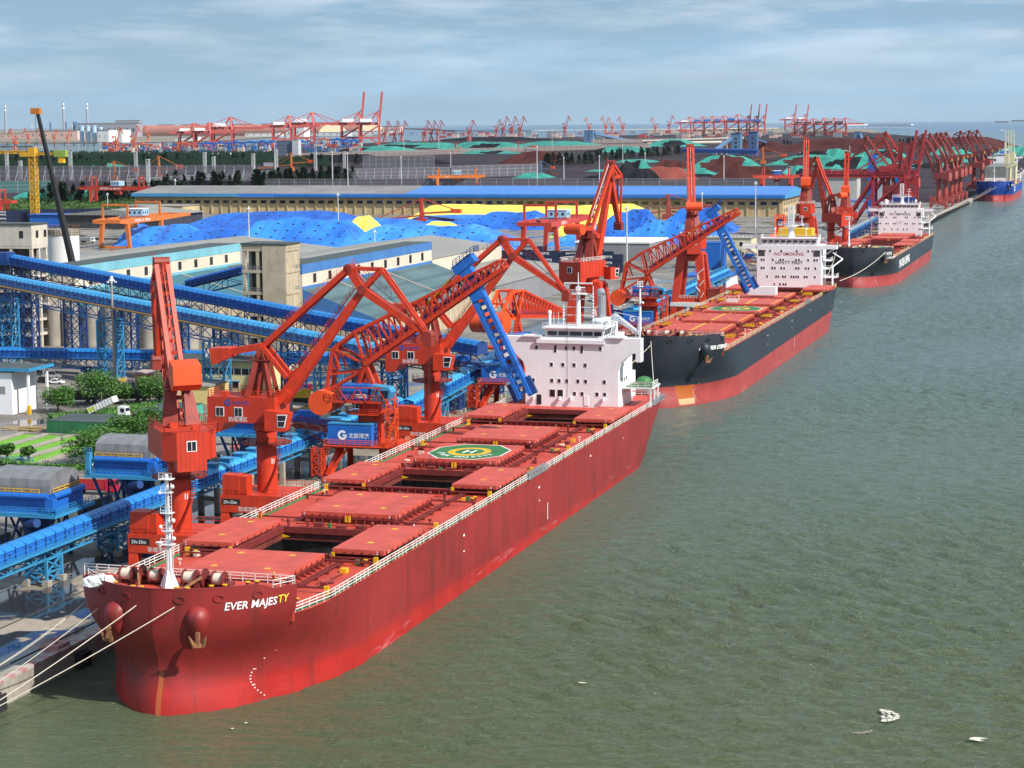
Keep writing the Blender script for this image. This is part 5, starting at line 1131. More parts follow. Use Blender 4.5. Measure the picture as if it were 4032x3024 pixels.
# ---------------------------------------------------------------- conveyor galleries
ROOFB=mat('blue_roof_sheet',(0.015,0.20,0.56),rough=.4,var=.10,dirt=.25,dcol=(.02,.12,.3),scale=.15)
ROOFL=mat('pale_blue_sheet',(0.05,0.34,0.66),rough=.4,var=.10,dirt=.2,dcol=(.03,.2,.4),scale=.15)
ROOFD=mat('deep_blue_sheet',(0.010,0.10,0.45),rough=.45,var=.14,dirt=.25,dcol=(.01,.05,.2),scale=.15)
OCH=mat('ochre_stripe',(0.42,0.22,0.02),rough=.6,var=.15)
def gallery(label,p,q_,w_,h_,roof,side,frame,nseg,truss=2.2,legs=(),stripe=None,group='covered belt conveyors',walk=True,legw=(3.2,3.2),arch=False,vents=False,legm=None,name='conveyor_gallery',z0=3.0):
    """covered belt from p to q_ (floor line); legs=(t, foot material, rows)"""
    p=Vector(p);q_=Vector(q_); T=thing(name,label,'conveyor',(p.x,p.y,z0),group); L_=(q_-p).length
    d=(q_-p).normalized(); a=V(d.y,-d.x,0).normalized()
    if a.y>0: a=-a
    b=V(0,0,1); m=MB()
    def S(s,w,z): return p+d*s+a*w+b*z
    for i in range(nseg):
        s0,s1=L_*i/nseg,L_*(i+1)/nseg-.12
        m.m=1; m.poly([S(s0,w_/2,.3),S(s1,w_/2,.3),S(s1,w_/2,h_*.72),S(s0,w_/2,h_*.72)]); m.poly([S(s1,-w_/2,.3),S(s0,-w_/2,.3),S(s0,-w_/2,h_*.72),S(s1,-w_/2,h_*.72)])
        m.m=0
        R_=[(w_/2+.15,h_*.70),(w_*.32,h_*.93),(0,h_),(-w_*.32,h_*.93),(-w_/2-.15,h_*.70)]
        for (w0,z0_),(w1,z1_) in zip(R_[:-1],R_[1:]): m.poly([S(s0,w0,z0_),S(s1,w0,z0_),S(s1,w1,z1_),S(s0,w1,z1_)])
        m.m=2; m.bar(S(s0+.1,w_/2+.04,.3),S(s0+.1,w_/2+.04,h_*.8),.12)
        if i%2==0: m.bx(*(lambda c:(c.x-.25,c.x+.25,c.y-.28,c.y-.05,c.z-.2,c.z+.2))(S((s0+s1)/2,w_/2,h_*.45)))
    m.poly([S(0,-w_/2,.3),S(0,w_/2,.3),S(0,w_/2,h_*.9),S(0,-w_/2,h_*.9)]); m.poly([S(L_,w_/2,.3),S(L_,-w_/2,.3),S(L_,-w_/2,h_*.9),S(L_,w_/2,h_*.9)])
    m.build('belt_hood',[roof,side,BLUED],T,W=True)
    m=MB(); m.ext([S(0,-w_/2-.9,0),S(0,w_/2+1.1,0),S(L_,w_/2+1.1,0),S(L_,-w_/2-.9,0)],(0,0,.28)); m.build('floor_girder',stripe or frame,T,W=True)
    if truss>0:
        m=MB(); n_=max(3,int(L_/(1.5*truss+1.2))); W_=w_/2
        for s_ in (-1,1):
            m.bar(S(0,s_*W_,-.2),S(L_,s_*W_,-.2),.34); m.bar(S(0,s_*W_,-truss),S(L_,s_*W_,-truss),.26)
            for i in range(n_):
                t0,t1=L_*i/n_,L_*(i+1)/n_; m.bar(S(t0,s_*W_,-.2),S(t0,s_*W_,-truss),.16)
                if i%2: m.bar(S(t0,s_*W_,-truss),S(t1,s_*W_,-.2),.16)
                else: m.bar(S(t0,s_*W_,-.2),S(t1,s_*W_,-truss),.16)
        for i in range(n_+1): t0=L_*i/n_; m.bar(S(t0,-W_,-truss),S(t0,W_,-truss),.14)
        m.build('truss',frame,T,W=True)
    if walk:
        m=MB(); m.rail([S(0,w_/2+1.05,.28),S(L_,w_/2+1.05,.28)],1.1,1.5,.06,2); m.build('walkway_railing',frame,T,W=True)
    for (t,lm,rows,kind) in legs:
        c=S(L_*t,0,-truss if truss>0 else -.1); m=MB()
        if kind=='steel': m.tower(0,0,0,c.z-z0,legw[0],legw[1],rows,.42,.2)
        else:
            for s_ in (-1,1): m.bx(s_*1.6-.45,s_*1.6+.45,-.45,.45,0,c.z-z0)
            m.bx(-2.2,2.2,-.5,.5,c.z-z0-1.0,c.z-z0-.01)if False else m.bx(-1.14,1.14,-.4,.4,(c.z-z0)*.5,(c.z-z0)*.5+.6)
        o=m.build('trestle',lm,T); o.location=(c.x-p.x,c.y-p.y,0)
        if kind=='steel':
            m=MB()
            for sx in (-1,1):
                for sy in (-1,1): m.cut(); m.bx(sx*legw[0]/2-.55,sx*legw[0]/2+.55,sy*legw[1]/2-.55,sy*legw[1]/2+.55,-.0,.95)
            m.builds('footing',CONC,o)
    if vents:
        m=MB()
        for i in range(int(L_/6)):
            c=S(3+6*i,0,h_*.95); m.cut(); m.box((c.x,c.y,c.z+.35),(1.9,2.2,.6)); m.box((c.x,c.y,c.z+.75),(2.4,2.6,.12))
        m.builds('roof_vent',BLUEL,T,W=True)
    return T
X0=-157.0
gallery('long blue belt gallery on bright blue trestles beside the quay, nearest the camera',(X0,215,8.6),(X0,322,8.6),2.6,2.6,ROOFB,BLUE,BLUEL,36,1.6,legs=[((y-215)/107,BLUEL,2,'steel') for y in (250,276,299,317)],legw=(3.4,4.6))
gallery('blue belt gallery with roof boxes on concrete posts behind the second crane',(X0,322.3,8.6),(X0,436,8.6),2.8,2.4,ROOFL,BLUE,BLUEL,38,1.2,legs=[((y-322)/114,CONC,0,'c') for y in (335,350,365,380,395,410,425)],vents=True)
gallery('curved-roof belt gallery climbing behind the 11-4 crane',(-155,436,7.2),(-153,500,11.6),3.4,3.2,ROOFL,BLUE,BLUEL,30,1.6,legs=[(.25,BLUEL,3,'steel'),(.5,BLUED,3,'steel'),(.75,BLUED,3,'steel'),(.97,BLUED,3,'steel')])
gallery('belt gallery with many blue trestles beside the second ship',(-152,560,9.0),(-151,800,12.4),3.0,2.6,ROOFL,BLUE,BLUEL,60,2.0,legs=[(.05+.1*i,BLUED,4,'steel') for i in range(10)],vents=True)
gallery('grey-blue belt gallery running down to the quay behind the third ship',(-152,930,4.8),(-151,1300,11.0),3.2,2.6,GREY,BLUEL,BLUED,50,2.0,legs=[(.1+.1*i,BLUED,3,'steel') for i in range(9)])
# the three inclined or level belts across the left
A=-31.0
def pv1(u,v): return PV(u,v,-268,508,A)
def pv2(u,v): return PV(u,v,-325,560,A)
TB=mat('truss_blue',(0.03,0.17,0.44),rough=.5,var=.12)
a,b=pv1(-120,1098),pv1(1560,1420)
L1=(b-a).length; tt=lambda u,v:((pv1(u,v)-a).length/L1)
gallery('light blue inclined conveyor with an ochre stripe numbered 6501 on tall trestles',a,b,3.4,3.3,ROOFL,mat('hood_blue',(0.06,0.18,0.50),rough=.5,var=.1),TB,90,3.8,legs=[(tt(20,1130),BLUEL,4,'steel'),(tt(430,1200),BLUEL,4,'steel'),(tt(850,1280),BLUEL,3,'steel'),(tt(1290,1370),BLUEL,2,'steel')],stripe=OCH,legw=(5.6,4.2))
T_=[o for o in bpy.data.objects if o.get('label','').startswith('light blue inclined')][0]
q=MB(); c=pv1(160,1163); dd=(b-a).normalized(); q.txt('6501',c+V(0,-2.1,-.6),dd,(0,0,1),.9,.01); q.build('lettering',LETW,T_,W=True)
a2,b2=pv2(60,1040),pv2(1900,1395)
gallery('dark blue upper inclined conveyor passing before the tan tower',a2,b2,3.2,3.0,ROOFB,ROOFD,BLUED,96,3.2,legs=[(.03,BLUED,5,'steel'),(.16,BLUED,5,'steel'),(.29,BLUED,4,'steel'),(.41,BLUED,4,'steel'),(.52,BLUED,4,'steel'),(.66,BLUED,3,'steel'),(.85,BLUED,2,'steel')],legw=(5,4.4))
q=MB(); c=pv2(60,1040); q.bx(-9,4,-4,4,0,.4); q.rail([(-9,-4,.4),(4,-4,.4),(4,4,.4)],1.2,1.2,.12,3); q.bx(-6,-1,-3,2,.41,3.6); q.tower(-2.5,0,-(c.z-3),0,6,6,6,.5,.22); o=q.build('transfer_platform',BLUED,None,'dark blue transfer platform at the top of the upper conveyor','platform'); o.location=c
q=MB(); q.bx(0,1.3,0,1,0,1.3); q.tube((.6,.5,1.3),(.6,.5,1.8),.5,8); o=q.build('drive_motor',YEL,None,'yellow drive unit on the blue transfer platform','motor'); o.location=c+V(2,-3,.4)
a3,b3=PY(-160,1400,524),PY(1460,1432,505)
gallery('level blue conveyor on low trusses behind the mast and tall trestles',a3,b3,3.4,2.8,ROOFB,BLUE,TB,80,2.8,legs=[(.18+.16*i,BLUED,2,'steel') for i in range(6)],legw=(4,3.4))
a4,b4=PV(740,1130,-250,560,-12),PV(960,1075,-250,560,-12)
gallery('short dark blue bridge conveyor entering the tan tower',a4,b4,2.8,2.4,ROOFD,BLUED,BLUED,24,3.0)
a5,b5=PY(1330,1370,470),PY(1800,1445,455)
gallery('grey belt gallery curving down behind the unloader',a5,b5,3.2,1.6,GREY,GREY,DGREY,24,1.4,legs=[(.2,BLUED,3,'steel'),(.5,BLUEL,3,'steel'),(.85,BLUEL,3,'steel')])
# ---------------------------------------------------------------- hoppers with tarpaulin covers
TARP=mat('grey_tarpaulin',(0.17,0.175,0.185),rough=.6,var=.2,dirt=.3,dcol=(.3,.3,.3),scale=.4)
def hopper(label,x0,y0,wx=13.5,dy=13,tarp=True,zp=8.3):
    T=thing('hopper_station',label,'hopper',(x0-wx/2,y0+dy/2,3.0),'hopper stations over the quay conveyor'); hx,hy=wx/2,dy/2
    q=MB(); q.bx(-hx,hx,-hy,hy,zp-.5,zp); q.build('deck',BLUEL,T)
    q=MB()
    for sx,sy in ((-1,-1),(1,-1),(1,1),(-1,1)): q.bar((sx*(hx-3.4),sy*(hy-3),0),(sx*(hx-1.2),sy*(hy-1),zp-.5),.5)
    for s_ in (-1,1):
        q.bar((-hx+3,s_*(hy-2.9),2.6),(hx-3,s_*(hy-2.9),2.6),.35); q.bar((-hx+3,s_*(hy-2.8),0),(0,s_*(hy-1.4),zp-.6),.3); q.bar((hx-3,s_*(hy-2.8),0),(0,s_*(hy-1.4),zp-.6),.3)
        q.bar((s_*(hx-2.9),-hy+3,2.6),(s_*(hx-2.9),hy-3,2.6),.35); q.bar((s_*(hx-2.9),-hy+3,0),(s_*(hx-1.6),0,zp-.6),.3); q.bar((s_*(hx-2.9),hy-3,0),(s_*(hx-1.6),0,zp-.6),.3)
    q.build('frame_legs',BLUED,T)
    q=MB(); q.lathe([(1.2,2.4),(4.2,zp-.51)],(0,0,0),4); q.tube((1.5,-hy+1,zp-1.6),(4.0,-hy-.4,zp-1.2),.7,12); q.build('funnel_hopper',BLUED,T)
    q=MB(); q.rail([(-hx,-hy,zp),(hx,-hy,zp),(hx,hy,zp)],1.15,1.1,.07,3); q.rail([(-hx,-hy,zp),(-hx,hy,zp)],1.15,1.1,.07,3); q.build('deck_railing',BLUEL,T)
    q=MB(); q.bx(-hx+1.2,hx-1.4,-hy+1.4,hy-1.4,zp+.01,zp+2.9); q.tube((-hx+1.6,-hy+1.2,zp+2.7),(hx-1.8,-hy+1.2,zp+2.7),.55,10); q.tube((hx-1.2,-hy+1.6,zp+2.7),(hx-1.2,hy-1.8,zp+2.7),.55,10); q.box((hx-1.5,-hy+1.5,zp+1.5),(1.4,1.4,2.2)); q.build('dust_box',BLUE,T)
    q=MB(); q.rail([(-hx+1.4,-hy+1.5,zp+2.9),(hx-3.5,-hy+1.5,zp+2.9)],.9,1.6,.1,2); q.cut(); q.rail([(hx-1.5,-hy+2.4,zp+2.9),(hx-1.5,hy-2,zp+2.9)],.9,1.6,.1,2); q.builds('yellow_handrail',YEL,T)
    q=MB(); q.bx(-hx+.2,-hx+1.0,-hy+.2,-hy+1.4,zp,zp+3.8); q.rail([(-hx+.1,-hy+.1,zp+3.8),(-hx+1.6,-hy+.1,zp+3.8)],1,.5,.08,3); q.build('ladder_cage',BLUEL,T)
    if tarp:
        q=MB(); nA,nB=9,16; pts={}
        for i in range(nA+1):
            for j in range(nB+1):
                t=PI*j/nB; sx=.97 if i%2==0 else .955
                pts[(i,j)]=len(q.v); q.v.append((-hx+1.4+(wx-3.2)*i/nA,-math.cos(t)*(hy-1.5)*sx,zp+3.0+ (1.7+1.9*math.sin(t))*min(1,math.sin(t)*3.2)*sx))
        for i in range(nA):
            for j in range(nB): q.f.append((pts[(i,j)],pts[(i+1,j)],pts[(i+1,j+1)],pts[(i,j+1)])); q.mi.append(0)
        q.f.append(tuple(pts[(0,j)] for j in range(nB+1))); q.f.append(tuple(pts[(nA,j)] for j in range(nB,-1,-1))); q.mi+=[0,0]
        q.build('tarpaulin_cover',TARP,T)
    return T
hopper('blue hopper station with ribbed grey tarpaulin roof at the left edge of the photo',-160.4,286,14,13.2)
hopper('blue hopper station with ribbed grey tarpaulin roof behind the nearest crane',-160.6,322,14,12)
hopper('open-topped blue hopper station behind the drum counterweight',-161,372,12,11,tarp=False)
# ---------------------------------------------------------------- buildings of the grain terminal
CYAN=mat('cyan_trim',(0.16,0.42,0.50),rough=.7,var=.12,dirt=.4,dcol=(.35,.42,.42),streak=.4,scale=.12)
BTRIM=mat('blue_trim',(0.05,0.17,0.42),rough=.7,var=.12,streak=.3,dcol=(.15,.25,.4),scale=.12)
CREAM=mat('cream_wall',(0.62,0.54,0.43),rough=.85,var=.08,dirt=.3,dcol=(.40,.32,.23),streak=.45,scale=.12)
TEAL=mat('teal_roof',(0.035,0.145,0.185),rough=.5,var=.15,dirt=.3,dcol=(.02,.08,.1),scale=.06,ribs=('Y',1.2,.25))
GRNR=mat('grey_green_roof',(0.085,0.15,0.155),rough=.5,var=.22,dirt=.3,dcol=(.05,.08,.08),scale=.05,ribs=('X',7.0,.5))
GROOF=mat('grey_roof',(0.27,0.265,0.24),rough=.8,var=.10,dirt=.3,dcol=(.16,.15,.13),scale=.06,ribs=('X',3.0,.25))
DROOF=mat('dark_roof',(0.055,0.075,0.075),rough=.8,var=.2,dirt=.4,dcol=(.12,.13,.12),scale=.1)
def warehouse(label,xm,xe,xw,y0,y1,zt,zm,ze,trim,lroof,ncol):
    T=thing('terminal_warehouse',label,'warehouse',((xm+xw)/2,y0,3.0),'stepped warehouses of the terminal')
    q=MB(); q.bx(xw,xm,y0,y1,3,zt-.001); q.build('upper_wall',CREAM,T,W=True)
    q=MB(); q.bx(xm-.01,xm+.12,y0-.12,y1+.12,zt-2.3,zt+.6); q.cut(); q.bx(xw,xm-.02,y0-.12,y0-.001,zt-2.3,zt+.6); q.cut(); q.bx(xm+.005,xm+.2,y0,y1,zm-.2,zm+.9); q.builds('trim_band',trim,T,W=True)
    q=MB(); q.m=1; q.bx(xw-.5,xm-.02,y0-.1,y1,zt+.35,zt+.62); q.build('roof',[GROOF,DROOF],T,W=True)
    q=MB(); q.add([(xm+.2,y0,zm),(xe+1,y0,ze),(xe+1,y1,ze),(xm+.2,y1,zm)],[(0,1,2,3)]); q.m=1; q.poly([(xm+.2,y1+.01,zm),(xe+1,y1+.01,ze),(xe+1,y1+.01,ze-.5),(xm+.2,y1+.01,zm-.5)]); q.poly([(xm+.2,y0,zm),(xm+.2,y0,ze-1),(xe,y0,ze-1),(xe+1,y0,ze)]); q.build('lower_roof',[lroof,trim],T,W=True)
    q=MB(); q.bx(xm+.3,xe,y0+.5,y1-.5,3,ze-.3); q.m=1
    for i in range(ncol+1):
        yy=y0+.5+(y1-y0-1)*i/ncol; q.bx(xe+.01,xe+.9,yy-.7,yy+.7,3,ze-.3); q.tube((xe-.6,yy+(y1-y0)/ncol*.5,3),(xe-.6,yy+(y1-y0)/ncol*.5,ze-1.2),2.1,10) if i<ncol else None
    q.build('lower_wall',[CONCT,CONCT],T,W=True)
    n_=int((y1-y0)/13)
    for i in range(n_):
        m_=MB(); m_.bx(xm+.001,xm+.10,y0+9+13*i,y0+11.4+13*i,zm+1.6,zm+4.4); m_.build('window',DARK,T,W=True)
    q=MB()
    for yy in (y0+30,y0+75): q.bar((xm+.4,yy,zm+.25),(xe+1,yy,ze+.25),.3); q.cut()
    q.builds('roof_pipe',CONCL,T,W=True)
    return T
warehouse('cream warehouse with cyan trim and teal lower roof behind the upper conveyor',-318,-291,-330,585,712,27.6,20.3,13.0,CYAN,TEAL,12)
warehouse('cream warehouse with blue trim and grey-green lower roof right of the tan tower',-246,-222,-256,597,722,28.2,21.0,12.2,BTRIM,GRNR,22)
for i in range(8):
    q=MB(); q.tube((0,0,0),(0,0,12.6),3.1,20); o=q.build('concrete_silo',CONC,None,'weathered concrete silo in the row behind the level blue conveyor','silo','row of concrete silos',smooth=True); o.location=(-326+i*6.6,586,3)
q=MB(); q.bx(-330,-276,589,600,0,13.5); o=q.build('silo_block',CONC,None,'dark concrete block behind the row of concrete silos','building'); o.location=(0,0,3)
def frame_tower(label,x0,x1,y0,y1,zt,head,m_,solid=None,floors=7,nx=2,ny=2,winm=DARK):
    T=thing('concrete_tower',label,'tower',((x0+x1)/2,(y0+y1)/2,3.0)); q=MB(); cx,cy=(x0+x1)/2,(y0+y1)/2
    xs=[x0+(x1-x0)*i/nx for i in range(nx+1)]; ys=[y0+(y1-y0)*i/ny for i in range(ny+1)]
    for x in xs:
        for y in ys: q.bx(x-.45-cx,x+.45-cx,y-.45-cy,y+.45-cy,0,zt-3-head)
    q.build('columns',m_,T); q=MB()
    for k in range(1,floors+1):
        z=(zt-3-head)*k/floors
        q.cut(); q.bx(x0-.55-cx,x1+.55-cx,y0-.55-cy,y1+.55-cy,z-.8,z-.01)
    q.builds('floor_slab',m_,T)
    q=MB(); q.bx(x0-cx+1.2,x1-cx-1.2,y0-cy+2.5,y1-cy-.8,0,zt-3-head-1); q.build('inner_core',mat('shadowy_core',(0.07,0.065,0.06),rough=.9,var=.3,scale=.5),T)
    q=MB(); q.bx(x0-.6-cx,x1+.6-cx,y0-.6-cy,y1+.6-cy,zt-3-head,zt-3); q.build('head_house',m_,T)
    q=MB(); q.bx(x0-.9-cx,x1+.9-cx,y0-.9-cy,y1+.9-cy,zt-2.999,zt-2.6); q.build('roof',DROOF,T)
    if head>3:
        for x in (x0+2.5,x0+6.5,x1-3): 
            m=MB(); m.bx(x-.7-cx,x+.7-cx,y0-.66-cy,y0-.601-cy,zt-3-head*.62,zt-3-head*.28); m.build('window',DARK,T)
        for y in (y0+2,y0+7): m=MB(); m.bx(x1+.601-cx,x1+.66-cx,y-cy,y+1.6-cy,zt-3-head*.62,zt-3-head*.28); m.build('window',DARK,T)
    if solid: q=MB(); q.bx(solid[0]-cx,solid[1]-cx,y0-.75-cy,y1-cy,0,zt-3.3); q.build('stair_shaft',m_,T)
    q=MB()
    for k in range(1,floors):
        z=(zt-3-head)*k/floors; q.rail([(x0-cx,y0-.5-cy,z),(x1-cx,y0-.5-cy,z),(x1+.5-cx,y1-cy,z)],1.1,1.6,.08,2)
    q.build('floor_railing',GREY,T)
    return T
frame_tower('tall open-frame concrete tower with a windowed head house at the left edge',-349,-328,576,584.8,41.6,6.6,CONCL,floors=7,nx=3,ny=2)
frame_tower('tan concrete tower with open floors either side of a solid shaft',-231.5,-219.5,521,529.5,39.6,1.0,CONCT,solid=(-226.0,-219.2),floors=6,nx=3,ny=2)
T=thing('silo_tower','round-cornered white silo block behind the open-frame tower','silo',(-356.5,648,3)); q=MB(); q.lathe([(5.6,0),(5.6,31.5)],(0,0,0),24); q.build('shaft',mat('white_render',(0.66,0.66,0.64),rough=.8,var=.06,streak=.15,dcol=(.45,.42,.38),scale=.1),T,smooth=True)
q=MB(); q.lathe([(5.6,31.51),(5.9,31.6),(5.9,33.4),(5.5,33.4)],(0,0,0),24); q.build('unfinished_rim',CONC,T)
q=MB(); q.rail([(6.0*math.cos(2*PI*i/20),6.0*math.sin(2*PI*i/20),31.2) for i in range(21)],3.6,1.2,.06,3); q.build('scaffold',RUST,T)
# mobile crane boom leaning over the silo, tower crane
a_=PY(287,1045,628); b_=PY(147,440,630); T=thing('mobile_crane','long black telescopic crane boom leaning up left over the white silo','crane',(a_.x,a_.y,3.0))
q=MB(); q.bar(a_,a_.lerp(b_,.5),1.8,1.8,1.4,1.4); q.bar(a_.lerp(b_,.5),b_,1.3,1.3,.9,.9); bm=q.build('telescopic_boom',BLACKP,T,W=True)
q=MB(); q.bx(b_.x-2.2,b_.x+1.2,b_.y-.8,b_.y+.8,b_.z-.8,b_.z+1.2); q.build('boom_head',mat('orange_head',(0.5,0.17,0.02),rough=.5),bm,W=True)
q=MB(); q.bar(V(b_.x-1,b_.y,b_.z),V(b_.x+.5,b_.y,b_.z-26),.10); q.build('hoist_rope',DGREY,bm,W=True)
q=MB(); q.bx(a_.x-3,a_.x+6,a_.y-2,a_.y+2,4.5,8); q.m=1
for k in range(5): q.tube((a_.x-6+3.6*k,a_.y-2.2,4),(a_.x-6+3.6*k,a_.y-1.2,4),.9,12)
q.m=0; q.bx(a_.x-8,a_.x+10,a_.y-1.5,a_.y+1.5,3.9,4.4); q.bar(V(a_.x+2,a_.y,8),a_,2.2); q.build('carrier',[YEL,RUB],T,W=True)
tc_=G(140,885,3); T=thing('tower_crane','yellow lattice tower crane with a short platform jib at the left','crane',(tc_.x,tc_.y,3))
YLAT=mat('yellow_lattice',(0.62,0.33,0.015),rough=.5,var=.12)
q=MB(); q.lat((0,0,0),(0,0,48),4.4,4.4,20,.55,.4); q.bx(-2,2,-2,2,-.2,48)if False else None; q.build('mast',YLAT,T)
q=MB(); q.box((-3,0,49.5),(12,6,3)); q.box((0,0,52.5),(5,5,3.5)); q.build('slewing_cabin',YLAT,T)
q=MB(); q.lat((-4,0,51),(-46,0,51.5),2.4,2.0,14,.4,.3); q.cut(); q.lat((4,0,50),(17,0,50),2.4,1.6,5,.4,.3); q.builds('jib',YLAT,T)
q=MB(); q.box((22,0,50),(9,4,4.5)); q.build('ballast',mat('lime_block',(0.25,0.35,0.05)),T); q=MB(); q.box((22.5,0,45.5),(4,3,4)); q.build('hoist_unit',YEL,T)
# long warehouse
LWW=mat('stained_cream_wall',(0.52,0.40,0.22),rough=.85,var=.12,dirt=.45,dcol=(.22,.14,.07),streak=.75,scale=.06)
T=thing('long_warehouse','very long cream warehouse, roof grey on the left and blue on the right','warehouse',(-500,1495,3))
y0,y1,xa,xb=1495,1585,-757,-241; q=MB(); q.bx(xa,xb,y0,y1,3,17.4); q.build('wall',LWW,T,W=True)
q=MB(); q.m=0
xs=-530
for (u0,u1,mi) in ((xa-2,xs,0),(xs,xb+2,1)):
    q.m=mi; q.add([(u0,y0-3,18.9),(u1,y0-3,18.9),(u1-(0 if mi==0 else 0),(y0+y1)/2,23.6),(u0,(y0+y1)/2,23.6),(u0,y1+3,18.9),(u1,y1+3,18.9)],[(0,1,2,3),(3,2,5,4)])
q.m=1; q.bx(xa+90,xb+2,y0-3.2,y0-3.001,16.0,18.9); q.m=2; q.bx(xa-2,xa+89.9,y0-3.2,y0-3.001,16.4,18.9); q.bx(xb+2.001,xb+2.2,y0-3,y1+3,16,18.9); q.ext([(xb+2.0,y0-3,18.9),(xb+2.0,y1+3,18.9),(xb+2.0,(y0+y1)/2,23.55)],(.15,0,0))
q.build('roof',[mat('weathered_grey_sheet',(0.22,0.21,0.20),rough=.7,var=.2,dirt=.4,dcol=(.3,.28,.25),scale=.03),mat('bright_blue_sheet',(0.045,0.20,0.60),rough=.35,var=.08,scale=.03),mat('blue_gable',(0.06,0.28,0.55),rough=.5,var=.1,scale=.1)],T,W=True)
q=MB(); q.m=0; q.bx(xa+120,xb+1.9,y0-3.26,y0-3.201,16.2,17.6); q.build('fascia',mat('fascia_blue',(0.01,0.14,0.42),rough=.5,var=.1,scale=.1),T,W=True)
i=0
for k in range(64):
    x=xa+6+8.0*k
    if x>xb-4: break
    q=MB(); q.bx(x-2.3,x+2.3,y0-.12,y0-.001,11.2,13.6); q.build('window',DARK,T,W=True)
q=MB()
for k in range(65): q.bx(xa+2+8*k-.45,xa+2+8*k+.45,y0-.7,y0-.002,3,16)
q.bx(xa,xb,y0-.5,y0-.003,14.6,15.0); q.build('pilasters',LWW,T,W=True)
for k in range(10):
    for z in (6,11): q=MB(); q.bx(xb+.001,xb+.1,y0+5+8.5*k,y0+8.5+8.5*k,z,z+2.6); q.build('window',DARK,T,W=True)
def simple_building(name,label,x0,x1,y0,y1,h,wm,rm,win=(),base=3.0,roofover=.4,roofh=.35,gable=0,group=None,cat='building'):
    T=thing(name,label,cat,((x0+x1)/2,(y0+y1)/2,base),group); cx,cy=(x0+x1)/2,(y0+y1)/2
    q=MB(); q.bx(x0-cx,x1-cx,y0-cy,y1-cy,0,h); q.build('wall',wm,T)
    q=MB()
    if gable: q.ext([(x0-cx-roofover,y0-cy-roofover,h),(x1-cx+roofover,y0-cy-roofover,h),(0,y0-cy-roofover,h+gable)],(0,y1-y0+2*roofover,0))
    else: q.bx(x0-cx-roofover,x1-cx+roofover,y0-cy-roofover,y1-cy+roofover,h+.001,h+roofh)
    q.build('roof',rm,T)
    for (x,z,w_,hh) in win:
        m=MB(); m.bx(x-w_/2-.1,x+w_/2+.1,y0-cy-.05,y0-cy-.001,z-hh/2-.1,z+hh/2+.1); m.m=1; m.bx(x-w_/2,x+w_/2,y0-cy-.09,y0-cy-.051,z-hh/2,z+hh/2); m.build('window',[WFRAME,DARK],T)
    return T
simple_building('grey_roof_store','broad low store with a pale grey roof behind the cyan-trimmed warehouse',-425,-332,640,850,15,CREAM,GROOF,gable=5)
simple_building('grey_roof_store','broad low store with a pale grey roof behind the blue-trimmed warehouse',-322,-258,700,850,17,CREAM,GROOF,gable=4)
YWALL=mat('yellow_wall',(0.62,0.56,0.27),rough=.8,var=.07,dirt=.2,dcol=(.4,.35,.2),streak=.2,scale=.2)
T=simple_building('yellow_office','two-storey pale yellow office with a band of windows and a dark sign',-243,-212,488,500,8.4,YWALL,DROOF,win=[(-13+2.1*i,5.9,1.9,1.6) for i in range(13)]+[(-11+4.6*i,2.4,1.6,1.6) for i in range(6)],roofover=.8)
q=MB(); q.bx(-5.2,-.4,-6.2,-6.1,3.0,4.3); sg=q.build('sign_board',DGREY,T); q=MB(); q.txt('中国海外',(-3.9,-6.24,3.3),(1,0,0),(0,0,1),.75,.01); q.build('lettering',LETW,sg)
q=MB()
for i in range(5): q.cut(); q.box((-11+4.6*i,-6.5,3.35),(2.4,1,.15))
q.builds('window_canopy',BLUE,T)
q=MB(); q.box((-3,0,9.5),(1.2,1,1.8)); q.cut(); q.box((-1,0,9.5),(1.2,1,1.8)); q.builds('air_conditioner',WFRAME,T)
simple_building('yellow_annex','low yellow annex with a grey shutter right of the nearest crane',-231,-218.5,468,480,4.4,mat('bright_yellow_wall',(0.66,0.52,0.20),rough=.8,var=.06,scale=.2),GROOF,win=[(-3.5,2,2.6,3.2)])
T=simple_building('brick_hut','small salmon-pink hut with two red signboards on the roof',-253.5,-243,497,503,3.4,mat('salmon_wall',(0.50,0.24,0.15),rough=.85,var=.1,scale=.3),mat('pale_pink_roof',(0.45,0.35,0.32),rough=.8),win=[(-3,2,2.4,.5),(1.2,2,2.4,.5)])
q=MB(); q.bx(-.2,1.2,0,.1,3.8,5.4); q.cut(); q.bx(2.2,3.6,0,.1,3.8,5.4); q.builds('roof_sign',LETR,T)
T=simple_building('white_shed','white steel shed with a blue-edged dark roof at the left edge',-300,-257.2,440,452,10.2,WFRAME,DROOF,win=(),roofover=.2)
q=MB(); q.bx(-20,26.4,-6.6,5.5,10.7,11.2); q.m=1; q.bx(-20,26.5,-6.8,-6.61,10.6,11.4); q.bx(26.41,26.6,-6.8,5.5,10.6,11.4); q.m=2
for yy in (-5,4): q.bx(24.9,25.4,yy,yy+.6,0,10.69)
q.m=3; q.bx(24.8,25.5,-5.1,-4.3,.01,2.2); q.build('canopy',[DROOF,BLUEL,WFRAME,YEL],T)
q=MB(); q.bx(10,19.6,-6.06,-6.01,5,6.8); q.build('long_window',GREY,T)
simple_building('green_tank','long dark green corrugated tank with rust runs and a dark lid',-233.5,-216.8,414,426,3.0,mat('dark_green_sheet',(0.02,0.16,0.07),rough=.6,var=.15,streak=.7,dcol=(.03,.05,.03),scale=.3,ribs=('X',.5,.4)),DROOF,roofh=.12,roofover=.05,cat='tank')
simple_building('turquoise_container','turquoise container block behind the green tank',-217.5,-208,427,442,4.0,mat('turquoise_sheet',(0.06,0.42,0.30),rough=.6,var=.1,streak=.3,dcol=(.05,.2,.15),scale=.3),DROOF,roofh=.15,roofover=.1,cat='container')
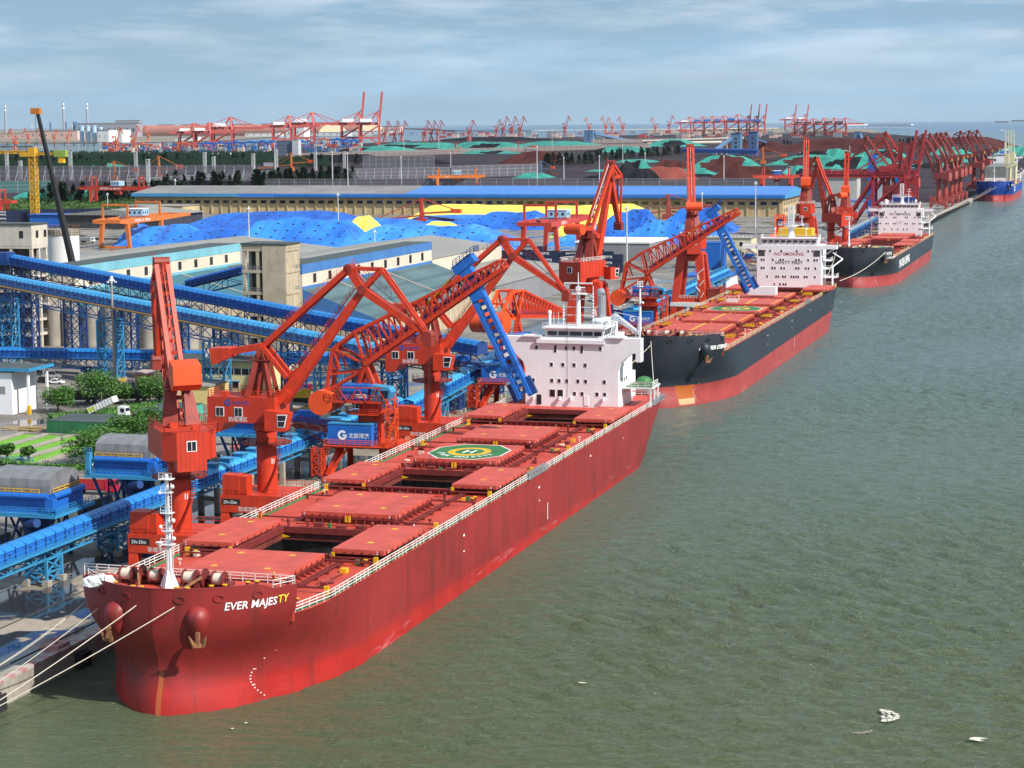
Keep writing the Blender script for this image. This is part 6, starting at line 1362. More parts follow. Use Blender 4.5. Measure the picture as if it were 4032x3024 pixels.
# grey sheds in the middle
GW=mat('grey_cladding',(0.24,0.245,0.26),rough=.7,var=.1,streak=.2,dcol=(.15,.15,.15),scale=.1,ribs=('X',.9,.2))
T=simple_building('grey_shed','grey shed with pale roof and large double doors left of the tall crane',-278,-222,705,838,9.6,GW,GROOF,gable=2.5)
q=MB(); q.bx(22,27.6,-66.6,-66.52,.2,7.6); q.cut(); q.bx(16,21.6,-66.6,-66.52,.2,7.6); q.builds('door',mat('shed_door',(0.32,0.33,0.34),rough=.7),T)
q=MB(); q.bx(14,29.5,-68,-66.5,8.0,8.4); q.build('door_canopy',BTRIM,T)
q=MB(); q.bx(-28.1,28.1,-66.58,-66.51,5.0,5.5); q.build('blue_line',BTRIM,T)
q=MB(); q.ext([(-28,66.9,9.6),(28,66.9,9.6),(0,66.9,12.2)],(0,-.3,0)); q.build('gable',BTRIM,T)
simple_building('grey_depot','plain grey depot with white eave right of the container rows',-266,-228,1004,1045,9.0,GW,WFRAME,roofh=.8,win=[(-6,4,4,4)])
simple_building('beige_office','small beige hut with one window beside the second unloader',-181,-172,770,780,6.5,mat('beige_wall',(0.55,0.42,0.25),rough=.8,var=.06),GROOF,win=[(-2,3.2,2.2,2.4)])
T=simple_building('cream_office','cream three-storey office with a crenellated roofline before the long warehouse',-203,-180,1020,1036,11,mat('office_cream',(0.60,0.55,0.38),rough=.8,var=.06),GROOF,win=[(-7+4.6*i,z,2.2,2) for i in range(4) for z in (3.2,8.2)])
q=MB()
for i in range(12): q.bx(-11.2+2*i,-10.2+2*i,-8.4,-8.1,11.36,12.4)
q.build('parapet',mat('office_white',(0.7,0.68,0.6)),T)
simple_building('blue_shed','blue-walled shed behind the second unloader leg',-196,-184,960,975,12,BLUE,BLUE,roofover=.1)
simple_building('low_blue_shed','low building with deep blue roof and white arcade beside the second ship wheelhouse',-178,-160,850,875,4.5,WFRAME,ROOFD,roofh=.6,roofover=1)
simple_building('pale_blue_shed','pale blue shed with three windows beyond the third ship cranes',-205,-170,1560,1580,9,mat('pale_blue_wall',(0.35,0.42,0.5),rough=.7),ROOFB,win=[(-9+8*i,5,3.5,3.5) for i in range(3)])
simple_building('transfer_house','grey-blue transfer house with yellow roof left of the blue column',-230,-206,1640,1662,24,mat('pale_grey_cladding',(0.42,0.42,0.40),rough=.7,streak=.4,dcol=(.25,.2,.15),scale=.05),mat('yellow_roof',(0.5,0.35,0.08),rough=.6),roofover=1)
simple_building('second_transfer_house','second transfer house with yellow roof right of the blue column',-204,-186,1700,1720,25,mat('pale_blue_cladding',(0.38,0.46,0.52),rough=.7,streak=.4,dcol=(.25,.2,.15),scale=.05),mat('yellow_roof',(0.5,0.35,0.08)),roofover=1)
simple_building('grey_canopy','open-sided grey roofed canopy behind the orange gantry crane',-700,-622,1270,1330,9,DGREY,GROOF,roofover=2,gable=4)
simple_building('blue_hut','blue shed at the left end of the grey canopy',-735,-705,1290,1310,8,BLUE,ROOFD,roofover=1)
simple_building('low_cream_annex','low cream annex in front of the left end of the long warehouse',-742,-690,1440,1470,8,LWW,GROOF,win=[(-14+9*i,4.5,2.6,3.4) for i in range(4)],roofover=.6)
# road wall with white stencils
T=thing('boundary_wall','dark stained concrete wall with white stencilled marks along the yard road','wall',(-178,300,3)); q=MB(); q.bx(-.3,.3,-60,170,0,1.9); q.build('wall_face',DROOF,T)
q=MB()
for i,s_ in enumerate(('禁止停车','安全生产','禁止烟火','慢')): q.cut(); q.txt(s_,(.33,66+14*i,.5),(0,1,0),(0,0,1),1.1,.02)
q.builds('lettering',LETW,T)
# settling ponds, hedge
q=MB(); ALG=mat('algae_green',(0.15,0.38,0.012),rough=.6,var=.15,scale=.5)
for i in range(4): x=-238+6.2*i; q.cut(); q.poly([(x,376,3.02),(x+4.2,376,3.02),(x+4.2,412,3.02),(x,412,3.02)])
for o in q.builds('settling_pond',ALG,None): tag(o,'settling channel filled with bright green algae beside the hedge','pond','algae-covered settling channels')
T=thing('pond_walls','low grey concrete walls dividing the bright green channels','wall',(-228,376,3)); q=MB()
for i in range(5): x=-240+6.2*i+228; q.bx(x+.2,x+1.4,-.6,36.5,0,.35)
q.bx(-13,14.4,-1.2,-.61,0,.35); q.bx(-13,14.4,36.51,37,0,.35); q.build('wall_top',CONC,T)
q=MB(); q.rail([(-12,-1,.36),(13,-1,.36)],1.1,1.2,.08,3); q.build('railing',BLUEL,T)
# planks
q=MB()
for i in range(14): a_=rnd.uniform(-.25,.25); q.box((rnd.uniform(-7,7),rnd.uniform(-3,3),.15+.12*(i%4)),(rnd.uniform(4,8),.35,.1),a_)
o=q.build('timber_pile',mat('bare_timber',(0.48,0.30,0.07),rough=.8,var=.2),None,'yellowish planks scattered by the green tank','planks'); o.location=(-232,407,3.9+.1) ; o.location=(-238,418,3.05)
# ---------------------------------------------------------------- stock piles
TARPB=mat('blue_tarp_base',(0.012,0.14,0.60),rough=.45,var=.2,scale=.03)
def tarp_mat(name,c1,c2,dots=True,sp=8.0,rough=.5):
    mt=bpy.data.materials.new(name); mt.use_nodes=True; t=mt.node_tree; t.nodes.clear(); n=t.nodes.new; l=t.links.new
    o=n('ShaderNodeOutputMaterial'); b=n('ShaderNodeBsdfPrincipled'); l(b.outputs[0],o.inputs[0]); b.inputs['Roughness'].default_value=rough; co=n('ShaderNodeTexCoord')
    z=n('ShaderNodeTexNoise'); z.inputs['Scale'].default_value=.05; z.inputs['Detail'].default_value=7; l(co.outputs['Object'],z.inputs['Vector'])
    rp=n('ShaderNodeValToRGB'); e=rp.color_ramp.elements; e[0].position=.35; e[0].color=(*c1,1); e[1].position=.65; e[1].color=(*c2,1); l(z.outputs['Fac'],rp.inputs[0]); cur=rp.outputs[0]
    # seams between sheets
    wv=n('ShaderNodeTexWave'); wv.bands_direction='X'; wv.inputs['Scale'].default_value=PI/10/11; wv.inputs['Distortion'].default_value=2; wv.inputs['Detail Scale'].default_value=.4; l(co.outputs['Object'],wv.inputs['Vector'])
    q=n('ShaderNodeMapRange'); q.inputs[2].default_value=.06; q.inputs[3].default_value=.35; q.inputs[4].default_value=0; l(wv.outputs['Fac'],q.inputs[0]); mx=n('ShaderNodeMix'); mx.data_type='RGBA'; l(q.outputs[0],mx.inputs[0]); l(cur,mx.inputs[6]); mx.inputs[7].default_value=(*[c*.55 for c in c1],1); cur=mx.outputs[2]
    if dots:
        v=n('ShaderNodeTexVoronoi'); v.voronoi_dimensions='2D'; v.inputs['Scale'].default_value=1/sp; v.inputs['Randomness'].default_value=.35; l(co.outputs['Object'],v.inputs['Vector'])
        q=n('ShaderNodeMapRange'); q.inputs[1].default_value=.10; q.inputs[2].default_value=.13; q.inputs[3].default_value=1; q.inputs[4].default_value=0; l(v.outputs['Distance'],q.inputs[0]); mx=n('ShaderNodeMix'); mx.data_type='RGBA'; l(q.outputs[0],mx.inputs[0]); l(cur,mx.inputs[6]); mx.inputs[7].default_value=(.012,.02,.05,1); cur=mx.outputs[2]
    l(cur,b.inputs['Base Color'])
    z2=n('ShaderNodeTexNoise'); z2.inputs['Scale'].default_value=.35; z2.inputs['Detail'].default_value=5; l(co.outputs['Object'],z2.inputs['Vector'])
    bp=n('ShaderNodeBump'); bp.inputs['Strength'].default_value=.6; bp.inputs['Distance'].default_value=.9; l(z2.outputs['Fac'],bp.inputs['Height']); l(bp.outputs[0],b.inputs['Normal']); return mt
TB1=tarp_mat('blue_tarpaulin',(0.010,0.12,0.56),(0.03,0.24,0.78))
TB2=tarp_mat('shaded_blue_tarpaulin',(0.006,0.075,0.40),(0.014,0.15,0.58)); TB3=tarp_mat('sunlit_blue_tarpaulin',(0.018,0.17,0.62),(0.06,0.32,0.82))  # same tarpaulin tinted darker and lighter to imitate shading between heaps
TG1=tarp_mat('green_netting',(0.010,0.17,0.13),(0.030,0.31,0.23),dots=False)
SULF=mat('sulphur',(0.80,0.66,0.10),rough=.9,var=.06,scale=.1,bump=.3)
COALP=mat('black_coal_heap',(0.014,0.014,0.018),spec=.05,rough=.95,var=.4,scale=.03)
ORE=mat('maroon_ore',(0.075,0.024,0.022),spec=.05,rough=.95,var=.25,scale=.03,bump=.5)
ORER=mat('red_ore',(0.22,0.045,0.030),rough=.95,var=.15,scale=.03)
def pile(label,ul,ur,vb,vt,m_,depth=60,topl=.12,topr=.12,cat='stockpile',group=None,seed=0,name='covered_stockpile',wob=.09,mix=None):
    """ridge-shaped heap; its front foot runs between two ground points, its crest rises to the height vt shows"""
    r_=random.Random(seed+int(ul)); A_=G(ul,vb,3); B_=G(ur,vb,3); Ln=(B_-A_).length; ax=(B_-A_).normalized(); ay=V(-ax.y,ax.x,0)
    if ay.y<0: ay=-ay
    cm=(A_+B_)/2+ay*depth*.45; d=ray((ul+ur)/2,vt); z=CZ+d.z*((cm.y)/d.y); h=max(2.0,z-3)
    nx,ny=26,12; q=MB(); ph=[r_.uniform(0,6) for _ in range(4)]; tri=lambda t:t
    for j in range(ny+1):
        for i in range(nx+1):
            u=i/nx; w_=j/ny; e=min(1,u/max(topl,.01),(1-u)/max(topr,.01)); f=min(1,w_/.40,(1-w_)/.40)
            prof=min(e,f); prof=prof*(1-.12*(1-prof)) 
            c=1+wob*(math.sin(u*9+ph[0])+.6*math.sin(u*21+ph[1])+.5*math.sin(w_*9+ph[2]))*.6+r_.uniform(-.03,.03)
            P_=ax*(u*Ln)+ay*(w_*depth+math.sin(u*14+ph[3])*depth*.03); q.v.append((P_.x,P_.y,max(-.3,h*prof*c-.05)))
    mi=[]
    for j in range(ny):
        for i in range(nx):
            a=j*(nx+1)+i; q.f.append((a,a+1,a+nx+2,a+nx+1)); q.mi.append(0 if mix is None else (1 if (i/nx+ .12*math.sin(j)>mix[1] and i/nx<mix[2] and j>mix[3]-1 and j<mix[4]) else 0))
    mm=[m_] if mix is None else [m_,mix[0]]
    o=q.build(name,mm,None,label,cat,group,smooth=False); o.location=(A_.x,A_.y,3.0); return o
BG='blue tarpaulin heaps in the open yard'
for k,(ul,ur,vb,vt,dep,tl,tr,lab) in enumerate([
 (650,1320,905,834,110,.25,.06,'rear blue tarpaulin heap below the left half of the long warehouse'),
 (1180,1640,900,862,70,.1,.2,'low blue tarpaulin heap between the two yellow mounds'),
 (425,700,976,888,80,.05,.1,'blue tarpaulin heap behind the orange gantry legs at the far left'),
 (640,1010,975,905,60,.25,.2,'blue tarpaulin heap with a pointed middle right of the orange gantry'),
 (900,1380,975,866,80,.1,.15,'broad blue tarpaulin heap with rows of black weights before the yellow flank'),
 (1290,2030,985,887,80,.22,.26,'long smooth blue tarpaulin heap left of the red gantry crane'),
 (1800,2200,905,834,70,.25,.3,'dark blue conical tarpaulin heap behind the red gantry'),
 (1560,2260,885,845,50,.1,.1,'low blue tarpaulin ridge below the big yellow heap'),
 (2130,2420,972,915,45,.35,.4,'small pale blue tarpaulin heap beside the red gantry legs'),
 (2290,2600,940,830,70,.4,.2,'blue tarpaulin heap behind the tall crane hook'),
 (2400,2760,962,868,60,.42,.3,'blue tarpaulin heap right of the yellow triangle'),
 (2560,2900,915,824,70,.3,.35,'blue tarpaulin heap under the second unloader boom'),
 (2560,2870,958,884,50,.35,.3,'front blue tarpaulin heap beside the portal of the 25t-38m crane')]):
    pile(lab,ul,ur,vb,vt,(TB2,TB1,TB1,TB2,TB1,TB3,TB2,TB1,TB3,TB2,TB1,TB2,TB3)[k],dep,tl,tr,group=BG,seed=k)
YG='yellow sulphur heaps in the open yard'
for k,(ul,ur,vb,vt,dep,tl,tr,lab) in enumerate([
 (1560,2560,880,808,40,.12,.05,'largest yellow heap, a long flat-topped bank before the long warehouse'),
 (1265,1345,845,828,25,.4,.4,'smallest yellow heap, far left before the long warehouse'),
 (1330,1450,925,852,60,.35,.3,'yellow heap with a torn blue edge left of the stacker'),
 (1635,1800,905,872,30,.3,.3,'low yellow heap under the red stacker conveyor'),
 (2180,2290,930,880,30,.2,.3,'yellow heap between the red gantry legs'),
 (2360,2450,900,858,30,.5,.2,'yellow heap right of the tall crane jib')]):
    pile(lab,ul,ur,vb,vt,SULF,dep,tl,tr,group=YG,seed=k,name='sulphur_heap',wob=.06)
NG='heaps under green nets in the coal yard'
for k,(ul,ur,vb,vt,dep,m_,mix) in enumerate([
 (20,185,788,759,40,TG1,None),(235,400,790,751,50,TG1,None),(298,432,660,642,60,TG1,None),(1280,1560,600,578,160,TG1,(COALP,.1,.45,0,4)),
 (1420,1760,582,562,160,TG1,(COALP,.3,.6,0,3)),(1700,2020,590,560,150,TG1,(COALP,.5,.7,0,4)),(2000,2290,574,556,140,TG1,None),
 (1760,2000,606,592,90,TG1,(COALP,.6,.8,0,5)),(2290,2520,600,578,110,TG1,(COALP,0,.3,0,4)),(2400,2560,640,628,70,TG1,None),(2520,2680,578,550,150,TG1,(COALP,.5,.9,0,4)),
 (2400,2535,700,634,90,TG1,(COALP,.15,.7,0,5)),(2465,2640,702,678,60,TG1,None),(2590,2815,695,667,60,TG1,(COALP,.5,1,0,2)),(2690,2960,672,615,110,TG1,(ORE,.3,.8,0,5)),
 (2010,2150,702,682,50,TG1,None),(2300,2380,676,668,40,TG1,None),(3060,3170,700,654,70,TG1,(COALP,.7,1,0,4)),(3190,3330,640,590,130,TG1,(COALP,0,.25,0,7)),(3010,3300,650,612,120,TG1,(ORE,.3,.6,0,4)),
 (3200,3540,665,618,110,TG1,(COALP,.2,.5,0,5)),(3345,3530,622,590,120,TG1,(COALP,.5,1,0,5)),(3265,3300,672,650,50,TG1,None),(3540,3800,662,640,70,TG1,(COALP,.2,.6,0,5)),(3640,3760,610,580,140,TG1,None),(3905,4032,612,578,160,TG1,None),(3700,3800,640,625,90,TG1,None)]):
    pile('heap under green netting, %s'%['at the far left edge','behind the yellow tower crane','small, beyond the left lattice fence','left end of the long green row','second in the long green row','middle of the long green row','right end of the long green row','with a black gap before the blue conveyor','beside the blue heap edge left of the trees','flat, right of the casuarina row','far back beside the pipelines','humped, with a black face beside red ore','low, right of the black heap','long, before the fence','large, torn open over maroon ore','at the left end of the blue stacker','tiny, behind the tall crane','round, left of the yellow-roofed transfer house','humped, behind the third tall crane','broad, over maroon ore','broad, behind the cranes of the third ship','behind the blue column','torn scrap left of the white trestle','right of the bridge unloader','behind the crowded maroon cranes','at the right edge behind the blue ship','small, before the crowded cranes'][k],ul,ur,vb,vt,m_,dep,.25,.25,group=NG,seed=k,mix=mix)
for k,(ul,ur,vb,vt,dep,m_,lab) in enumerate([
 (2410,2560,718,662,80,COALP,'black coal heap with a rounded crest'),(2480,2720,712,660,60,ORER,'bright red ore heap beside the black coal'),(2540,2700,690,630,70,ORE,'brown ore heap behind the bright red one'),
 (2780,3080,705,655,80,ORE,'broad maroon ore heap before the fence'),(1950,2180,645,598,120,ORE,'maroon ore heap left of the dark tree row'),(1520,1700,650,622,90,COALP,'dark heap behind the scaffolded fence'),
 (2750,3060,600,560,200,ORE,'long maroon ore bank left of the blue silo tower'),(2980,3560,600,548,260,ORE,'longest maroon ore bank, behind the third tall crane'),(3540,3900,590,540,260,ORE,'maroon ore bank behind the crowded far cranes'),
 (3080,3260,645,598,100,COALP,'black coal heap between the two steep cranes'),(1000,1500,640,610,150,COALP,'dark heap left of the scaffolded fence'),(2270,2420,712,690,40,COALP,'low black heap behind the blue stacker'),(3300,3420,660,632,70,COALP,'black heap beside the yellow-roofed transfer house'),
 (1660,2020,556,540,300,COALP,'distant black bank before the grey water'),(100,800,645,618,200,COALP,'dark bank behind the left lattice fence'),(350,1000,735,712,110,COALP,'dark bank under the twin orange stackers')]):
    pile(lab,ul,ur,vb,vt,m_,dep,.25,.25,group='bare ore and coal heaps',seed=k+50,name='ore_heap',wob=.08)
# ---------------------------------------------------------------- wind fences
def fence_mat(name,col,alpha):
    mt=bpy.data.materials.new(name); mt.use_nodes=True; t=mt.node_tree; t.nodes.clear(); n=t.nodes.new; l=t.links.new
    o=n('ShaderNodeOutputMaterial'); b=n('ShaderNodeBsdfPrincipled'); tr=n('ShaderNodeBsdfTransparent'); mx=n('ShaderNodeMixShader'); mx.inputs[0].default_value=alpha
    b.inputs['Base Color'].default_value=(*col,1); b.inputs['Roughness'].default_value=.8; l(tr.outputs[0],mx.inputs[1]); l(b.outputs[0],mx.inputs[2]); l(mx.outputs[0],o.inputs[0]); return mt
FM1=fence_mat('grey_mesh',(0.13,0.13,0.15),.62); FM2=fence_mat('green_mesh',(0.05,0.20,0.19),.6); FM3=fence_mat('brown_mesh',(0.20,0.15,0.13),.75)
POST=mat('fence_post',(0.42,0.44,0.47),rough=.6)
def fence(label,uL,vL,uR,vR,hpx,m_,sp=16,brace=True,pw=.35):
    A_=G(uL,vL,3);B_=G(uR,vR,3); T=thing('wind_fence',label,'fence',(A_.x,A_.y,3)); D_=B_-A_; n_=max(2,int(D_.length/sp)); h=(A_.y/ray(uL,vL).y*hpx/CF+B_.y/ray(uR,vR).y*hpx/CF)/2
    q=MB(); 
    for i in range(n_): a=D_*(i/n_); b=D_*((i+1)/n_); q.poly([a,b,b+V(0,0,h),a+V(0,0,h)])
    q.build('mesh_panels',m_,T); q=MB()
    for i in range(n_+1):
        a=D_*(i/n_); q.bar(a,a+V(0,0,h),pw)
        if brace: q.bar(a+V(0,-h*.4,0),a+V(0,0,h*.75),pw*.7)
    for k in (.33,.66,1): q.bar(V(0,0,h*k),D_+V(0,0,h*k),pw*.6)
    q.build('posts',POST,T); return T
fence('grey mesh wind fence just behind the long warehouse',1040,742,3060,742,38,FM1,17,False)
fence('white-braced wind fence left of the red gantry behind the warehouse',1375,708,1770,700,42,FM1,11)
fence('white-braced wind fence right of the red gantry behind the warehouse',1780,700,2120,690,45,FM1,13)
fence('pale lattice wind fence across the far left, behind the orange stackers',0,712,1000,712,58,FM1,13,True,.45)
fence('green-tinted wind fence at the left edge',0,760,212,758,46,FM2,16,False)
fence('dark grey wind fence stepping down behind the left tree row',500,738,1060,700,30,FM1,14,False)
fence('brown wind fence across the coal yard, centre',1130,628,2560,582,20,FM3,26,False,.5)
fence('brown wind fence behind the pipelines at right',2330,566,2860,558,16,FM3,30,False,.6)
fence('scaffold-like dark mesh fence below the green heaps',1430,662,1710,660,48,FM1,10,False)
fence('grey wind fence at the right behind the crowded cranes',3690,590,3900,590,20,FM3,24,False,.8)
# ---------------------------------------------------------------- trees
LEAF=mat('leaf_green',(0.028,0.12,0.014),rough=.6,var=.5,scale=.9,col2=(0.10,0.27,0.03))
LEAFD=mat('casuarina_green',(0.024,0.060,0.038),rough=.9,spec=.1,var=.45,scale=.5,col2=(0.05,0.105,0.06)); BARK=mat('bark',(0.10,0.07,0.05),rough=.9,var=.3,scale=2)
def crown(seed,w_,h_,n_,sz,blobs=9):
    r_=random.Random(seed); q=MB(); bl=[]
    for i in range(blobs):
        a=r_.uniform(0,2*PI); rr=w_*.5*math.sqrt(r_.uniform(.0,.55)); bl.append((rr*math.cos(a),rr*math.sin(a),h_*r_.uniform(.38,.82),w_*r_.uniform(.17,.30)))
    for i in range(n_):
        b=bl[r_.randrange(blobs)]; a=r_.uniform(0,2*PI); cz=r_.uniform(-.75,1); s=math.sqrt(1-cz*cz); R_=b[3]*r_.uniform(.72,1.12)
        c=V(b[0]+R_*s*math.cos(a),b[1]+R_*s*math.sin(a),b[2]+R_*cz*.75); d1=V(r_.uniform(-1,1),r_.uniform(-1,1),r_.uniform(-.5,.5)).normalized(); d2=V(r_.uniform(-1,1),r_.uniform(-1,1),r_.uniform(-.3,.8)); d2=(d2-d1*d2.dot(d1)).normalized(); k=sz*r_.uniform(.6,1.3)
        q.poly([c-d1*k,c-d2*k*.5,c+d1*k,c+d2*k*.5])
    return q
TG='broad-leaved trees around the green tank'
def tree(label,u,v,w_,h_,seed,base=None):
    p=G(u,v,3); T=thing('broadleaf_tree',label,'tree',(p.x,p.y,3),TG); r_=random.Random(seed)
    q=MB(); q.tube((0,0,0),(.1,.1,h_*.45),.28,7,.16)
    for i in range(6): a=r_.uniform(0,2*PI); q.tube((0,0,h_*r_.uniform(.2,.42)),(w_*.3*math.cos(a),w_*.3*math.sin(a),h_*r_.uniform(.5,.75)),.11,5,.04)
    q.build('trunk',BARK,T); crown(seed,w_,h_,int(900+260*w_),.30,int(10+w_)).build('crown',LEAF,T); return T
tree('spreading tree at the left end of the tree row beside the white shed',228,1625,8.5,6.5,1)
tree('tallest broad tree of the row, behind the tipper truck',395,1600,12,9.0,2)
tree('tree between the brick hut and the tall broad tree',490,1590,6.5,5.0,3)
tree('tree just left of the nearest crane, before the brick hut',590,1590,9,7,4)
tree('rounded tree in front of the green tank, largest of the lower group',352,1832,10,7.5,5)
tree('tree touching the right side of the largest lower tree',425,1800,8,6.5,6)
tree('bright tree at the right end of the lower group under the crane house',510,1755,9,7,7)
tree('tree half hidden by the nearest crane house',580,1700,7,6,8)
tree('small round tree at the left of the green channels',28,1812,3.6,4.0,9)
tree('small round tree in the middle of the hedge',113,1818,3.2,3.6,10)
tree('tree at the left edge behind the first hopper',5,1945,5,5,11)
def hedge(label,pts,w_,h_,n_):
    q=MB(); r_=random.Random(3); P_=[Vector(p) for p in pts]; q0=P_[0]
    for i in range(n_):
        k=r_.randrange(len(P_)-1); c=P_[k].lerp(P_[k+1],r_.random())-q0+V(r_.uniform(-w_/2,w_/2),r_.uniform(-w_/2,w_/2),h_*r_.uniform(.1,1)); d1=V(r_.uniform(-1,1),r_.uniform(-1,1),r_.uniform(-.5,.5)).normalized(); d2=V(r_.uniform(-1,1),r_.uniform(-1,1),r_.uniform(-.3,.8)); d2=(d2-d1*d2.dot(d1)).normalized(); q.poly([c-d1*.28,c-d2*.16,c+d1*.28,c+d2*.16])
    for a,b in zip(P_[:-1],P_[1:]): q.bar(a-q0+V(0,0,h_*.35),b-q0+V(0,0,h_*.35),w_*.8,h_*.7)
    o=q.build('hedge',LEAF,None,label,'hedge'); o.location=q0
hedge('clipped green hedge in front of the green channels',[G(-40,1822),G(150,1850),G(330,1850),G(420,1815),G(470,1770)],2.2,1.3,2600)
hedge('strip of undergrowth below the tree row',[G(200,1650),G(330,1640),G(480,1620),G(620,1600)],5,1.4,2200)
# dark conifers in rows: three shapes, copied
CT=[]
for s_ in range(3):
    r_=random.Random(40+s_); q=MB(); hh=11.0
    for i in range(210):
        t=r_.random()**.8; a=r_.uniform(0,2*PI); R_=(1-t)*3.4*r_.uniform(.4,1.1)+.15; c=V(R_*math.cos(a),R_*math.sin(a),1.0+t*(hh-1)); d=V(math.cos(a),math.sin(a),r_.uniform(.2,1.1)).normalized(); s2=V(-math.sin(a),math.cos(a),r_.uniform(-.3,.3)); k=r_.uniform(.5,1.1)
        q.poly([c-s2*k*.45,c+d*k*1.5,c+s2*k*.45,c-d*k*.5])
    T=thing('casuarina_tree','dark narrow conifer','tree',(0,0,3),'dark conifers in rows'); q.build('crown',LEAFD,T); m=MB(); m.tube((0,0,0),(0,0,hh*.8),.22,5,.06); m.build('trunk',BARK,T); CT.append(T)
used=[False]*3; nT=0
def conifer(x,y,lab,sc_=1.0):
    global nT
    k=nT%3; nT+=1; r_=rnd.random()
    if not used[k]: T=CT[k]; used[k]=True
    else: T=copytree(CT[k])
    T.location=(x,y,3); T.rotation_euler=(0,0,r_*6); s_=sc_*(.75+.5*rnd.random()); T.scale=(s_*1.2,s_*1.2,s_); T['label']=lab; T['group']='conifers: '+lab
for (uL,vL,uR,vR,n_,jit,lab,s_) in [(160,815,700,795,62,60,'dark conifer in the dense row behind the orange gantry at left',1.5),(640,748,1040,742,26,50,'dark conifer just behind the left end of the long warehouse',1.5),(1000,742,1390,715,52,25,'dark conifer in the close row above the grey roof, centre left',1.55),
    (2150,655,2330,650,24,60,'dark conifer at the left end of the row behind the tallest crane',1.7),(2330,640,2680,612,46,60,'dark conifer in the row before the blue silo tower',1.6),(0,655,420,655,18,80,'dark conifer behind the lattice fence at the far left',1.6),(500,650,1000,645,18,90,'dark conifer behind the orange stackers',1.6),(3080,585,3320,582,14,60,'tiny dark conifer on the maroon bank left of the far blue tower',1.6),(3420,580,3620,578,14,60,'tiny dark conifer on the maroon bank right of the far blue tower',1.8),(1180,655,1400,655,10,60,'dark conifer beside the grey office block',1.5),(2860,578,2940,575,6,40,'dark conifer between the two blue silo towers',1.4)]:
    for i in range(n_):
        t=(i+rnd.random())/n_; p=G(uL+(uR-uL)*t,vL+(vR-vL)*t,3); conifer(p.x,p.y+rnd.uniform(-jit,jit)*.5,lab,s_)
o=None
q=MB(); r_=random.Random(5); p0=G(0,835,3)
for i in range(5200):
    p=G(r_.uniform(-20,640),r_.uniform(800,850),3)-p0; k=r_.uniform(.8,2.0); z=r_.uniform(.3,5.5); d1=V(r_.uniform(-1,1),r_.uniform(-1,1),r_.uniform(-.4,.4)).normalized(); d2=V(0,0,1); q.poly([p+V(0,0,z)-d1*k,p+V(0,0,z-k*.4),p+V(0,0,z)+d1*k,p+V(0,0,z+k*.6)])
o=q.build('undergrowth',mat('scrub_green',(0.03,0.10,0.02),rough=.8,var=.5,scale=.1,col2=(.07,.17,.03)),None,'dense green scrub around the dark conifers at left','undergrowth',kind='stuff'); o.location=p0
q=MB(); r_=random.Random(9); p0=G(500,650,3)
for i in range(9000):
    u=r_.uniform(-20,1300); v=r_.choice((r_.uniform(612,628),r_.uniform(628,655),r_.uniform(655,668) if u<420 else r_.uniform(630,652)))
    if u>1080: v=r_.uniform(640,660)
    p=G(u,v,3)-p0; k=r_.uniform(2.5,5); z=r_.uniform(0,9); q.poly([p+V(-k*.5,0,z),p+V(k*.5,0,z),p+V(r_.uniform(-.3,.3)*k,0,z+k*1.5)])
o=q.build('distant_woodland',LEAFD,None,'dark belt of woodland between the lattice fence and the far basin',kind='stuff'); o['category']='woodland'; o.location=p0
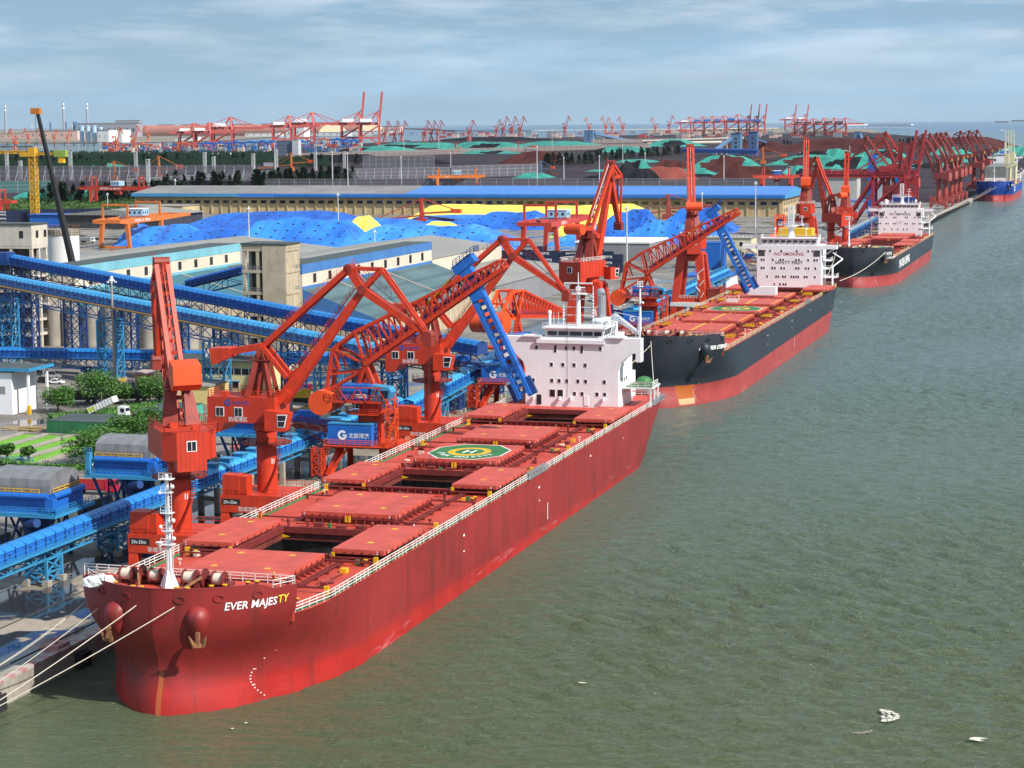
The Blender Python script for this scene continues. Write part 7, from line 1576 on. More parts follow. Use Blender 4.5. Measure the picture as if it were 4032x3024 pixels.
# ---------------------------------------------------------------- gantry cranes
def rail_gantry(label,x,y,z0,M,text,scl=1.0,ang=0.0,span=30,hgt=17.0,cabm=None,group='rail gantry cranes',detail=True,g=4.2,ov=9):
    T=thing('gantry_crane',label,'gantry crane',(x,y,z0),group,R(ang)); s=span/2
    q=MB()
    for sy in (-1,1):
        for sx in (-1,1): q.cut(); q.bar((sx*s,sy*(g+1.3),0),(sx*s,sy*g,hgt),2.0,1.8,2.6,2.2)
    q.builds('leg',M,T); q=MB()
    for sx in (-1,1): q.cut(); q.bar((sx*s,-g-2.3,.7),(sx*s,g+2.3,.7),1.4,1.2)
    q.builds('sill_beam',M,T)
    q=MB()
    for sy in (-1,1): q.bar((-s-11,sy*g,hgt+1.4),(-s-2,sy*g,hgt+1.2),1.4,2.0,1.6,3.0); q.bar((-s-2,sy*g,hgt+1.2),(s+2,sy*g,hgt+1.2),1.6,3.0); q.bar((s+2,sy*g,hgt+1.2),(s+ov,sy*g,hgt+1.6),1.6,3.0,1.4,1.8)
    for xx in (-s-10.5,s+ov-.5): q.bar((xx,-g-.7,hgt+1.4),(xx,g+.7,hgt+1.4),1.2,1.8)
    gm=q.build('main_girder',M,T)
    q=MB(); q.rail([(-s-10,-g-1,hgt+2.7),(s+8,-g-1,hgt+2.7)],1.1,2.2,.12,2); q.build('girder_railing',M,gm)
    if detail:
        q=MB(); q.txt(text,(-s*.6,-g-.86,hgt+.5),(1,0,0),(0,0,1),1.3,.02); q.builds('lettering',LETW,gm)
    for sx in (-1,1):
        q=MB(); xx=sx*(s-1)
        for sy in (-1,1): q.bar((xx,sy*g,hgt+2.6),(xx,sy*g,hgt+10.5),1.1)
        q.bar((xx,-g-.5,hgt+10.4),(xx,g+.5,hgt+10.4),1.1); 
        if detail:
            q.bar((xx-5.5,-4.2,hgt+9.4),(xx+5.5,-4.2,hgt+9.4),1.0) if False else None
        q.build('portal_bow',M,T)
    q=MB(); q.bar((0,-g,hgt+2.9),(0,g,hgt+2.9),3,.8); q.bx(-4,4,-g-1,-g+9,hgt+3.4,hgt+7.2); q.m=1; q.bx(-4.3,4.3,-g-1.3,-g+9.3,hgt+7.201,hgt+7.5); tr=q.build('trolley_house',[cabm or mat('pale_blue_cabin',(0.30,0.50,0.66),rough=.5,var=.06),WFRAME],T)
    for xx in (-2.6,0,2.6): m=MB(); m.bx(xx-.6,xx+.6,-g-1.06,-g-1.001,hgt+4.6,hgt+6); m.build('window',DARK,tr)
    for yy in (-g+1,-g+4,-g+7): m=MB(); m.bx(-4.06,-4.001,yy-.6,yy+.6,hgt+4.6,hgt+6); m.build('window',DARK,tr)
    q=MB(); q.bx(-3,3,-2,2,hgt-4,hgt-1.5); 
    for sx in (-1,1): q.bar((sx*2.4,0,hgt-1.5),(sx*2.0,0,hgt+2.8),.12)
    q.build('spreader',M,T); return T
def fit_gantry(label,ul,ur,vfoot,vtop,M,text,**k):
    """u of the two outer feet, v of a foot and of the girder top"""
    a=G(ul,vfoot,3); b=G(ur,vfoot,3); c=(a+b)/2; d=ray((ul+ur)/2,vtop); z=CZ+d.z*(c.y/d.y); return rail_gantry(label,c.x,c.y,3.0,M,text,span=(b-a).length,hgt=z-3-2.7,**k)
GOR=mat('gantry_orange',(0.60,0.16,0.025),rough=.5,var=.1,streak=.2,dcol=(.3,.08,.02),scale=.3); GRD=mat('gantry_red',(0.48,0.045,0.025),rough=.5,var=.1,scale=.3)
rail_gantry('large orange rail gantry crane with a pale blue cabin at left',-552,1085,3,GOR,'防城港区  13-2   RMT-65t',ang=92,span=46,hgt=14.2,g=7.6,ov=42)
rail_gantry('red rail gantry crane with pale blue cabin right of centre, towering over the container rows',-285,1027,3,GRD,'防城港区  12-1',ang=91,span=46,hgt=17.2,g=8.2,ov=38)
fit_gantry('red rail gantry crane beyond the orange one, before the dark conifers',365,568,815,735,GRD,'防城港区 14-2  RMT-35T',ang=0)
fit_gantry('red rail gantry crane with pale cabin behind the middle of the long warehouse',1725,1875,742,690,GOR,'14-1',ang=25)
fit_gantry('red rail gantry crane with a blue cabin behind the right end of the long warehouse',3000,3115,745,690,GRD,'15-1',ang=25,cabm=BLUE)
fit_gantry('red rail gantry crane cut by the left edge of the photo',-90,20,850,788,GRD,'14-3',ang=0)
# ---------------------------------------------------------------- stackers
def stacker(label,u,vb,vt,reach_l,reach_r,M,flip=1,group='stacker reclaimers'):
    p=G(u,vb,3); d=ray(u,vt); h=CZ+d.z*(p.y/d.y)-3; k=p.y/CF; T=thing('stacker',label,'stacker',(p.x,p.y,3),group)
    L1,L2=reach_l*k,reach_r*k; q=MB(); q.bar((0,0,h*.18),(0,0,h),3.2,3.2,1.2,1.2); q.bx(-4,4,-3,3,0,h*.2); q.bar((-1,0,h*.2),(-1.6,0,h),1.0); q.build('mast',M,T)
    q=MB(); 
    for s_ in (-1,1): q.bar((0,s_*1.6,h*.34),(-L1,s_*1.2,h*.12),.7,1.0)
    q.bar((-L1,0,h*.12),(-L1+3,0,h*.1),3.2,3.2); q.bar((0,0,h*.34),(-L1,0,h*.12),3.0,.4); q.build('boom',M,T)
    q=MB(); q.bar((0,0,h*.42),(L2,0,h*.50),2.4,1.2); q.build('rear_arm',M,T)
    q=MB(); q.box((L2,0,h*.52),(L2*.28,4.5,h*.16)); q.build('counterweight',CORG if M is not CFAR else M,T)
    q=MB(); q.bar((0,0,h),(-L1*.92,0,h*.16),.5); q.bar((0,0,h),(L2,0,h*.55),.6); q.bar((0,0,h*.8),(-L1*.5,0,h*.26),.3); q.build('stay_rods',M,T)
    q=MB(); q.bar((2,1,h*.3),(L2*1.5,6,1.0),2.2,1.0); q.build('tail_belt',CDRK,T); return T
stacker('red stacker on the yellow and blue heaps, arm pointing right, before the long warehouse',1662,882,782,225,150,CRED)
stacker('red stacker behind the blue heaps right of the tall crane',2632,862,765,150,150,CFAR)
stacker('orange stacker at the far left, left of the pair',452,708,634,150,100,GOR); stacker('orange stacker at the far left, right of the pair',628,705,614,110,95,GOR)
stacker('orange stacker left of the grey office block',1148,672,602,150,90,GOR); stacker('orange stacker with white tail left of the lattice fence',1010+15,685,632,1,1,GOR) if False else None
stacker('small red stacker left of centre in the coal yard',1795,602,562,35,20,CRED); stacker('small red stacker right of it in the coal yard',2043,598,556,60,70,CRED)
stacker('orange stacker beside the blue silo tower',3005,645,580,60,80,GOR)
stacker('blue-grey bucket machine at the foot of the dark trees',2130,690,632,70,50,mat('grey_blue_steel',(0.12,0.17,0.26),rough=.6))
# ---------------------------------------------------------------- blue silo towers and conveyors of the coal yard
BTW=mat('far_blue_cladding',(0.10,0.20,0.34),rough=.7,var=.1,scale=.02)
def blue_tower(label,u0,u1,vb,vt,ramp=None,m_=BTW):
    a=G(u0,vb,3);b=G(u1,vb,3); d=ray(u0,vt); h=CZ+d.z*(a.y/d.y)-3; w_=(b.x-a.x); T=thing('conveyor_tower',label,'tower',(a.x+w_/2,a.y+w_/2,3)); q=MB(); q.bx(-w_/2,w_/2,-w_/2,w_/2,0,h); q.build('tower_wall',m_,T)
    q=MB(); q.bx(-w_/2-.8,w_/2+.8,-w_/2-.8,w_/2+.8,h,h+1.5); q.build('roof',BLUED,T)
    for k in range(3): m=MB(); m.bx(-2,2,-w_/2-.1,-w_/2-.001,h*(.3+.2*k),h*(.3+.2*k)+4); m.build('window',DARK,T)
    if ramp:
        c=G(ramp[0],ramp[1],3); c=V(c.x-a.x-w_/2,c.y-a.y-w_/2,0); q=MB(); s_=V(w_/2 if c.x>0 else -w_/2,0,h*.8); q.bar(s_,c+V(0,0,4),w_*.35,w_*.25)
        q.build('inclined_gallery',m_,T); q=MB()
        for k in (.25,.5,.75): e=s_.lerp(c+V(0,0,4),k); q.bar((e.x,e.y,0),(e.x,e.y,e.z),w_*.12)
        q.build('gallery_legs',CONCL,T)
blue_tower('far grey-blue tower with a windowed gallery sloping right, centre of the coal yard',2300,2331,566,515,(2490,562))
blue_tower('tall grey-blue silo tower, left of the pair',2878,2914,606,527,(2800,612)); blue_tower('tall grey-blue silo tower with dark gallery sloping right',2946,2978,614,521,(3065,585),mat('far_dark_blue',(0.06,0.11,0.24),rough=.7))
blue_tower('small far grey-blue tower among the trees at right',3364,3386,566,520,(3400,568))
a_=G(2690,612,3);b_=G(2985,618,3); gallery('deep blue level conveyor at the foot of the silo towers',(a_.x,a_.y,9),(b_.x,b_.y,9),7,9,ROOFD,ROOFD,BLUED,20,0,walk=False)
a_=G(2530,572,3);b_=G(2840,568,3); q=MB(); q.tube((a_.x,a_.y,9),(b_.x,b_.y,9),4,8); q.cut(); q.tube((a_.x,a_.y,14),(a_.x+300,a_.y,22),4,8)
for o in q.builds('pipeline',CONCL,None): tag(o,'pale pipeline crossing the far coal yard','pipeline','pale pipelines')
def sb(n,lab,u0,u1,vb,vt,wm,rm,**k):
    a=G(u0,vb,3); d=ray(u0,vt); b=PY(u1,vb,a.y); simple_building(n,lab,a.x,b.x,a.y,a.y+14,CZ+d.z*(a.y/d.y)-3,wm,rm,**k)
# grey office block and small far buildings
sb('office_block','grey-blue and white office block in the middle of the coal yard',1092,1150,628,554,mat('slate_cladding',(0.12,0.15,0.22),rough=.6,var=.1,scale=.02,ribs=('Z',7,.5)),GREY)
sb('white_slab_block','white slab end of the office block',1151,1176,628,551,mat('pale_slab',(.5,.52,.55),rough=.7),GREY)
sb('white_shed_far','long low white shed behind the orange stackers',1038,1108,655,640,mat('pale_lilac',(0.45,0.45,0.5)),GREY)
sb('white_office_far','white stepped building in the trees left of the office block',825,905,618,602,WFRAME,GREY)
sb('grey_warehouse_far','grey shed in front of the casuarina row',2147,2212,640,612,mat('grey_purple',(0.28,0.28,0.32)),GREY)
# ---------------------------------------------------------------- container rows and wagons
NAVY=mat('navy_container',(0.018,0.028,0.075),rough=.5,var=.2,dirt=.4,dcol=(.08,.08,.09),scale=.3,ribs=('X',.6,.3)); NAVY2=mat('slate_container',(0.06,0.07,0.11),rough=.5,var=.2,scale=.3,ribs=('X',.6,.3))
def container_mesh(name,m_):
    q=MB(); q.bx(-6.1,6.1,-1.22,1.22,.1,2.6)
    for sx in (-1,1):
        for sy in (-1,1): q.bx(sx*6.1-.12,sx*6.1+.12,sy*1.22-.08,sy*1.22+.08,0,2.75)
    q.bx(-6.15,6.15,-1.26,-1.18,2.6,2.75); q.bx(-6.15,6.15,1.18,1.26,2.6,2.75); return q.build(name,m_)
c0=container_mesh('container',NAVY); tag(c0,'navy shipping container','container','navy containers')
q=MB(); q.txt('中远海运',(-3.6,-1.262,1.2),(1,0,0),(0,0,1),.9,.02); l0=q.build('lettering',LETW,c0)
first=True
def put(x,y,z,m_,lab,grp,rz=0):
    global first
    if first: o=c0; first=False
    else: o=copytree(c0)
    o.location=(x,y,z); o.rotation_euler=(0,0,rz); tag(o,lab,'container',grp); return o
for r_,(y,xs_,nz) in enumerate([(868,[-300+13.2*i for i in range(5)],3),(905,[-318+13.2*i for i in range(8)],3),(950,[-345+13.2*i for i in range(9)],3),(985,[-350+13.2*i for i in range(6)],3)]):
    for x in xs_:
        h_=nz-rnd.choice((0,0,1))
        for k in range(h_):
            put(x,y,3+2.76*k,NAVY,'navy container in the stacked rows below the red gantry crane','navy containers under the red gantry crane')
for i in range(3):
    for k in range(3): put(-243+13*i if i<2 else -243,930+14*(i==2),3+2.76*k,NAVY,'navy container in the stack left of the grey depot','navy containers beside the grey depot')
for r_ in range(2):
    for i in range(17):
        p=G(20+24*i,885-12*r_+(-1.0)*i*.5,3)
        for k in range(3): put(p.x,p.y,3+2.76*k,NAVY2,'slate blue container in the stacks at left under the tower crane','navy containers at the left under the tower crane',.15)
WAG=mat('wagon_black',(0.03,0.03,0.033),rough=.7,var=.3,dirt=.5,dcol=(.12,.10,.09),scale=.6)
for i in range(3):
    T=thing('rail_wagon',['dark open rail wagon beside the white shed canopy','dark open rail wagon in the middle of the line behind the trees','dark open rail wagon nearest the brick hut'][i],'wagon',(-252+12.5*i*.9,462+5*i,3),'open rail wagons',R(20)); q=MB(); q.bx(-5.8,5.8,-1.4,-1.25,1.0,3.2); q.bx(-5.8,5.8,1.25,1.4,1.0,3.2); q.bx(-5.8,-5.6,-1.25,1.25,1.0,3.2); q.bx(5.6,5.8,-1.25,1.25,1.0,3.2); q.bx(-5.6,5.6,-1.25,1.25,1.0,1.3)
    for k in range(8): q.bx(-5.6+1.5*k,-5.45+1.5*k,-1.48,-1.401,1.0,3.2)
    q.build('wagon_body',WAG,T)
    for xx in (-4.4,-2.8,2.8,4.4): m=MB(); m.tube((xx,-1.3,.5),(xx,1.3,.5),.48,12); m.build('wheel',DGREY,T)
# ---------------------------------------------------------------- light masts
MAST=mat('mast_grey',(0.55,0.56,0.57),rough=.5,var=.08)
def lmast(label,u,vb,vt,r=.45,head=True,group='floodlight masts'):
    p=G(u,vb,3); d=ray(u,vt); h=CZ+d.z*(p.y/d.y)-3; T=thing('light_mast',label,'light mast',(p.x,p.y,3),group); q=MB(); q.tube((0,0,0),(0,0,h),r,8,r*.55); q.build('pole',MAST if vb<1400 else mat('weathered_pole',(0.36,0.30,0.26),rough=.8,var=.15,dirt=.4,scale=.5),T)
    q=MB(); q.lathe([(.8,h-1.2),(.95,h-1.0),(.5,h-.6),(.35,h+.2)],(0,0,0),10)
    for k in range(6): a=k*PI/3; q.box((1.15*math.cos(a),1.15*math.sin(a),h-1.4),(.5,.5,.4),a)
    q.build('lamp_ring',MAST,T)
for u,vb,vt,lab in ((452,1510,1090,'tall weathered floodlight mast standing before the tall blue trestle'),(982,985,815,'grey mast in the blue heaps right of the tan tower'),(1476,990,905,'short mast in front of the long smooth blue heap'),(2468,1070,812,'mast beside the tanker truck right of the tall crane'),(2764,865,757,'mast behind the 25t-38m crane'),(2974,900,715,'double-headed mast at the right end of the long warehouse'),(1333,906,760,'mast between blue heaps and the long warehouse'),
    (693,830,705,'thick white mast at the left end of the long warehouse'),(425,835,760,'mast with dome lamps behind the orange gantry cabin'),(1370,742,600,'dark-topped mast above the conifer row'),(1580,725,615,'mast in front of the scaffolded fence'),(1775,660,600,'mast right of the scaffolded fence'),(2220,712,618,'mast left of the tall crane top'),(2360,720,612,'mast close to the tall crane top'),(2540,690,600,'mast among the black heaps'),(2850,712,612,'mast standing before the torn green heap'),(2452,640,570,'thin mast behind the conifer row'),(2115,740,575,'dark mast at the end of the grey fence'),(2174,590,505,'tall mast in front of the white jetty'),(1590,600,540,'mast left of the small red stackers'),(1728,590,520,'white mast in the green heaps'),(1850,580,525,'white mast right of the pair of red far cranes'),(1310,740,595,'slim mast near the office block'),(3725,725,595,'white mast at the right of the bridge unloader'),(3345,640,575,'mast in the black heaps behind the third ship cranes'),(3397,650,612,'mast with lamp behind the second steep crane'),(3500,566,510,'mast on the far maroon bank'),(3150,640,600,'thin mast left of the steep crane'),(2668,560,505,'mast at the pipelines'),(2556,560,500,'mast left of the white jetty machine'),(1085,730,560,'thin dark mast behind the lattice fence'),(1245,610,560,'mast beside the office block')):
    lmast(lab,u,vb,vt,.45 if vb>800 else .7)
def lattice_mast(label,u,vb,vt):
    p=G(u,vb,3); d=ray(u,vt); h=CZ+d.z*(p.y/d.y)-3; q=MB(); q.lat((0,0,0),(0,0,h),3.2,3.2,12,.42,.3); q.box((0,0,h),(4,4,.8)); o=q.build('lattice_mast',MAST,None,label,'lattice mast','white lattice masts in the coal yard'); o.location=(p.x,p.y,3)
for u,vb,vt,lab in ((30,708,600,'white lattice mast, first from the left edge'),(83,708,634,'white lattice mast, short, second from the left edge'),(280,708,598,'white lattice mast left of the twin orange stackers'),(537,700,598,'white lattice mast between the twin orange stackers'),(585,735,628,'white lattice mast just right of the gap between the stackers'),(808,700,600,'white lattice mast left of the conifer row'),(843,698,618,'white lattice mast, shorter one of the near pair'),(999,700,606,'white lattice mast at the pale shed'),(1089,700,592,'white lattice mast left of the office block'),(1243,672,600,'white lattice mast right of the third orange stacker'),(1356,662,598,'white lattice mast above the middle conifers')):
    lattice_mast(lab,u,vb,vt)
# ---------------------------------------------------------------- far shore
fg=lambda u,v:tuple(G(u,v,2.0)[:2])
q=MB(); q.poly([(x,y,2.0) for x,y in [fg(-400,570),fg(430,562),fg(830,556),fg(1000,545),fg(1100,536),fg(1300,533),fg(1440,522),fg(1340,506),fg(1000,503),fg(400,508),fg(-400,513)]]); q.build('far_shore',FARG,kind='structure')
q=MB(); q.poly([(x,y,2.0) for x,y in [fg(2540,528),fg(2560,512),fg(2740,507),fg(3100,506),fg(3420,508),fg(3480,519),fg(3380,534),fg(2900,540)]]); q.build('far_terminal_ground',FARG,kind='structure')
VLT=mat('orange_vault_roof',(0.52,0.20,0.13),rough=.6,var=.06,scale=.01,ribs=('X',180,.12))
def vault(label,uL,uR,vb,vt,capm=None):
    a=G(uL,vb,2);b=G(uR,vb,2); d=ray((uL+uR)/2,vt); cy=(a.y+b.y)/2; h=CZ+d.z*(cy/d.y)-2; L_=(b-a).length; ax=(b-a).normalized(); ay=V(-ax.y,ax.x,0); W_=h*1.5; n_=14; q=MB(); T=thing('vaulted_store',label,'storage shed',(a.x,a.y,2))
    for s_ in (0,1):
        for i in range(n_+1): t=PI*i/n_; p=ax*(L_*s_)+ay*(W_-W_*math.cos(t)); q.v.append((p.x,p.y,h*math.sin(t)))
    for i in range(n_): q.f.append((i,i+1,n_+2+i,n_+1+i)); q.mi.append(0)
    q.build('vault',VLT,T); q=MB(); q.poly([ax*(L_+.5)+ay*(W_-W_*math.cos(PI*i/n_))+V(0,0,h*math.sin(PI*i/n_)) for i in range(n_+1)]); q.build('end_wall',mat('cream_end',(0.62,0.5,0.32),rough=.8),T)
    q=MB()
    for i in range(6): p=ax*(L_*(.1+.14*i))+ay*W_; q.bar(p+V(0,0,h),p+ax*L_*.1+V(0,0,h),6,8)
    q.build('ridge_vent',CFAR,T)
vault('long orange vaulted store on the far shore, left part',500,1252,535,491); vault('orange vaulted store on the far shore, right part with cream end',1255,1480,525,485) if False else vault('orange vaulted store on the far shore, right part with cream end',1258,1400,532,485)
def chimney(label,u,vb,vt,w_):
    p=G(u,vb,2); d=ray(u,vt); h=CZ+d.z*(p.y/d.y)-2; r=w_/2*p.y/CF; q=MB(); T=thing('chimney',label,'chimney',(p.x,p.y,2),'grey chimneys with white bands'); q.tube((0,0,0),(0,0,h),r*1.15,12,r*.85); q.build('shaft',mat('chimney_grey',(0.32,0.34,0.37),rough=.8),T)
    q=MB(); q.tube((0,0,h*.80),(0,0,h*.86),r*.95,12); q.cut(); q.tube((0,0,h*.92),(0,0,h*.97),r*.93,12); q.builds('white_band',WFRAME,T)
chimney('grey chimney farthest left with white bands',24,535,412,10); chimney('middle chimney rising behind the black boom',253,535,402,10); chimney('chimney above the blue and white silos',346,535,403,10); chimney('short striped chimney left of the middle one',126,535,493,7); chimney('short striped chimney beside the silos',286,535,490,7)
SILM=mat('blue_white_silo',(0.22,0.42,0.66),rough=.6,var=.1,scale=.02,col2=(.6,.72,.8))
def cyl(name,label,cat,u,vb,vt,wpx,m_,group=None,cone=True):
    p=G(u,vb,2); d=ray(u,vt); h=CZ+d.z*(p.y/d.y)-2; r=wpx/2*p.y/CF; q=MB(); q.lathe([(r,0),(r,h*.97),(r*.4,h)],(0,0,0),16); o=q.build(name,m_,None,label,cat,group,smooth=True); o.location=(p.x,p.y,2)
for i,(u,lab) in enumerate([(324,'first blue and white painted silo from the left'),(348,'second blue and white painted silo'),(373,'third blue and white painted silo'),(398,'fourth blue and white painted silo, shortest')]): cyl('painted_silo',lab,'silo',u,560,494 if i<3 else 500,20,SILM,'painted silos on the far shore')
for i,(u,vt) in enumerate([(201,480),(262,478),(293,478),(303,478)]): cyl('steel_silo','slim dark blue silo, number %s from the left on the far shore'%['one','two','three','four'][i],'silo',u,545,vt,10,BTW,'slim dark silos on the far shore')
def fbox(name,label,cat,u0,u1,vb,vt,m_,dep=60,group=None,roof=None):
    a=G(u0,vb,2); b=G(u1,vb,2); d=ray(u0,vt); h=CZ+d.z*(a.y/d.y)-2; w_=b.x-a.x; q=MB(); q.bx(0,w_,0,dep,0,h); q.m=1; q.bx(-w_*.01,w_*1.01,-dep*.02,dep*1.02,h+.01,h*1.06)
    for k in range(int(min(12,max(2,w_/40)))): x=w_*(k+.3)/int(min(12,max(2,w_/40))); q.m=2; q.bx(x,x+w_*.03,-.6,-.01,h*.4,h*.65)
    o=q.build(name,[m_,roof or GREY,DGREY],None,label,cat,group); o.location=(a.x,a.y,2)
PINKW=mat('pale_pink_wall',(0.60,0.42,0.36),rough=.8,var=.08,scale=.01); WALLW=mat('far_white_wall',(0.70,0.69,0.66),rough=.8,var=.08,scale=.01)
for u0,u1,vb,vt,m_,lab in ((0,90,548,526,PINKW,'long low pinkish building at the far left'),(95,185,548,518,PINKW,'pinkish block below the middle chimney'),(195,275,552,515,PINKW,'pinkish block left of the painted silos'),(386,420,565,513,WALLW,'white tower block right of the painted silos'),(440,472,562,512,WALLW,'white slab between the far left cranes'),(300,460,540,488,mat('plant_grey',(0.30,0.33,0.38)),'grey plant buildings behind the silos'),(455,503,520,476,mat('plant_grey',(0.30,0.33,0.38)),'tall grey plant tower right of the silos'),(690,745,556,540,WALLW,'small white building at the foot of the orange vault'),(965,1060,538,524,WALLW,'white sheds before the orange vault'),(1125,1180,545,502,WALLW,'white silo block among the container cranes'),(1320,1480,534,517,WALLW,'long white building beside the cream vault end'),(1190,1320,536,522,WALLW,'white sheds right of the silo block'),(1500,1550,522,498,PINKW,'brown shed between vault and jetty'),(0,110,585,574,GREY,'low grey quay sheds at the far left')):
    fbox('far_building',lab,'building',u0,u1,vb,vt,m_,80,'buildings on the far shore')
# jetties and breakwater
def strip(name,label,pts,z,w_,m_,legs=0):
    q=MB(); P_=[G(u,v,2) for u,v in pts]; o0=P_[0]
    for a,b in zip(P_[:-1],P_[1:]):
        a=a-o0;b=b-o0; q.bar(a+V(0,0,z),b+V(0,0,z),w_,z*.35)
        n_=max(1,int((b-a).length/max(60,w_*3)))
        if legs:
            for i in range(n_): c=a.lerp(b,(i+.5)/n_); q.bar(c+V(0,0,-3),c+V(0,0,z*.8),w_*.3,w_*.3)
    o=q.build(name,m_,None,label,'jetty'); o.location=o0
strip('sea_jetty','very long pale jetty crossing the water in the distance',[(1545,506),(1700,512),(1790,518),(2100,520),(2700,514)],12,20,CONCL,1)
strip('white_jetty','bright white covered jetty right of the far container cranes',[(3330,503),(3420,502),(3592,503)],26,26,WFRAME,1); strip('approach_jetty','pale jetty left of the bright white one',[(2700,516),(3060,512)],14,26,CONCL,1)
strip('white_quay','white quay edge line at the far left',[(-60,570),(430,571)],10,14,CONCL,1)
# ---------------------------------------------------------------- far cranes, one mesh each
STSR=mat('far_crane_pink_red',(0.50,0.085,0.075),rough=.6,var=.08,scale=.05)
def sts(label,u,vb,vt,up_=False,ang=0,group='container cranes on the far quays',m_=None,boxm=None,flip=1):
    p=G(u,vb,3); d=ray(u,vt); H_=CZ+d.z*(p.y/d.y)-3; T=thing('container_crane',label,'container crane',(p.x,p.y,3),group,R(ang)); H0=H_ if not up_ else H_*.62; g=H0*.60; W_=H0*.26; D_=H0*.3; r=H0*.052; q=MB(); f=flip
    for sx in (-1,1):
        for sy in (-1,1): q.bar((sx*D_,sy*W_,0),(sx*D_,sy*W_,g),r)
        q.bar((sx*D_,-W_,g*.35),(sx*D_,W_,g*.35),r); q.bar((sx*D_,-W_,g),(sx*D_,W_,g),r)
    for sy in (-1,1): q.bar((-D_,sy*W_,g*.38),(D_,sy*W_,g*.38),r); q.bar((-D_,sy*W_,g*.38),(D_,sy*W_,g),r*.6); q.bar((D_,sy*W_,0),(0,sy*W_,g*.38),r*.5)
    for sy in (-1,1): q.bar((-f*D_*2.2,sy*W_*.3,g+r),(f*D_*1.0,sy*W_*.3,g+r),r*1.2,r*1.6)
    for sy in (-1,1): q.bar((f*D_,sy*W_*.8,g),(f*D_*.8,sy*W_*.1,H0),r*.9); q.bar((-f*D_*.2,sy*W_*.6,g),(f*D_*.8,sy*W_*.1,H0),r*.7)
    q.bar((-f*D_*2.1,0,g+r),(f*D_*.8,0,H0),r*.4)
    q.build('frame',m_ or STSR,T); q=MB()
    if up_:
        for sy in (-1,1): q.bar((f*D_,sy*W_*.3,g+r),(f*D_*1.35,sy*W_*.3,H_),r*1.2)
        for k in range(6): z=g+(H_-g)*(k+1)/6; x=f*D_*(1+.35*(k+1)/6); q.bar((x,-W_*.3,z),(x,W_*.3,z),r*.6)
        q.bar((f*D_*1.2,0,g+(H_-g)*.5),(f*D_*.8,0,H0),r*.4)
    else:
        for sy in (-1,1): q.bar((f*D_,sy*W_*.3,g+r),(f*D_*4.2,sy*W_*.3,g+r),r*1.2,r*1.5); q.bar((f*D_*.8,0,H0),(f*D_*(2.6 if sy<0 else 3.9),0,g+r),r*.4)
    q.build('boom',m_ or STSR,T); q=MB(); q.bx(-D_*.9,D_*.3,-W_*.8,W_*.8,g+r*2,g+r*2+H0*.10); q.build('machinery_house',boxm or WFRAME,T)
for u,vb,vt,up_,lab in ((741,592,484,0,'red container crane, left of the trio before the orange vault'),(800,592,482,0,'red container crane, middle of the trio before the orange vault'),(880,588,460,0,'red container crane, tallest of the trio before the orange vault'),(1112,575,456,0,'red container crane left of the white silo block'),(1200,572,442,0,'red container crane right of the white silo block'),(1385,572,363,1,'red container crane with raised boom, left of the tall pair'),(1455,572,362,1,'red container crane with raised boom, right of the tall pair')):
    sts(lab,u,vb,vt,bool(up_),ang=18)
for i,(u,vt,up_) in enumerate([(2700,460,0),(2752,458,0),(2790,456,0),(2832,455,0),(2885,450,0),(2930,412,1),(2962,412,1),(2990,412,1)]):
    sts(('container crane with raised boom, %s of three at the far centre right'%['left','middle','right'][i-5]) if up_ else 'red container crane in the dense far row, number %s from its left'%['one','two','three','four','five'][i],u,528,vt,bool(up_),ang=14,boxm=BLUE if i>0 else None)
for i,(u,vt,up_) in enumerate([(3110,412,1),(3158,413,1),(3150,466,0),(3185,466,0),(3228,464,0),(3268,463,0),(3310,463,0)]):
    sts(('container crane with raised boom, %s of the far right pair'%['left','right'][i]) if up_ else 'pinkish container crane in the far right row, number %s from its left'%['one','two','three','four','five'][i-2],u,536 if not up_ else 512,vt,bool(up_),ang=14,flip=1,boxm=DGREY if not up_ else None)
def far_luffer(label,u,vb,vt,m_,mir=1,group='distant luffing cranes',lean=.16):
    p=G(u,vb,3); d=ray(u,vt); H_=CZ+d.z*(p.y/d.y)-3; k=H_/60.0; q=MB(); f=mir
    S=lambda x,z,y=0:(x*k*f,y*k,z*k)
    for sx in (-1,1):
        for sy in (-1,1): q.bar(S(sx*5.5,0,sy*5),S(sx*2.5,14,sy*2.5),1.6*k)
    q.tube(S(0,13),S(0,20),2.6*k,8); q.bar(S(-7,24),S(5,24),7*k,7*k); q.bar(S(-1,27),S(0,38),3*k,3*k,1.5*k,1.5*k)
    t=(3+60*lean,56); q.bar(S(3,26),S(*t),3.2*k,2.6*k,1.8*k,1.8*k); q.bar(S(0,38),S(t[0]-4,60),1.0*k); q.bar(S(t[0]-4,60),S(t[0]+8,42),2*k,2*k,1.2*k,1.2*k); q.bar(S(t[0]-4,60),S(t[0]+2,58),1.2*k); q.bar(S(t[0]+2,58),S(t[0]+8,42),.8*k)
    q.bar(S(0,38),S(-7,37),1.5*k); q.bar(S(-6,37),S(-9,35),4*k,4*k); q.build('luffing_crane',m_,None,label,'crane',group).location=(p.x,p.y,3)
FR1=mat('far_luffer_red',(0.40,0.07,0.06),rough=.6,var=.1,scale=.05); FR2=mat('far_luffer_orange',(0.62,0.13,0.06),rough=.6,var=.1,scale=.05)
words=['first','second','third','fourth','fifth','sixth','seventh','eighth','ninth','tenth']
for i,(u,vb,vt,f) in enumerate([(60,600,506,-1),(112,568,504,-1),(165,566,503,-1),(215,568,508,1),(266,566,508,1)]): far_luffer('orange-red luffing crane on the far left quay, %s from the left'%words[i],u,vb,vt,FR2,f)
for i,(u,vb,vt,f) in enumerate([(458,600,500,1),(528,600,495,1),(583,560,495,-1)]): far_luffer('red luffing crane by the far basin right of the silos, %s from the left'%words[i],u,vb,vt,FR2,f)
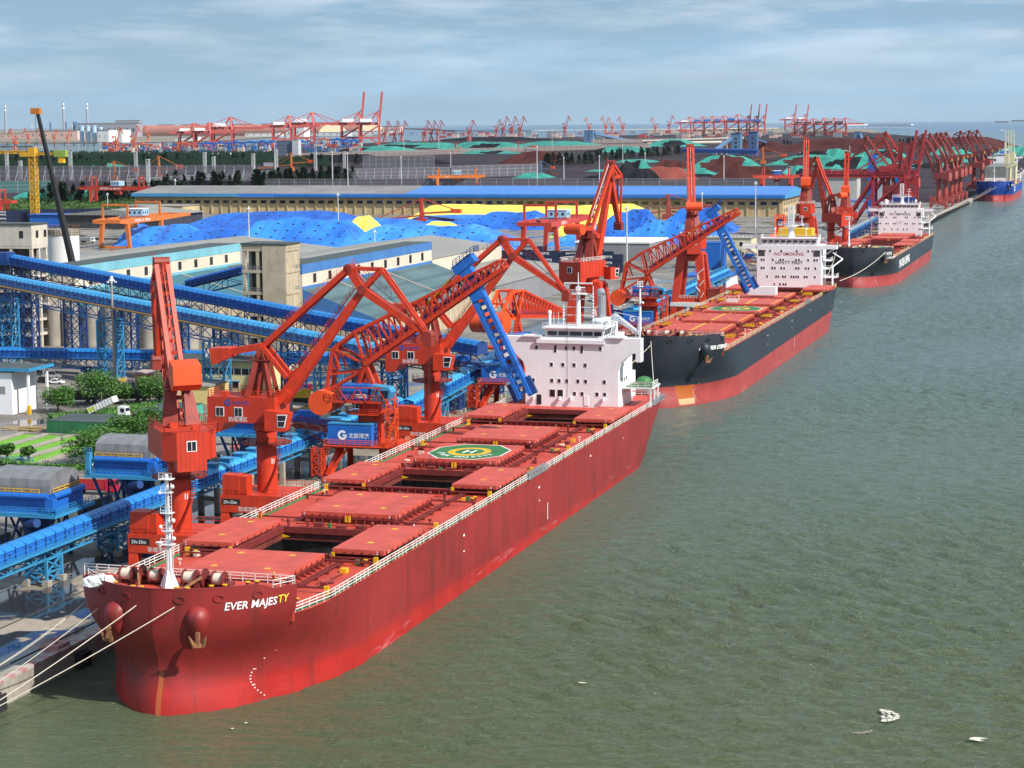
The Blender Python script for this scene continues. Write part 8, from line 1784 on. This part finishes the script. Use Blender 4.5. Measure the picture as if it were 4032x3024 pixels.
for i,(u,vb,vt,f) in enumerate([(1515,562,476,1),(1553,560,476,1),(1582,560,476,1),(1672,560,474,1),(1698,558,474,1),(1724,558,474,1),(1848,556,472,1),(1955,542,470,1),(1982,540,458,1),(2015,540,458,1),(2048,540,458,1)]): far_luffer('dark red luffing crane on the central far quay, %s from the left'%(words+['eleventh'])[i],u,vb,vt,FR1,f)
for i,(u,vb,vt,f) in enumerate([(2225,535,456,1),(2320,530,462,-1),(2385,528,458,-1),(2410,528,462,-1),(2452,530,458,-1),(2580,530,462,-1),(2635,520,453,1)]): far_luffer('luffing crane before the long jetty, %s from the left'%words[i],u,vb,vt,FR1 if i in (0,6) else FR2,f)
# yard gantries of the far container terminal
def far_rtg(label,u,vb,vt,wpx,m_):
    p=G(u,vb,3); d=ray(u,vt); h=CZ+d.z*(p.y/d.y)-3; w_=wpx*p.y/CF; q=MB(); r=h*.06
    for sx in (-1,1):
        for sy in (-1,1): q.bar((sx*w_*.32,sy*w_*.25,0),(sx*w_*.32,sy*w_*.2,h*.85),r*1.6)
    for sy in (-1,1): q.bar((-w_*.5,sy*w_*.2,h*.9),(w_*.5,sy*w_*.2,h*.9),r*2,r*2.6)
    q.bx(-w_*.08,w_*.08,-w_*.15,w_*.15,h*.95,h*1.1); q.build('yard_gantry',m_,None,label,'gantry crane','yard gantries of the far container terminal').location=(p.x,p.y,3)
for i,(u,vb,vt,wpx,m_) in enumerate([(458,598,566,75,FR2),(560,600,565,85,FR2),(720,596,560,55,FR2),(745,592,560,60,FR2),(815,596,562,75,BLUE),(870,594,560,90,BLUE),(930,592,558,90,BLUE),(985,590,558,90,BLUE),(1035,594,556,90,BLUE),(1070,590,556,80,BLUE),(1190,588,555,60,BLUE),(1278,578,545,60,FR2),(1330,582,546,60,BLUE),(1365,584,550,60,BLUE),(1395,584,550,50,BLUE)]):
    far_rtg('%s yard gantry number %s from the left in the far container terminal'%('blue' if m_ is BLUE else 'orange',['one','two','three','four','five','six','seven','eight','nine','ten','eleven','twelve','thirteen','fourteen','fifteen'][i]),u,vb,vt,wpx,m_)
# scattered containers there
q=MB(); r_=random.Random(11); p0=G(800,596,3); cm_=[FR1,mat('far_blue_box',(0.05,0.13,0.30),rough=.7),PINKW,GREY,CONCL]
for i in range(260):
    p=G(r_.uniform(400,1420),r_.uniform(572,604),3)-p0; q.m=r_.choice((0,0,1,1,2,3,4)); q.bx(p.x-8,p.x+8,p.y-4,p.y+4,0,r_.choice((4,8,12)))
o=q.build('distant_containers',cm_,None,'scattered containers on the far container terminal','containers',kind='stuff'); o.location=p0
q=MB(); p0=G(1700,548,3)
for i in range(160):
    p=G(r_.uniform(1480,3300),r_.uniform(520,545),3)-p0; q.m=r_.choice((0,2,3,3)); q.bx(p.x-16,p.x+16,p.y-8,p.y+8,0,r_.choice((6,10,16)))
o=q.build('distant_cargo',cm_,None,'small cargo and huts on the far quays','cargo',kind='stuff'); o.location=p0
# distant ships
def far_ship(label,u,v,wpx,hull,kind=0,dir_=1):
    p=G(u,v,0); w_=wpx*p.y/CF; T=thing('distant_ship',label,'ship',(p.x,p.y,0),'ships far off'); h=w_*.09; q=MB(); q.ext([(-w_/2,-w_*.06,-1),(w_/2*.92,-w_*.06,-1),(w_/2,0,h),(-w_/2,0,h)],(0,w_*.12,0)); q.build('hull',hull,T); q=MB(); x=-w_*.38*dir_; q.bx(x-w_*.05,x+w_*.05,-w_*.05,w_*.05,h,h+w_*.12); q.bar((x,0,h+w_*.1),(x,0,h+w_*.2),w_*.01); q.build('superstructure',WHITE,T)
far_ship('small white vessel near the right sky edge',3948,514,16,WHITE,0); far_ship('dark cargo ship on the horizon at right',3945,482,52,DGREY,0,-1); far_ship('second dark cargo ship cut by the right edge',4015,478,60,DGREY); far_ship('white tug near the far bank',3410,533,18,WHITE); far_ship('ship with white deckhouse between the far red cranes',1598,556,40,DGREY,0); far_ship('red-hulled ship by the left far container cranes',415,597,55,FR2); far_ship('white ship at the far left basin',238,600,30,WHITE); far_ship('faint ship on the horizon left of the far jetty',1915,489,26,GREY); far_ship('faint ship beyond the luffing cranes',2590,487,16,GREY); far_ship('container ship behind the far crane row',2710,518,90,FR1)
far_ship('faint ship on the horizon right of the container cranes',3640,470,60,GREY)
# ---------------------------------------------------------------- red bridge unloader by the third ship
MRN=mat('bridge_unloader_red',(0.32,0.022,0.030),rough=.55,var=.1,scale=.2)
def bridge_unloader(label,x,y,H_=33,boomup=29):
    T=thing('bridge_unloader',label,'bridge crane',(x,y,3),'red bridge unloaders'); q=MB()
    for yy in (-9,9):
        for xx in (-15,5): q.bar((xx,yy,0),(xx,yy,H_),1.6,1.4)
        q.bar((-15,yy,14),(5,yy,16),1.6); q.bar((-36,yy,0),(-15,yy,H_),1.4); q.bar((-15,yy,15),(5,yy,H_),1.1)
    for xx in (-15,5): q.bar((xx,-9,H_),(xx,9,H_),2.0); q.bar((xx,-9,1),(xx,9,1),1.6)
    q.build('portal_frame',MRN,T); q=MB()
    for yy in (-3.5,3.5): q.bar((-62,yy,H_+1),(6,yy,H_+1),1.2,2.6)
    for i in range(16): q.bar((-60+4.3*i,-3.5,H_+2.4),(-60+4.3*i,3.5,H_+2.4),.8)
    q.rail([(-60,-5,H_+2.5),(6,-5,H_+2.5)],1.2,3,.2,2); q.build('bridge_girder',MRN,T); q=MB()
    for yy in (-3.2,3.2): q.bar((6,yy,H_),(11,yy,H_+boomup),1.2,2.0,.9,1.4)
    for i in range(9): q.bar((6+.6*i,-3.2,H_+3+i*boomup/9),(6+.6*i,3.2,H_+3+i*boomup/9),.9)
    q.build('raised_boom',MRN,T); q=MB(); q.bar((0,0,H_+2),(2,0,H_+22),1.8,1.8); q.bar((2,0,H_+21),(-30,0,H_+2),.8); q.bar((2,0,H_+21),(9,0,H_+boomup*.7),.5); q.bar((-4,0,H_+2),(2,0,H_+22),1.4); q.build('apex_frame',MRN,T)
    q=MB(); q.bx(-13,3,-7,7,8,15); q.build('receiving_hopper',MRN,T); q=MB(); q.bx(-12,-4,-4,4,H_+3,H_+7); q.build('machinery_house',MRN,T); return T
bridge_unloader('maroon bridge unloader with raised boom, left of the pair by the third ship',-141,1330); bridge_unloader('maroon bridge unloader with raised boom, right of the pair by the third ship',-141,1390)
p=G(3432,884,3); q=MB(); q.bx(-2.5,2.5,-2.5,2.5,0,46); q.build('blue_column',BLUE,None,'tall plain blue column left of the third ship wheelhouse','column').location=(p.x,p.y,3)
q=MB(); q.bx(-2,2,-2,2,0,36); q.build('blue_column',BLUE,None,'shorter blue column behind the tall plain blue one','column').location=(p.x+9,p.y+60,3)
# ---------------------------------------------------------------- ship 4
HM4=hull_mat('blue_hull_paint',(0.008,0.055,0.30),(0.36,0.045,0.045),5.6,soft=.06,rust=.15)
S4,_h=make_ship('blue_hulled_cargo_ship','blue and red hulled cargo ship with cream deck cranes at the right edge',-115.5,1864.0,190.0,13.0,16.6,HM4,dict(group='bulk carriers moored along the quay',ed=16,ew=34,Ls=20,Lb=18,hatches=[(30,52,0),(66,88,0),(102,124,0),(136,156,0)],hw=8,names=[('COSCO',28,8.2,4.2,LETW,0,.04),('TIAN FU HAI',9,13.4,1.3,LETW,.2,.02)],rail=CRAIL,fmstyle=1,fmh=14,fm=(0,8),ancs=1.0,anc=6,marks=False,bowrail=False))
q=MB(); q.bx(-9,9,24,160,16.3,30); q.m=1; q.bx(-9.1,9.1,23.5,23.95,16.2,20); q.build('deck_cargo',[mat('grey_cargo_wall',(0.20,0.21,0.19),rough=.7,ribs=('X',3,.2)),WFRAME],S4)
CRM=mat('cream_crane',(0.60,0.55,0.33),rough=.5,var=.06)
for yy,xx in ((26,13.0),(86,14.5)):
    q=MB(); q.tube((xx-.5,yy,13),(xx-.5,yy,31),1.3,12); q.bx(xx-4,xx+.8,yy-1.6,yy+1.6,29,32); q.bx(xx-5.5,xx-2,yy-2,yy+2,32,42)
    for s_ in (-1,1): q.bar((xx-3+s_*1.7,yy,34),(xx-4+s_*1.1,yy+4,62),.8)
    for i in range(6): q.bar((xx-4.6,yy+i*.6,36+4*i),(xx-1.8,yy+i*.6,36+4*i),.5)
    q.build('deck_crane',CRM,S4)
block_super(S4,165,11,13,36,16,[],BLUE,[(26,(-8,-4,0,4,8)),(22,(-8,-4,0,4,8)),(30,(-8,-4,0,4,8))],0)
# ---------------------------------------------------------------- vehicles
CARW=mat('car_white',(0.75,0.75,0.75),rough=.25,var=.02); CARS=mat('car_silver',(0.42,0.43,0.44),rough=.25,metal=.4,var=.03); CARK=mat('car_black',(0.02,0.02,0.022),rough=.25,var=.1); CARR=mat('car_red',(0.45,0.012,0.05),rough=.25,var=.04)
def car(label,u,v,ang,body,kind='car',cat='car',z=3.01):
    p=G(u,v,3); T=thing('parked_car' if kind!='van' else 'parked_van',label,cat,(p.x,p.y,z),None,R(ang)); L_,W_=(4.6,1.8) if kind!='van' else (5.4,1.95); h1,h2=(.85,1.45) if kind=='car' else ((.95,1.7) if kind=='suv' else (1.15,2.2)); n_=7
    prof=[(-L_/2,.35),(-L_/2,h1*.95),(-L_/2+.5,h1)]+([(-L_/2+.25,h2*.97),(L_/2-1.9,h2)] if kind=='van' else ([(-L_/2+.9,h1),(-L_/2+1.4,h2),(.4,h2)] if kind=='car' else [(-L_/2+.3,h2*.95),(.5,h2)]))+[(L_/2-1.1,h1+.05),(L_/2-.1,h1*.85),(L_/2,.35)]
    q=MB(); q.ext([(x,-W_/2,z_) for x,z_ in prof],(0,W_,0)); q.build('body',body,T)
    q=MB(); x0,x1=(-L_/2+1.2,.7) if kind!='van' else (-L_/2+.5,L_/2-1.6)
    for s_ in (-1,1): q.cut(); q.ext([(x0+.2,s_*(W_/2+.012),h1+.06),(x1+.3,s_*(W_/2+.012),h1+.06),(x1-.2,s_*(W_/2+.012),h2-.12),(x0+.4,s_*(W_/2+.012),h2-.12)],(0,-s_*.02,0))
    q.cut(); q.poly([(L_/2-1.12,-W_/2+.15,h1+.12),(L_/2-1.12,W_/2-.15,h1+.12),((.55 if kind!='van' else L_/2-1.8),W_/2-.2,h2-.05),((.55 if kind!='van' else L_/2-1.8),-W_/2+.2,h2-.05)]); q.builds('window',DARK,T)
    for sx in (-1,1):
        for sy in (-1,1): m=MB(); m.tube((sx*L_*.31,sy*(W_/2-.12),.33),(sx*L_*.31,sy*(W_/2+.05),.33),.33,12); m.build('wheel',RUB,T)
    return T
car('silver van parked beside the white shed canopy',206,1490,10,CARS,'van','van'); car('white car parked in front of the silver van',220,1512,5,CARW); car('black car half hidden behind the canopy post',112,1520,40,CARK); car('black pickup behind the white car',182,1508,0,CARK,'suv'); car('red SUV beside the yellow excavator',1213,1538,-5,CARR,'suv'); car('white pickup beside the grey shed doors',1935,1228,60,CARW,'suv'); car('white car in the yard left of the tower of crane 11-4',1760,1215,0,CARW)
def truck(label,u,v,ang,cabm,bedm,L_=9,tip=0,closed=False,stripe=None,z=3.01):
    p=G(u,v,3); T=thing('lorry',label,'lorry',(p.x,p.y,z),None,R(ang)); q=MB(); q.bx(-L_/2,L_/2,-.5,.5,.75,1.05); q.build('chassis',DGREY,T)
    q=MB(); q.ext([(L_/2-2.0,-1.2,.7),(L_/2+.1,-1.2,.7),(L_/2+.1,-1.2,1.9),(L_/2-.15,-1.2,3.0),(L_/2-2.0,-1.2,3.1)],(0,2.4,0)); cb=q.build('cab',cabm,T)
    q=MB(); q.poly([(L_/2+.115,-1.05,1.95),(L_/2+.115,1.05,1.95),(L_/2-.12,1.05,2.85),(L_/2-.12,-1.05,2.85)]); q.cut(); q.bx(L_/2-1.3,L_/2-.3,-1.22,-1.201,1.8,2.7); q.builds('window',DARK,cb)
    q=MB(); x0,x1=-L_/2,L_/2-2.2
    if closed: q.tube((x0,0,2.0),(x1,0,2.0),1.05,14)
    else:
        b_=[(x0,-1.25,1.1),(x1,-1.25,1.1),(x1,-1.25,2.5),(x0,-1.25,2.5)]; 
        for s_ in (-1,1): q.bx(x0,x1,s_*1.25-.05,s_*1.25+.05,1.1,2.6)
        q.bx(x0,x0+.1,-1.2,1.2,1.1,2.6); q.bx(x1-.1,x1,-1.2,1.2,1.1,2.6); q.bx(x0,x1,-1.2,1.2,1.1,1.2)
        for i in range(9): xx=x0+.2+(x1-x0-.4)*i/8; q.bx(xx-.06,xx+.06,-1.36,-1.301,1.1,2.6)
        if stripe: q.m=1; q.bx(x0+.3,x0+2,-1.32,-1.301,1.3,2.4)
    if tip: a=R(tip); q.v=[((x-x0)*math.cos(a)-(z_-1.1)*math.sin(-a)*-1+x0,y_,(x-x0)*math.sin(a)+(z_-1.1)*math.cos(a)+1.1) for x,y_,z_ in q.v]
    q.build('load_bed',[bedm,stripe or bedm],T)
    for xx in (-L_/2+1,-L_/2+2.3,L_/2-1.0):
        for sy in (-1,1): m=MB(); m.tube((xx,sy*.85,.5),(xx,sy*1.22,.5),.5,12); m.build('wheel',RUB,T)
    return T
LIME=mat('lime_green',(0.45,0.62,0.02),rough=.4,var=.05)
truck('white and lime tipper lorry with its bed raised behind the green tank',432,1648,0,CARW,mat('lorry_white',(0.65,0.67,0.65),rough=.5,dirt=.3,scale=.8),9.5,24,stripe=LIME)
truck('red high-sided lorry passing behind the first hopper',368,1945,6,CARR,mat('lorry_red',(0.40,0.02,0.03),rough=.5,dirt=.3,scale=.8),9.5)
truck('grey tanker lorry beside the grey depot',2270,1036,0,CARW,GREY,10,closed=True); truck('white lorry behind the orange gantry legs',345,955,0,CARW,GREY,9)
T=thing('excavator','yellow excavator standing beside the red SUV','excavator',(*G(1190,1580,3)[:2],3.01)); q=MB(); q.bx(-1.8,1.8,-1.3,1.3,1.0,2.6); q.bx(.2,1.6,-1.25,-.2,2.6,3.3); q.build('body',YEL,T); q=MB(); q.bx(-2,2,-1.5,-.9,0,.9); q.cut(); q.bx(-2,2,.9,1.5,0,.9); q.builds('track',RUB,T); q=MB(); q.bar((1.6,.3,2.2),(4.6,.3,4.6),.5); q.bar((4.6,.3,4.6),(6.4,.3,1.6),.4); q.bx(5.9,7.0,-.3,.9,.6,1.6); q.build('digging_arm',YEL,T)
# floating foam and debris on the water
FOAM=mat('foam',(0.66,0.62,0.52),rough=.8,var=.1,scale=.8)
def foam(label,u,v,w_,l_,ang,seed,m_=FOAM):
    """thin flakes of scum lying in a curved smear"""
    r_=random.Random(seed); p=G(u,v,0); q=MB(); n_=int(30+110*w_)
    for i in range(n_):
        t=r_.uniform(-1,1); wd=w_*(1-t*t)**.6; x=r_.uniform(-1,1)*wd+.35*l_*(1-t*t); y=t*l_; X_=x*math.cos(ang)-y*math.sin(ang); Y_=x*math.sin(ang)+y*math.cos(ang); k=r_.uniform(.05,.14)*(1+w_*.5); z=r_.uniform(0,.03)
        q.poly([(X_+k*math.cos(a+r_.uniform(-.3,.3)),Y_+k*math.sin(a),z) for a in (0,1.1,2.3,3.2,4.2,5.3)])
    q.build('foam_patch',m_,None,label,'foam','floating foam patches').location=(p.x,p.y,.34 if w_>.6 else .14)
foam('largest cream patch of floating foam at the lower right',3478,2828,1.1,2.6,.15,1); foam('small white foam patch at the lower right corner',3855,2922,1.3,.6,0,2); foam('thin brownish foam tail left of the largest patch',3395,2885,.35,1.3,-.9,3,mat('dull_foam',(.30,.24,.17),rough=.9)); foam('small grey floating scrap in the middle of the water',2292,2692,.5,.2,0,4); foam('tiny white fleck near the red bow',968,2850,.14,.08,0,5); foam('second tiny white fleck near the red bow',915,2873,.12,.08,0,6)
# ---------------------------------------------------------------- yard markings and small things
q=MB()
def dash(u0,v0,u1,v1,n_,w_=.35,gap=.5):
    a,b=G(u0,v0,3.012),G(u1,v1,3.012); d=(b-a); s_=V(-d.y,d.x,0).normalized()*w_
    for i in range(n_): p=a+d*(i/n_); e=a+d*((i+gap)/n_); q.poly([p-s_,e-s_,e+s_,p+s_])
for arg in ((2300,1090,2560,1078,16),(2310,1130,2480,1122,12),(2290,1180,2420,1130,8),(2420,1220,2600,1120,12),(2560,1010,2900,985,18),(1250,1640,1380,1560,5),(860,1730,1180,1590,8,.15),(2640,1180,2800,1020,12),(2960,1010,3250,880,22,.6),(3000,1060,3320,900,22,.6)): dash(*arg)
q.build('road_marking',mat('road_paint',(0.62,0.60,0.55),rough=.8,var=.2,dirt=.5,dcol=(.2,.19,.17),scale=1),kind='structure')
q=MB()
for k in range(7):
    a,b=G(2230,1048+k*9-3*(k%2),3.02),G(2960,1010+k*6,3.02); 
    q.cut(); q.bar(a,b,.16,.2)
q.builds('railway_rail',DGREY,kind='structure')
# clamshell grabs
def grab(label,u,v,s_=1.0):
    p=G(u,v,3); T=thing('clamshell_grab',label,'grab',(p.x,p.y,3.01),'clamshell grabs on the quay'); q=MB()
    for sx in (-1,1): q.ext([(0,-1.6*s_,.2),(sx*2.2*s_,-1.6*s_,.9*s_),(sx*2.4*s_,-1.6*s_,2.2*s_),(sx*.2,-1.6*s_,2.0*s_)],(0,3.2*s_,0))
    q.build('shells',mat('grab_red',(0.42,0.10,0.08),rough=.7,dirt=.5,scale=.8),T); q=MB()
    for sx in (-1,1):
        for sy in (-1,1): q.bar((sx*2.0*s_,sy*1.2*s_,2.2*s_),(sx*.4,sy*.5,4.6*s_),.22)
    q.bx(-.7,.7,-.8,.8,4.5*s_,5.3*s_); q.build('head_frame',MACH,T)
grab('dull red clamshell grab on the quay behind the second crane platform',965,1800,1.1); grab('dark clamshell grab between the long belt gallery and the 11-4 crane',1560,1720,1.0)
# small quay clutter
r_=random.Random(21)
names=[('pallet_stack','stack of grey pallets',(.25,.2,.15)),('oil_drum','blue drum',(.02,.12,.4)),('tool_crate','white equipment crate',(.6,.6,.58)),('barrier_block','yellow barrier block',(.6,.4,.03))]
spots=[(455,2010),(470,2040),(1035,1690),(1050,1700),(500,1965),(690,1500),(655,1505),(480,1500),(463,1512),(1260,1610),(1330,1600),(1110,1640),(1740,1480),(2330,1110),(2480,1150),(2530,1100),(60,1540),(30,1570),(2650,1010),(2700,990),(640,1640),(330,2000)]
for i,(u,v) in enumerate(spots):
    k=i%4; nm,lb,cl=names[k]; p=G(u,v,3); q=MB()
    if k==0:
        for j in range(5): q.bx(-.6,.6,-.5,.5,.16*j,.16*j+.1)
    elif k==1: q.lathe([(.32,0),(.34,.45),(.32,.9)],(0,0,0),12)
    elif k==2: q.bx(-1,1,-.7,.7,0,1.2); q.bx(-1.05,1.05,-.75,.75,1.2,1.3)
    else: q.ext([(-1,-.35,0),(-1,.35,0),(-1,.15,.8),(-1,-.15,.8)],(2,0,0))
    where=['by the red lorry','by the second hopper','under the second crane','beside the second crane column','left of the nearest crane foot','left of the yellow office','right of the brick hut','at the foot of the tall weathered mast','left of the weathered mast foot','below the yellow excavator','right of the yellow excavator','below the second crane counterweight','behind the 11-4 crane','beside the grey tanker lorry','in the open yard right of the tall crane','beside the marked rails','under the white shed canopy','beside the white shed wall','near the beige hut','left of the beige hut','right of the turquoise container','beside the near hopper legs'][i]
    q.build(nm,mat('clutter_%d'%k,cl,rough=.7,dirt=.3,scale=1),None,lb+' '+where,'clutter').location=(p.x,p.y,3.012)
# ---------------------------------------------------------------- people
def person_mat(name,top):
    mt=bpy.data.materials.new(name); mt.use_nodes=True; t=mt.node_tree; b=t.nodes['Principled BSDF']; b.inputs['Roughness'].default_value=.8
    co=t.nodes.new('ShaderNodeTexCoord'); sp=t.nodes.new('ShaderNodeSeparateXYZ'); rp=t.nodes.new('ShaderNodeValToRGB'); rp.color_ramp.interpolation='CONSTANT'
    mr=t.nodes.new('ShaderNodeMath'); mr.operation='DIVIDE'; mr.inputs[1].default_value=1.8
    t.links.new(co.outputs['Object'],sp.inputs[0]); t.links.new(sp.outputs[2],mr.inputs[0]); t.links.new(mr.outputs[0],rp.inputs[0]); t.links.new(rp.outputs[0],b.inputs['Base Color'])
    e=rp.color_ramp.elements; e[0].position=0; e[0].color=(.03,.03,.03,1); e[1].position=.055; e[1].color=(*top,1); x=e.new(.835); x.color=(.42,.24,.16,1); return mt
def person(label,loc,rz,top,hat):
    T=thing('person',label,'person',loc,None,rz)
    J={'p':(0,0,.95),'c':(0,.02,1.25),'n':(0,.02,1.47),'h0':(0,-.01,1.58),'h1':(0,-.02,1.70),
       'sl':(-.17,.02,1.40),'el':(-.25,.03,1.13),'wl':(-.20,-.16,.98),'hl':(-.19,-.24,.96),'sr':(.17,.02,1.40),'er':(.26,.04,1.13),'wr':(.23,-.12,.96),'hr':(.22,-.20,.94),
       'tl':(-.10,0,.90),'kl':(-.11,-.03,.50),'al':(-.12,.02,.09),'fl':(-.13,-.14,.05),'tr':(.10,0,.90),'kr':(.12,.0,.50),'ar':(.14,.05,.09),'fr':(.15,-.11,.05)}
    rad={'p':.15,'c':.16,'n':.06,'h0':.085,'h1':.095,'sl':.075,'el':.05,'wl':.035,'hl':.04,'sr':.075,'er':.05,'wr':.035,'hr':.04,'tl':.10,'kl':.065,'al':.045,'fl':.045,'tr':.10,'kr':.065,'ar':.045,'fr':.045}
    K=list(J); E=[('p','c'),('c','n'),('n','h0'),('h0','h1'),('n','sl'),('sl','el'),('el','wl'),('wl','hl'),('n','sr'),('sr','er'),('er','wr'),('wr','hr'),('p','tl'),('tl','kl'),('kl','al'),('al','fl'),('p','tr'),('tr','kr'),('kr','ar'),('ar','fr')]
    me=bpy.data.meshes.new('body'); me.from_pydata([J[k] for k in K],[(K.index(a),K.index(b)) for a,b in E],[]); o=bpy.data.objects.new('body',me); C.objects.link(o); o.parent=T
    o.modifiers.new('skin','SKIN'); o.modifiers.new('sub','SUBSURF').render_levels=1
    for i,k in enumerate(K): me.skin_vertices[0].data[i].radius=(rad[k],rad[k]*(.8 if k in ('c','p') else 1)); 
    me.skin_vertices[0].data[0].use_root=True
    me.materials.append(person_mat('coverall',top))
    q=MB(); q.lathe([(.135,1.70),(.13,1.76),(.09,1.82),(.02,1.85)],(0,-.02,0),12); q.box((0,-.13,1.705),(.2,.12,.02)); q.build('helmet',mat('helmet_%s'%hat[0],hat[1],rough=.4),T)
    return T
YH=('yellow',(.7,.45,.03)); WH=('white',(.75,.75,.75))
person('person in an orange coverall standing at the starboard forecastle rail of the red ship',(-113.3+12.6,224.6+8.6,15.0),R(150),(.62,.10,.02),YH)
person('person in dark clothes with a white helmet on the second hopper platform',(-173.4,322.9,11.32),R(20),(.03,.05,.12),WH)
person('person in an orange coverall on deck by the port rail beside hatch three',(-113.3-14.2,224.6+66,11.31),R(-20),(.62,.10,.02),WH)
person('person in an orange coverall beside hatch two on the deck of the red ship',(-113.3+13.0,224.6+60,11.31),R(60),(.6,.12,.03),WH)
# water and ground test
# ---------------------------------------------------------------- haze
hm=bpy.data.materials.new('haze'); hm.use_nodes=True; t=hm.node_tree; t.nodes.clear(); o=t.nodes.new('ShaderNodeOutputMaterial'); v=t.nodes.new('ShaderNodeVolumePrincipled')
v.inputs['Color'].default_value=(0.72,0.80,0.90,1); v.inputs['Density'].default_value=0.7e-5; v.inputs['Anisotropy'].default_value=0.2; t.links.new(v.outputs[0],o.inputs['Volume'])
q=MB(); q.bx(-62000,62000,-2500,63000,-3.2,520); q.build('haze',hm,kind='stuff')
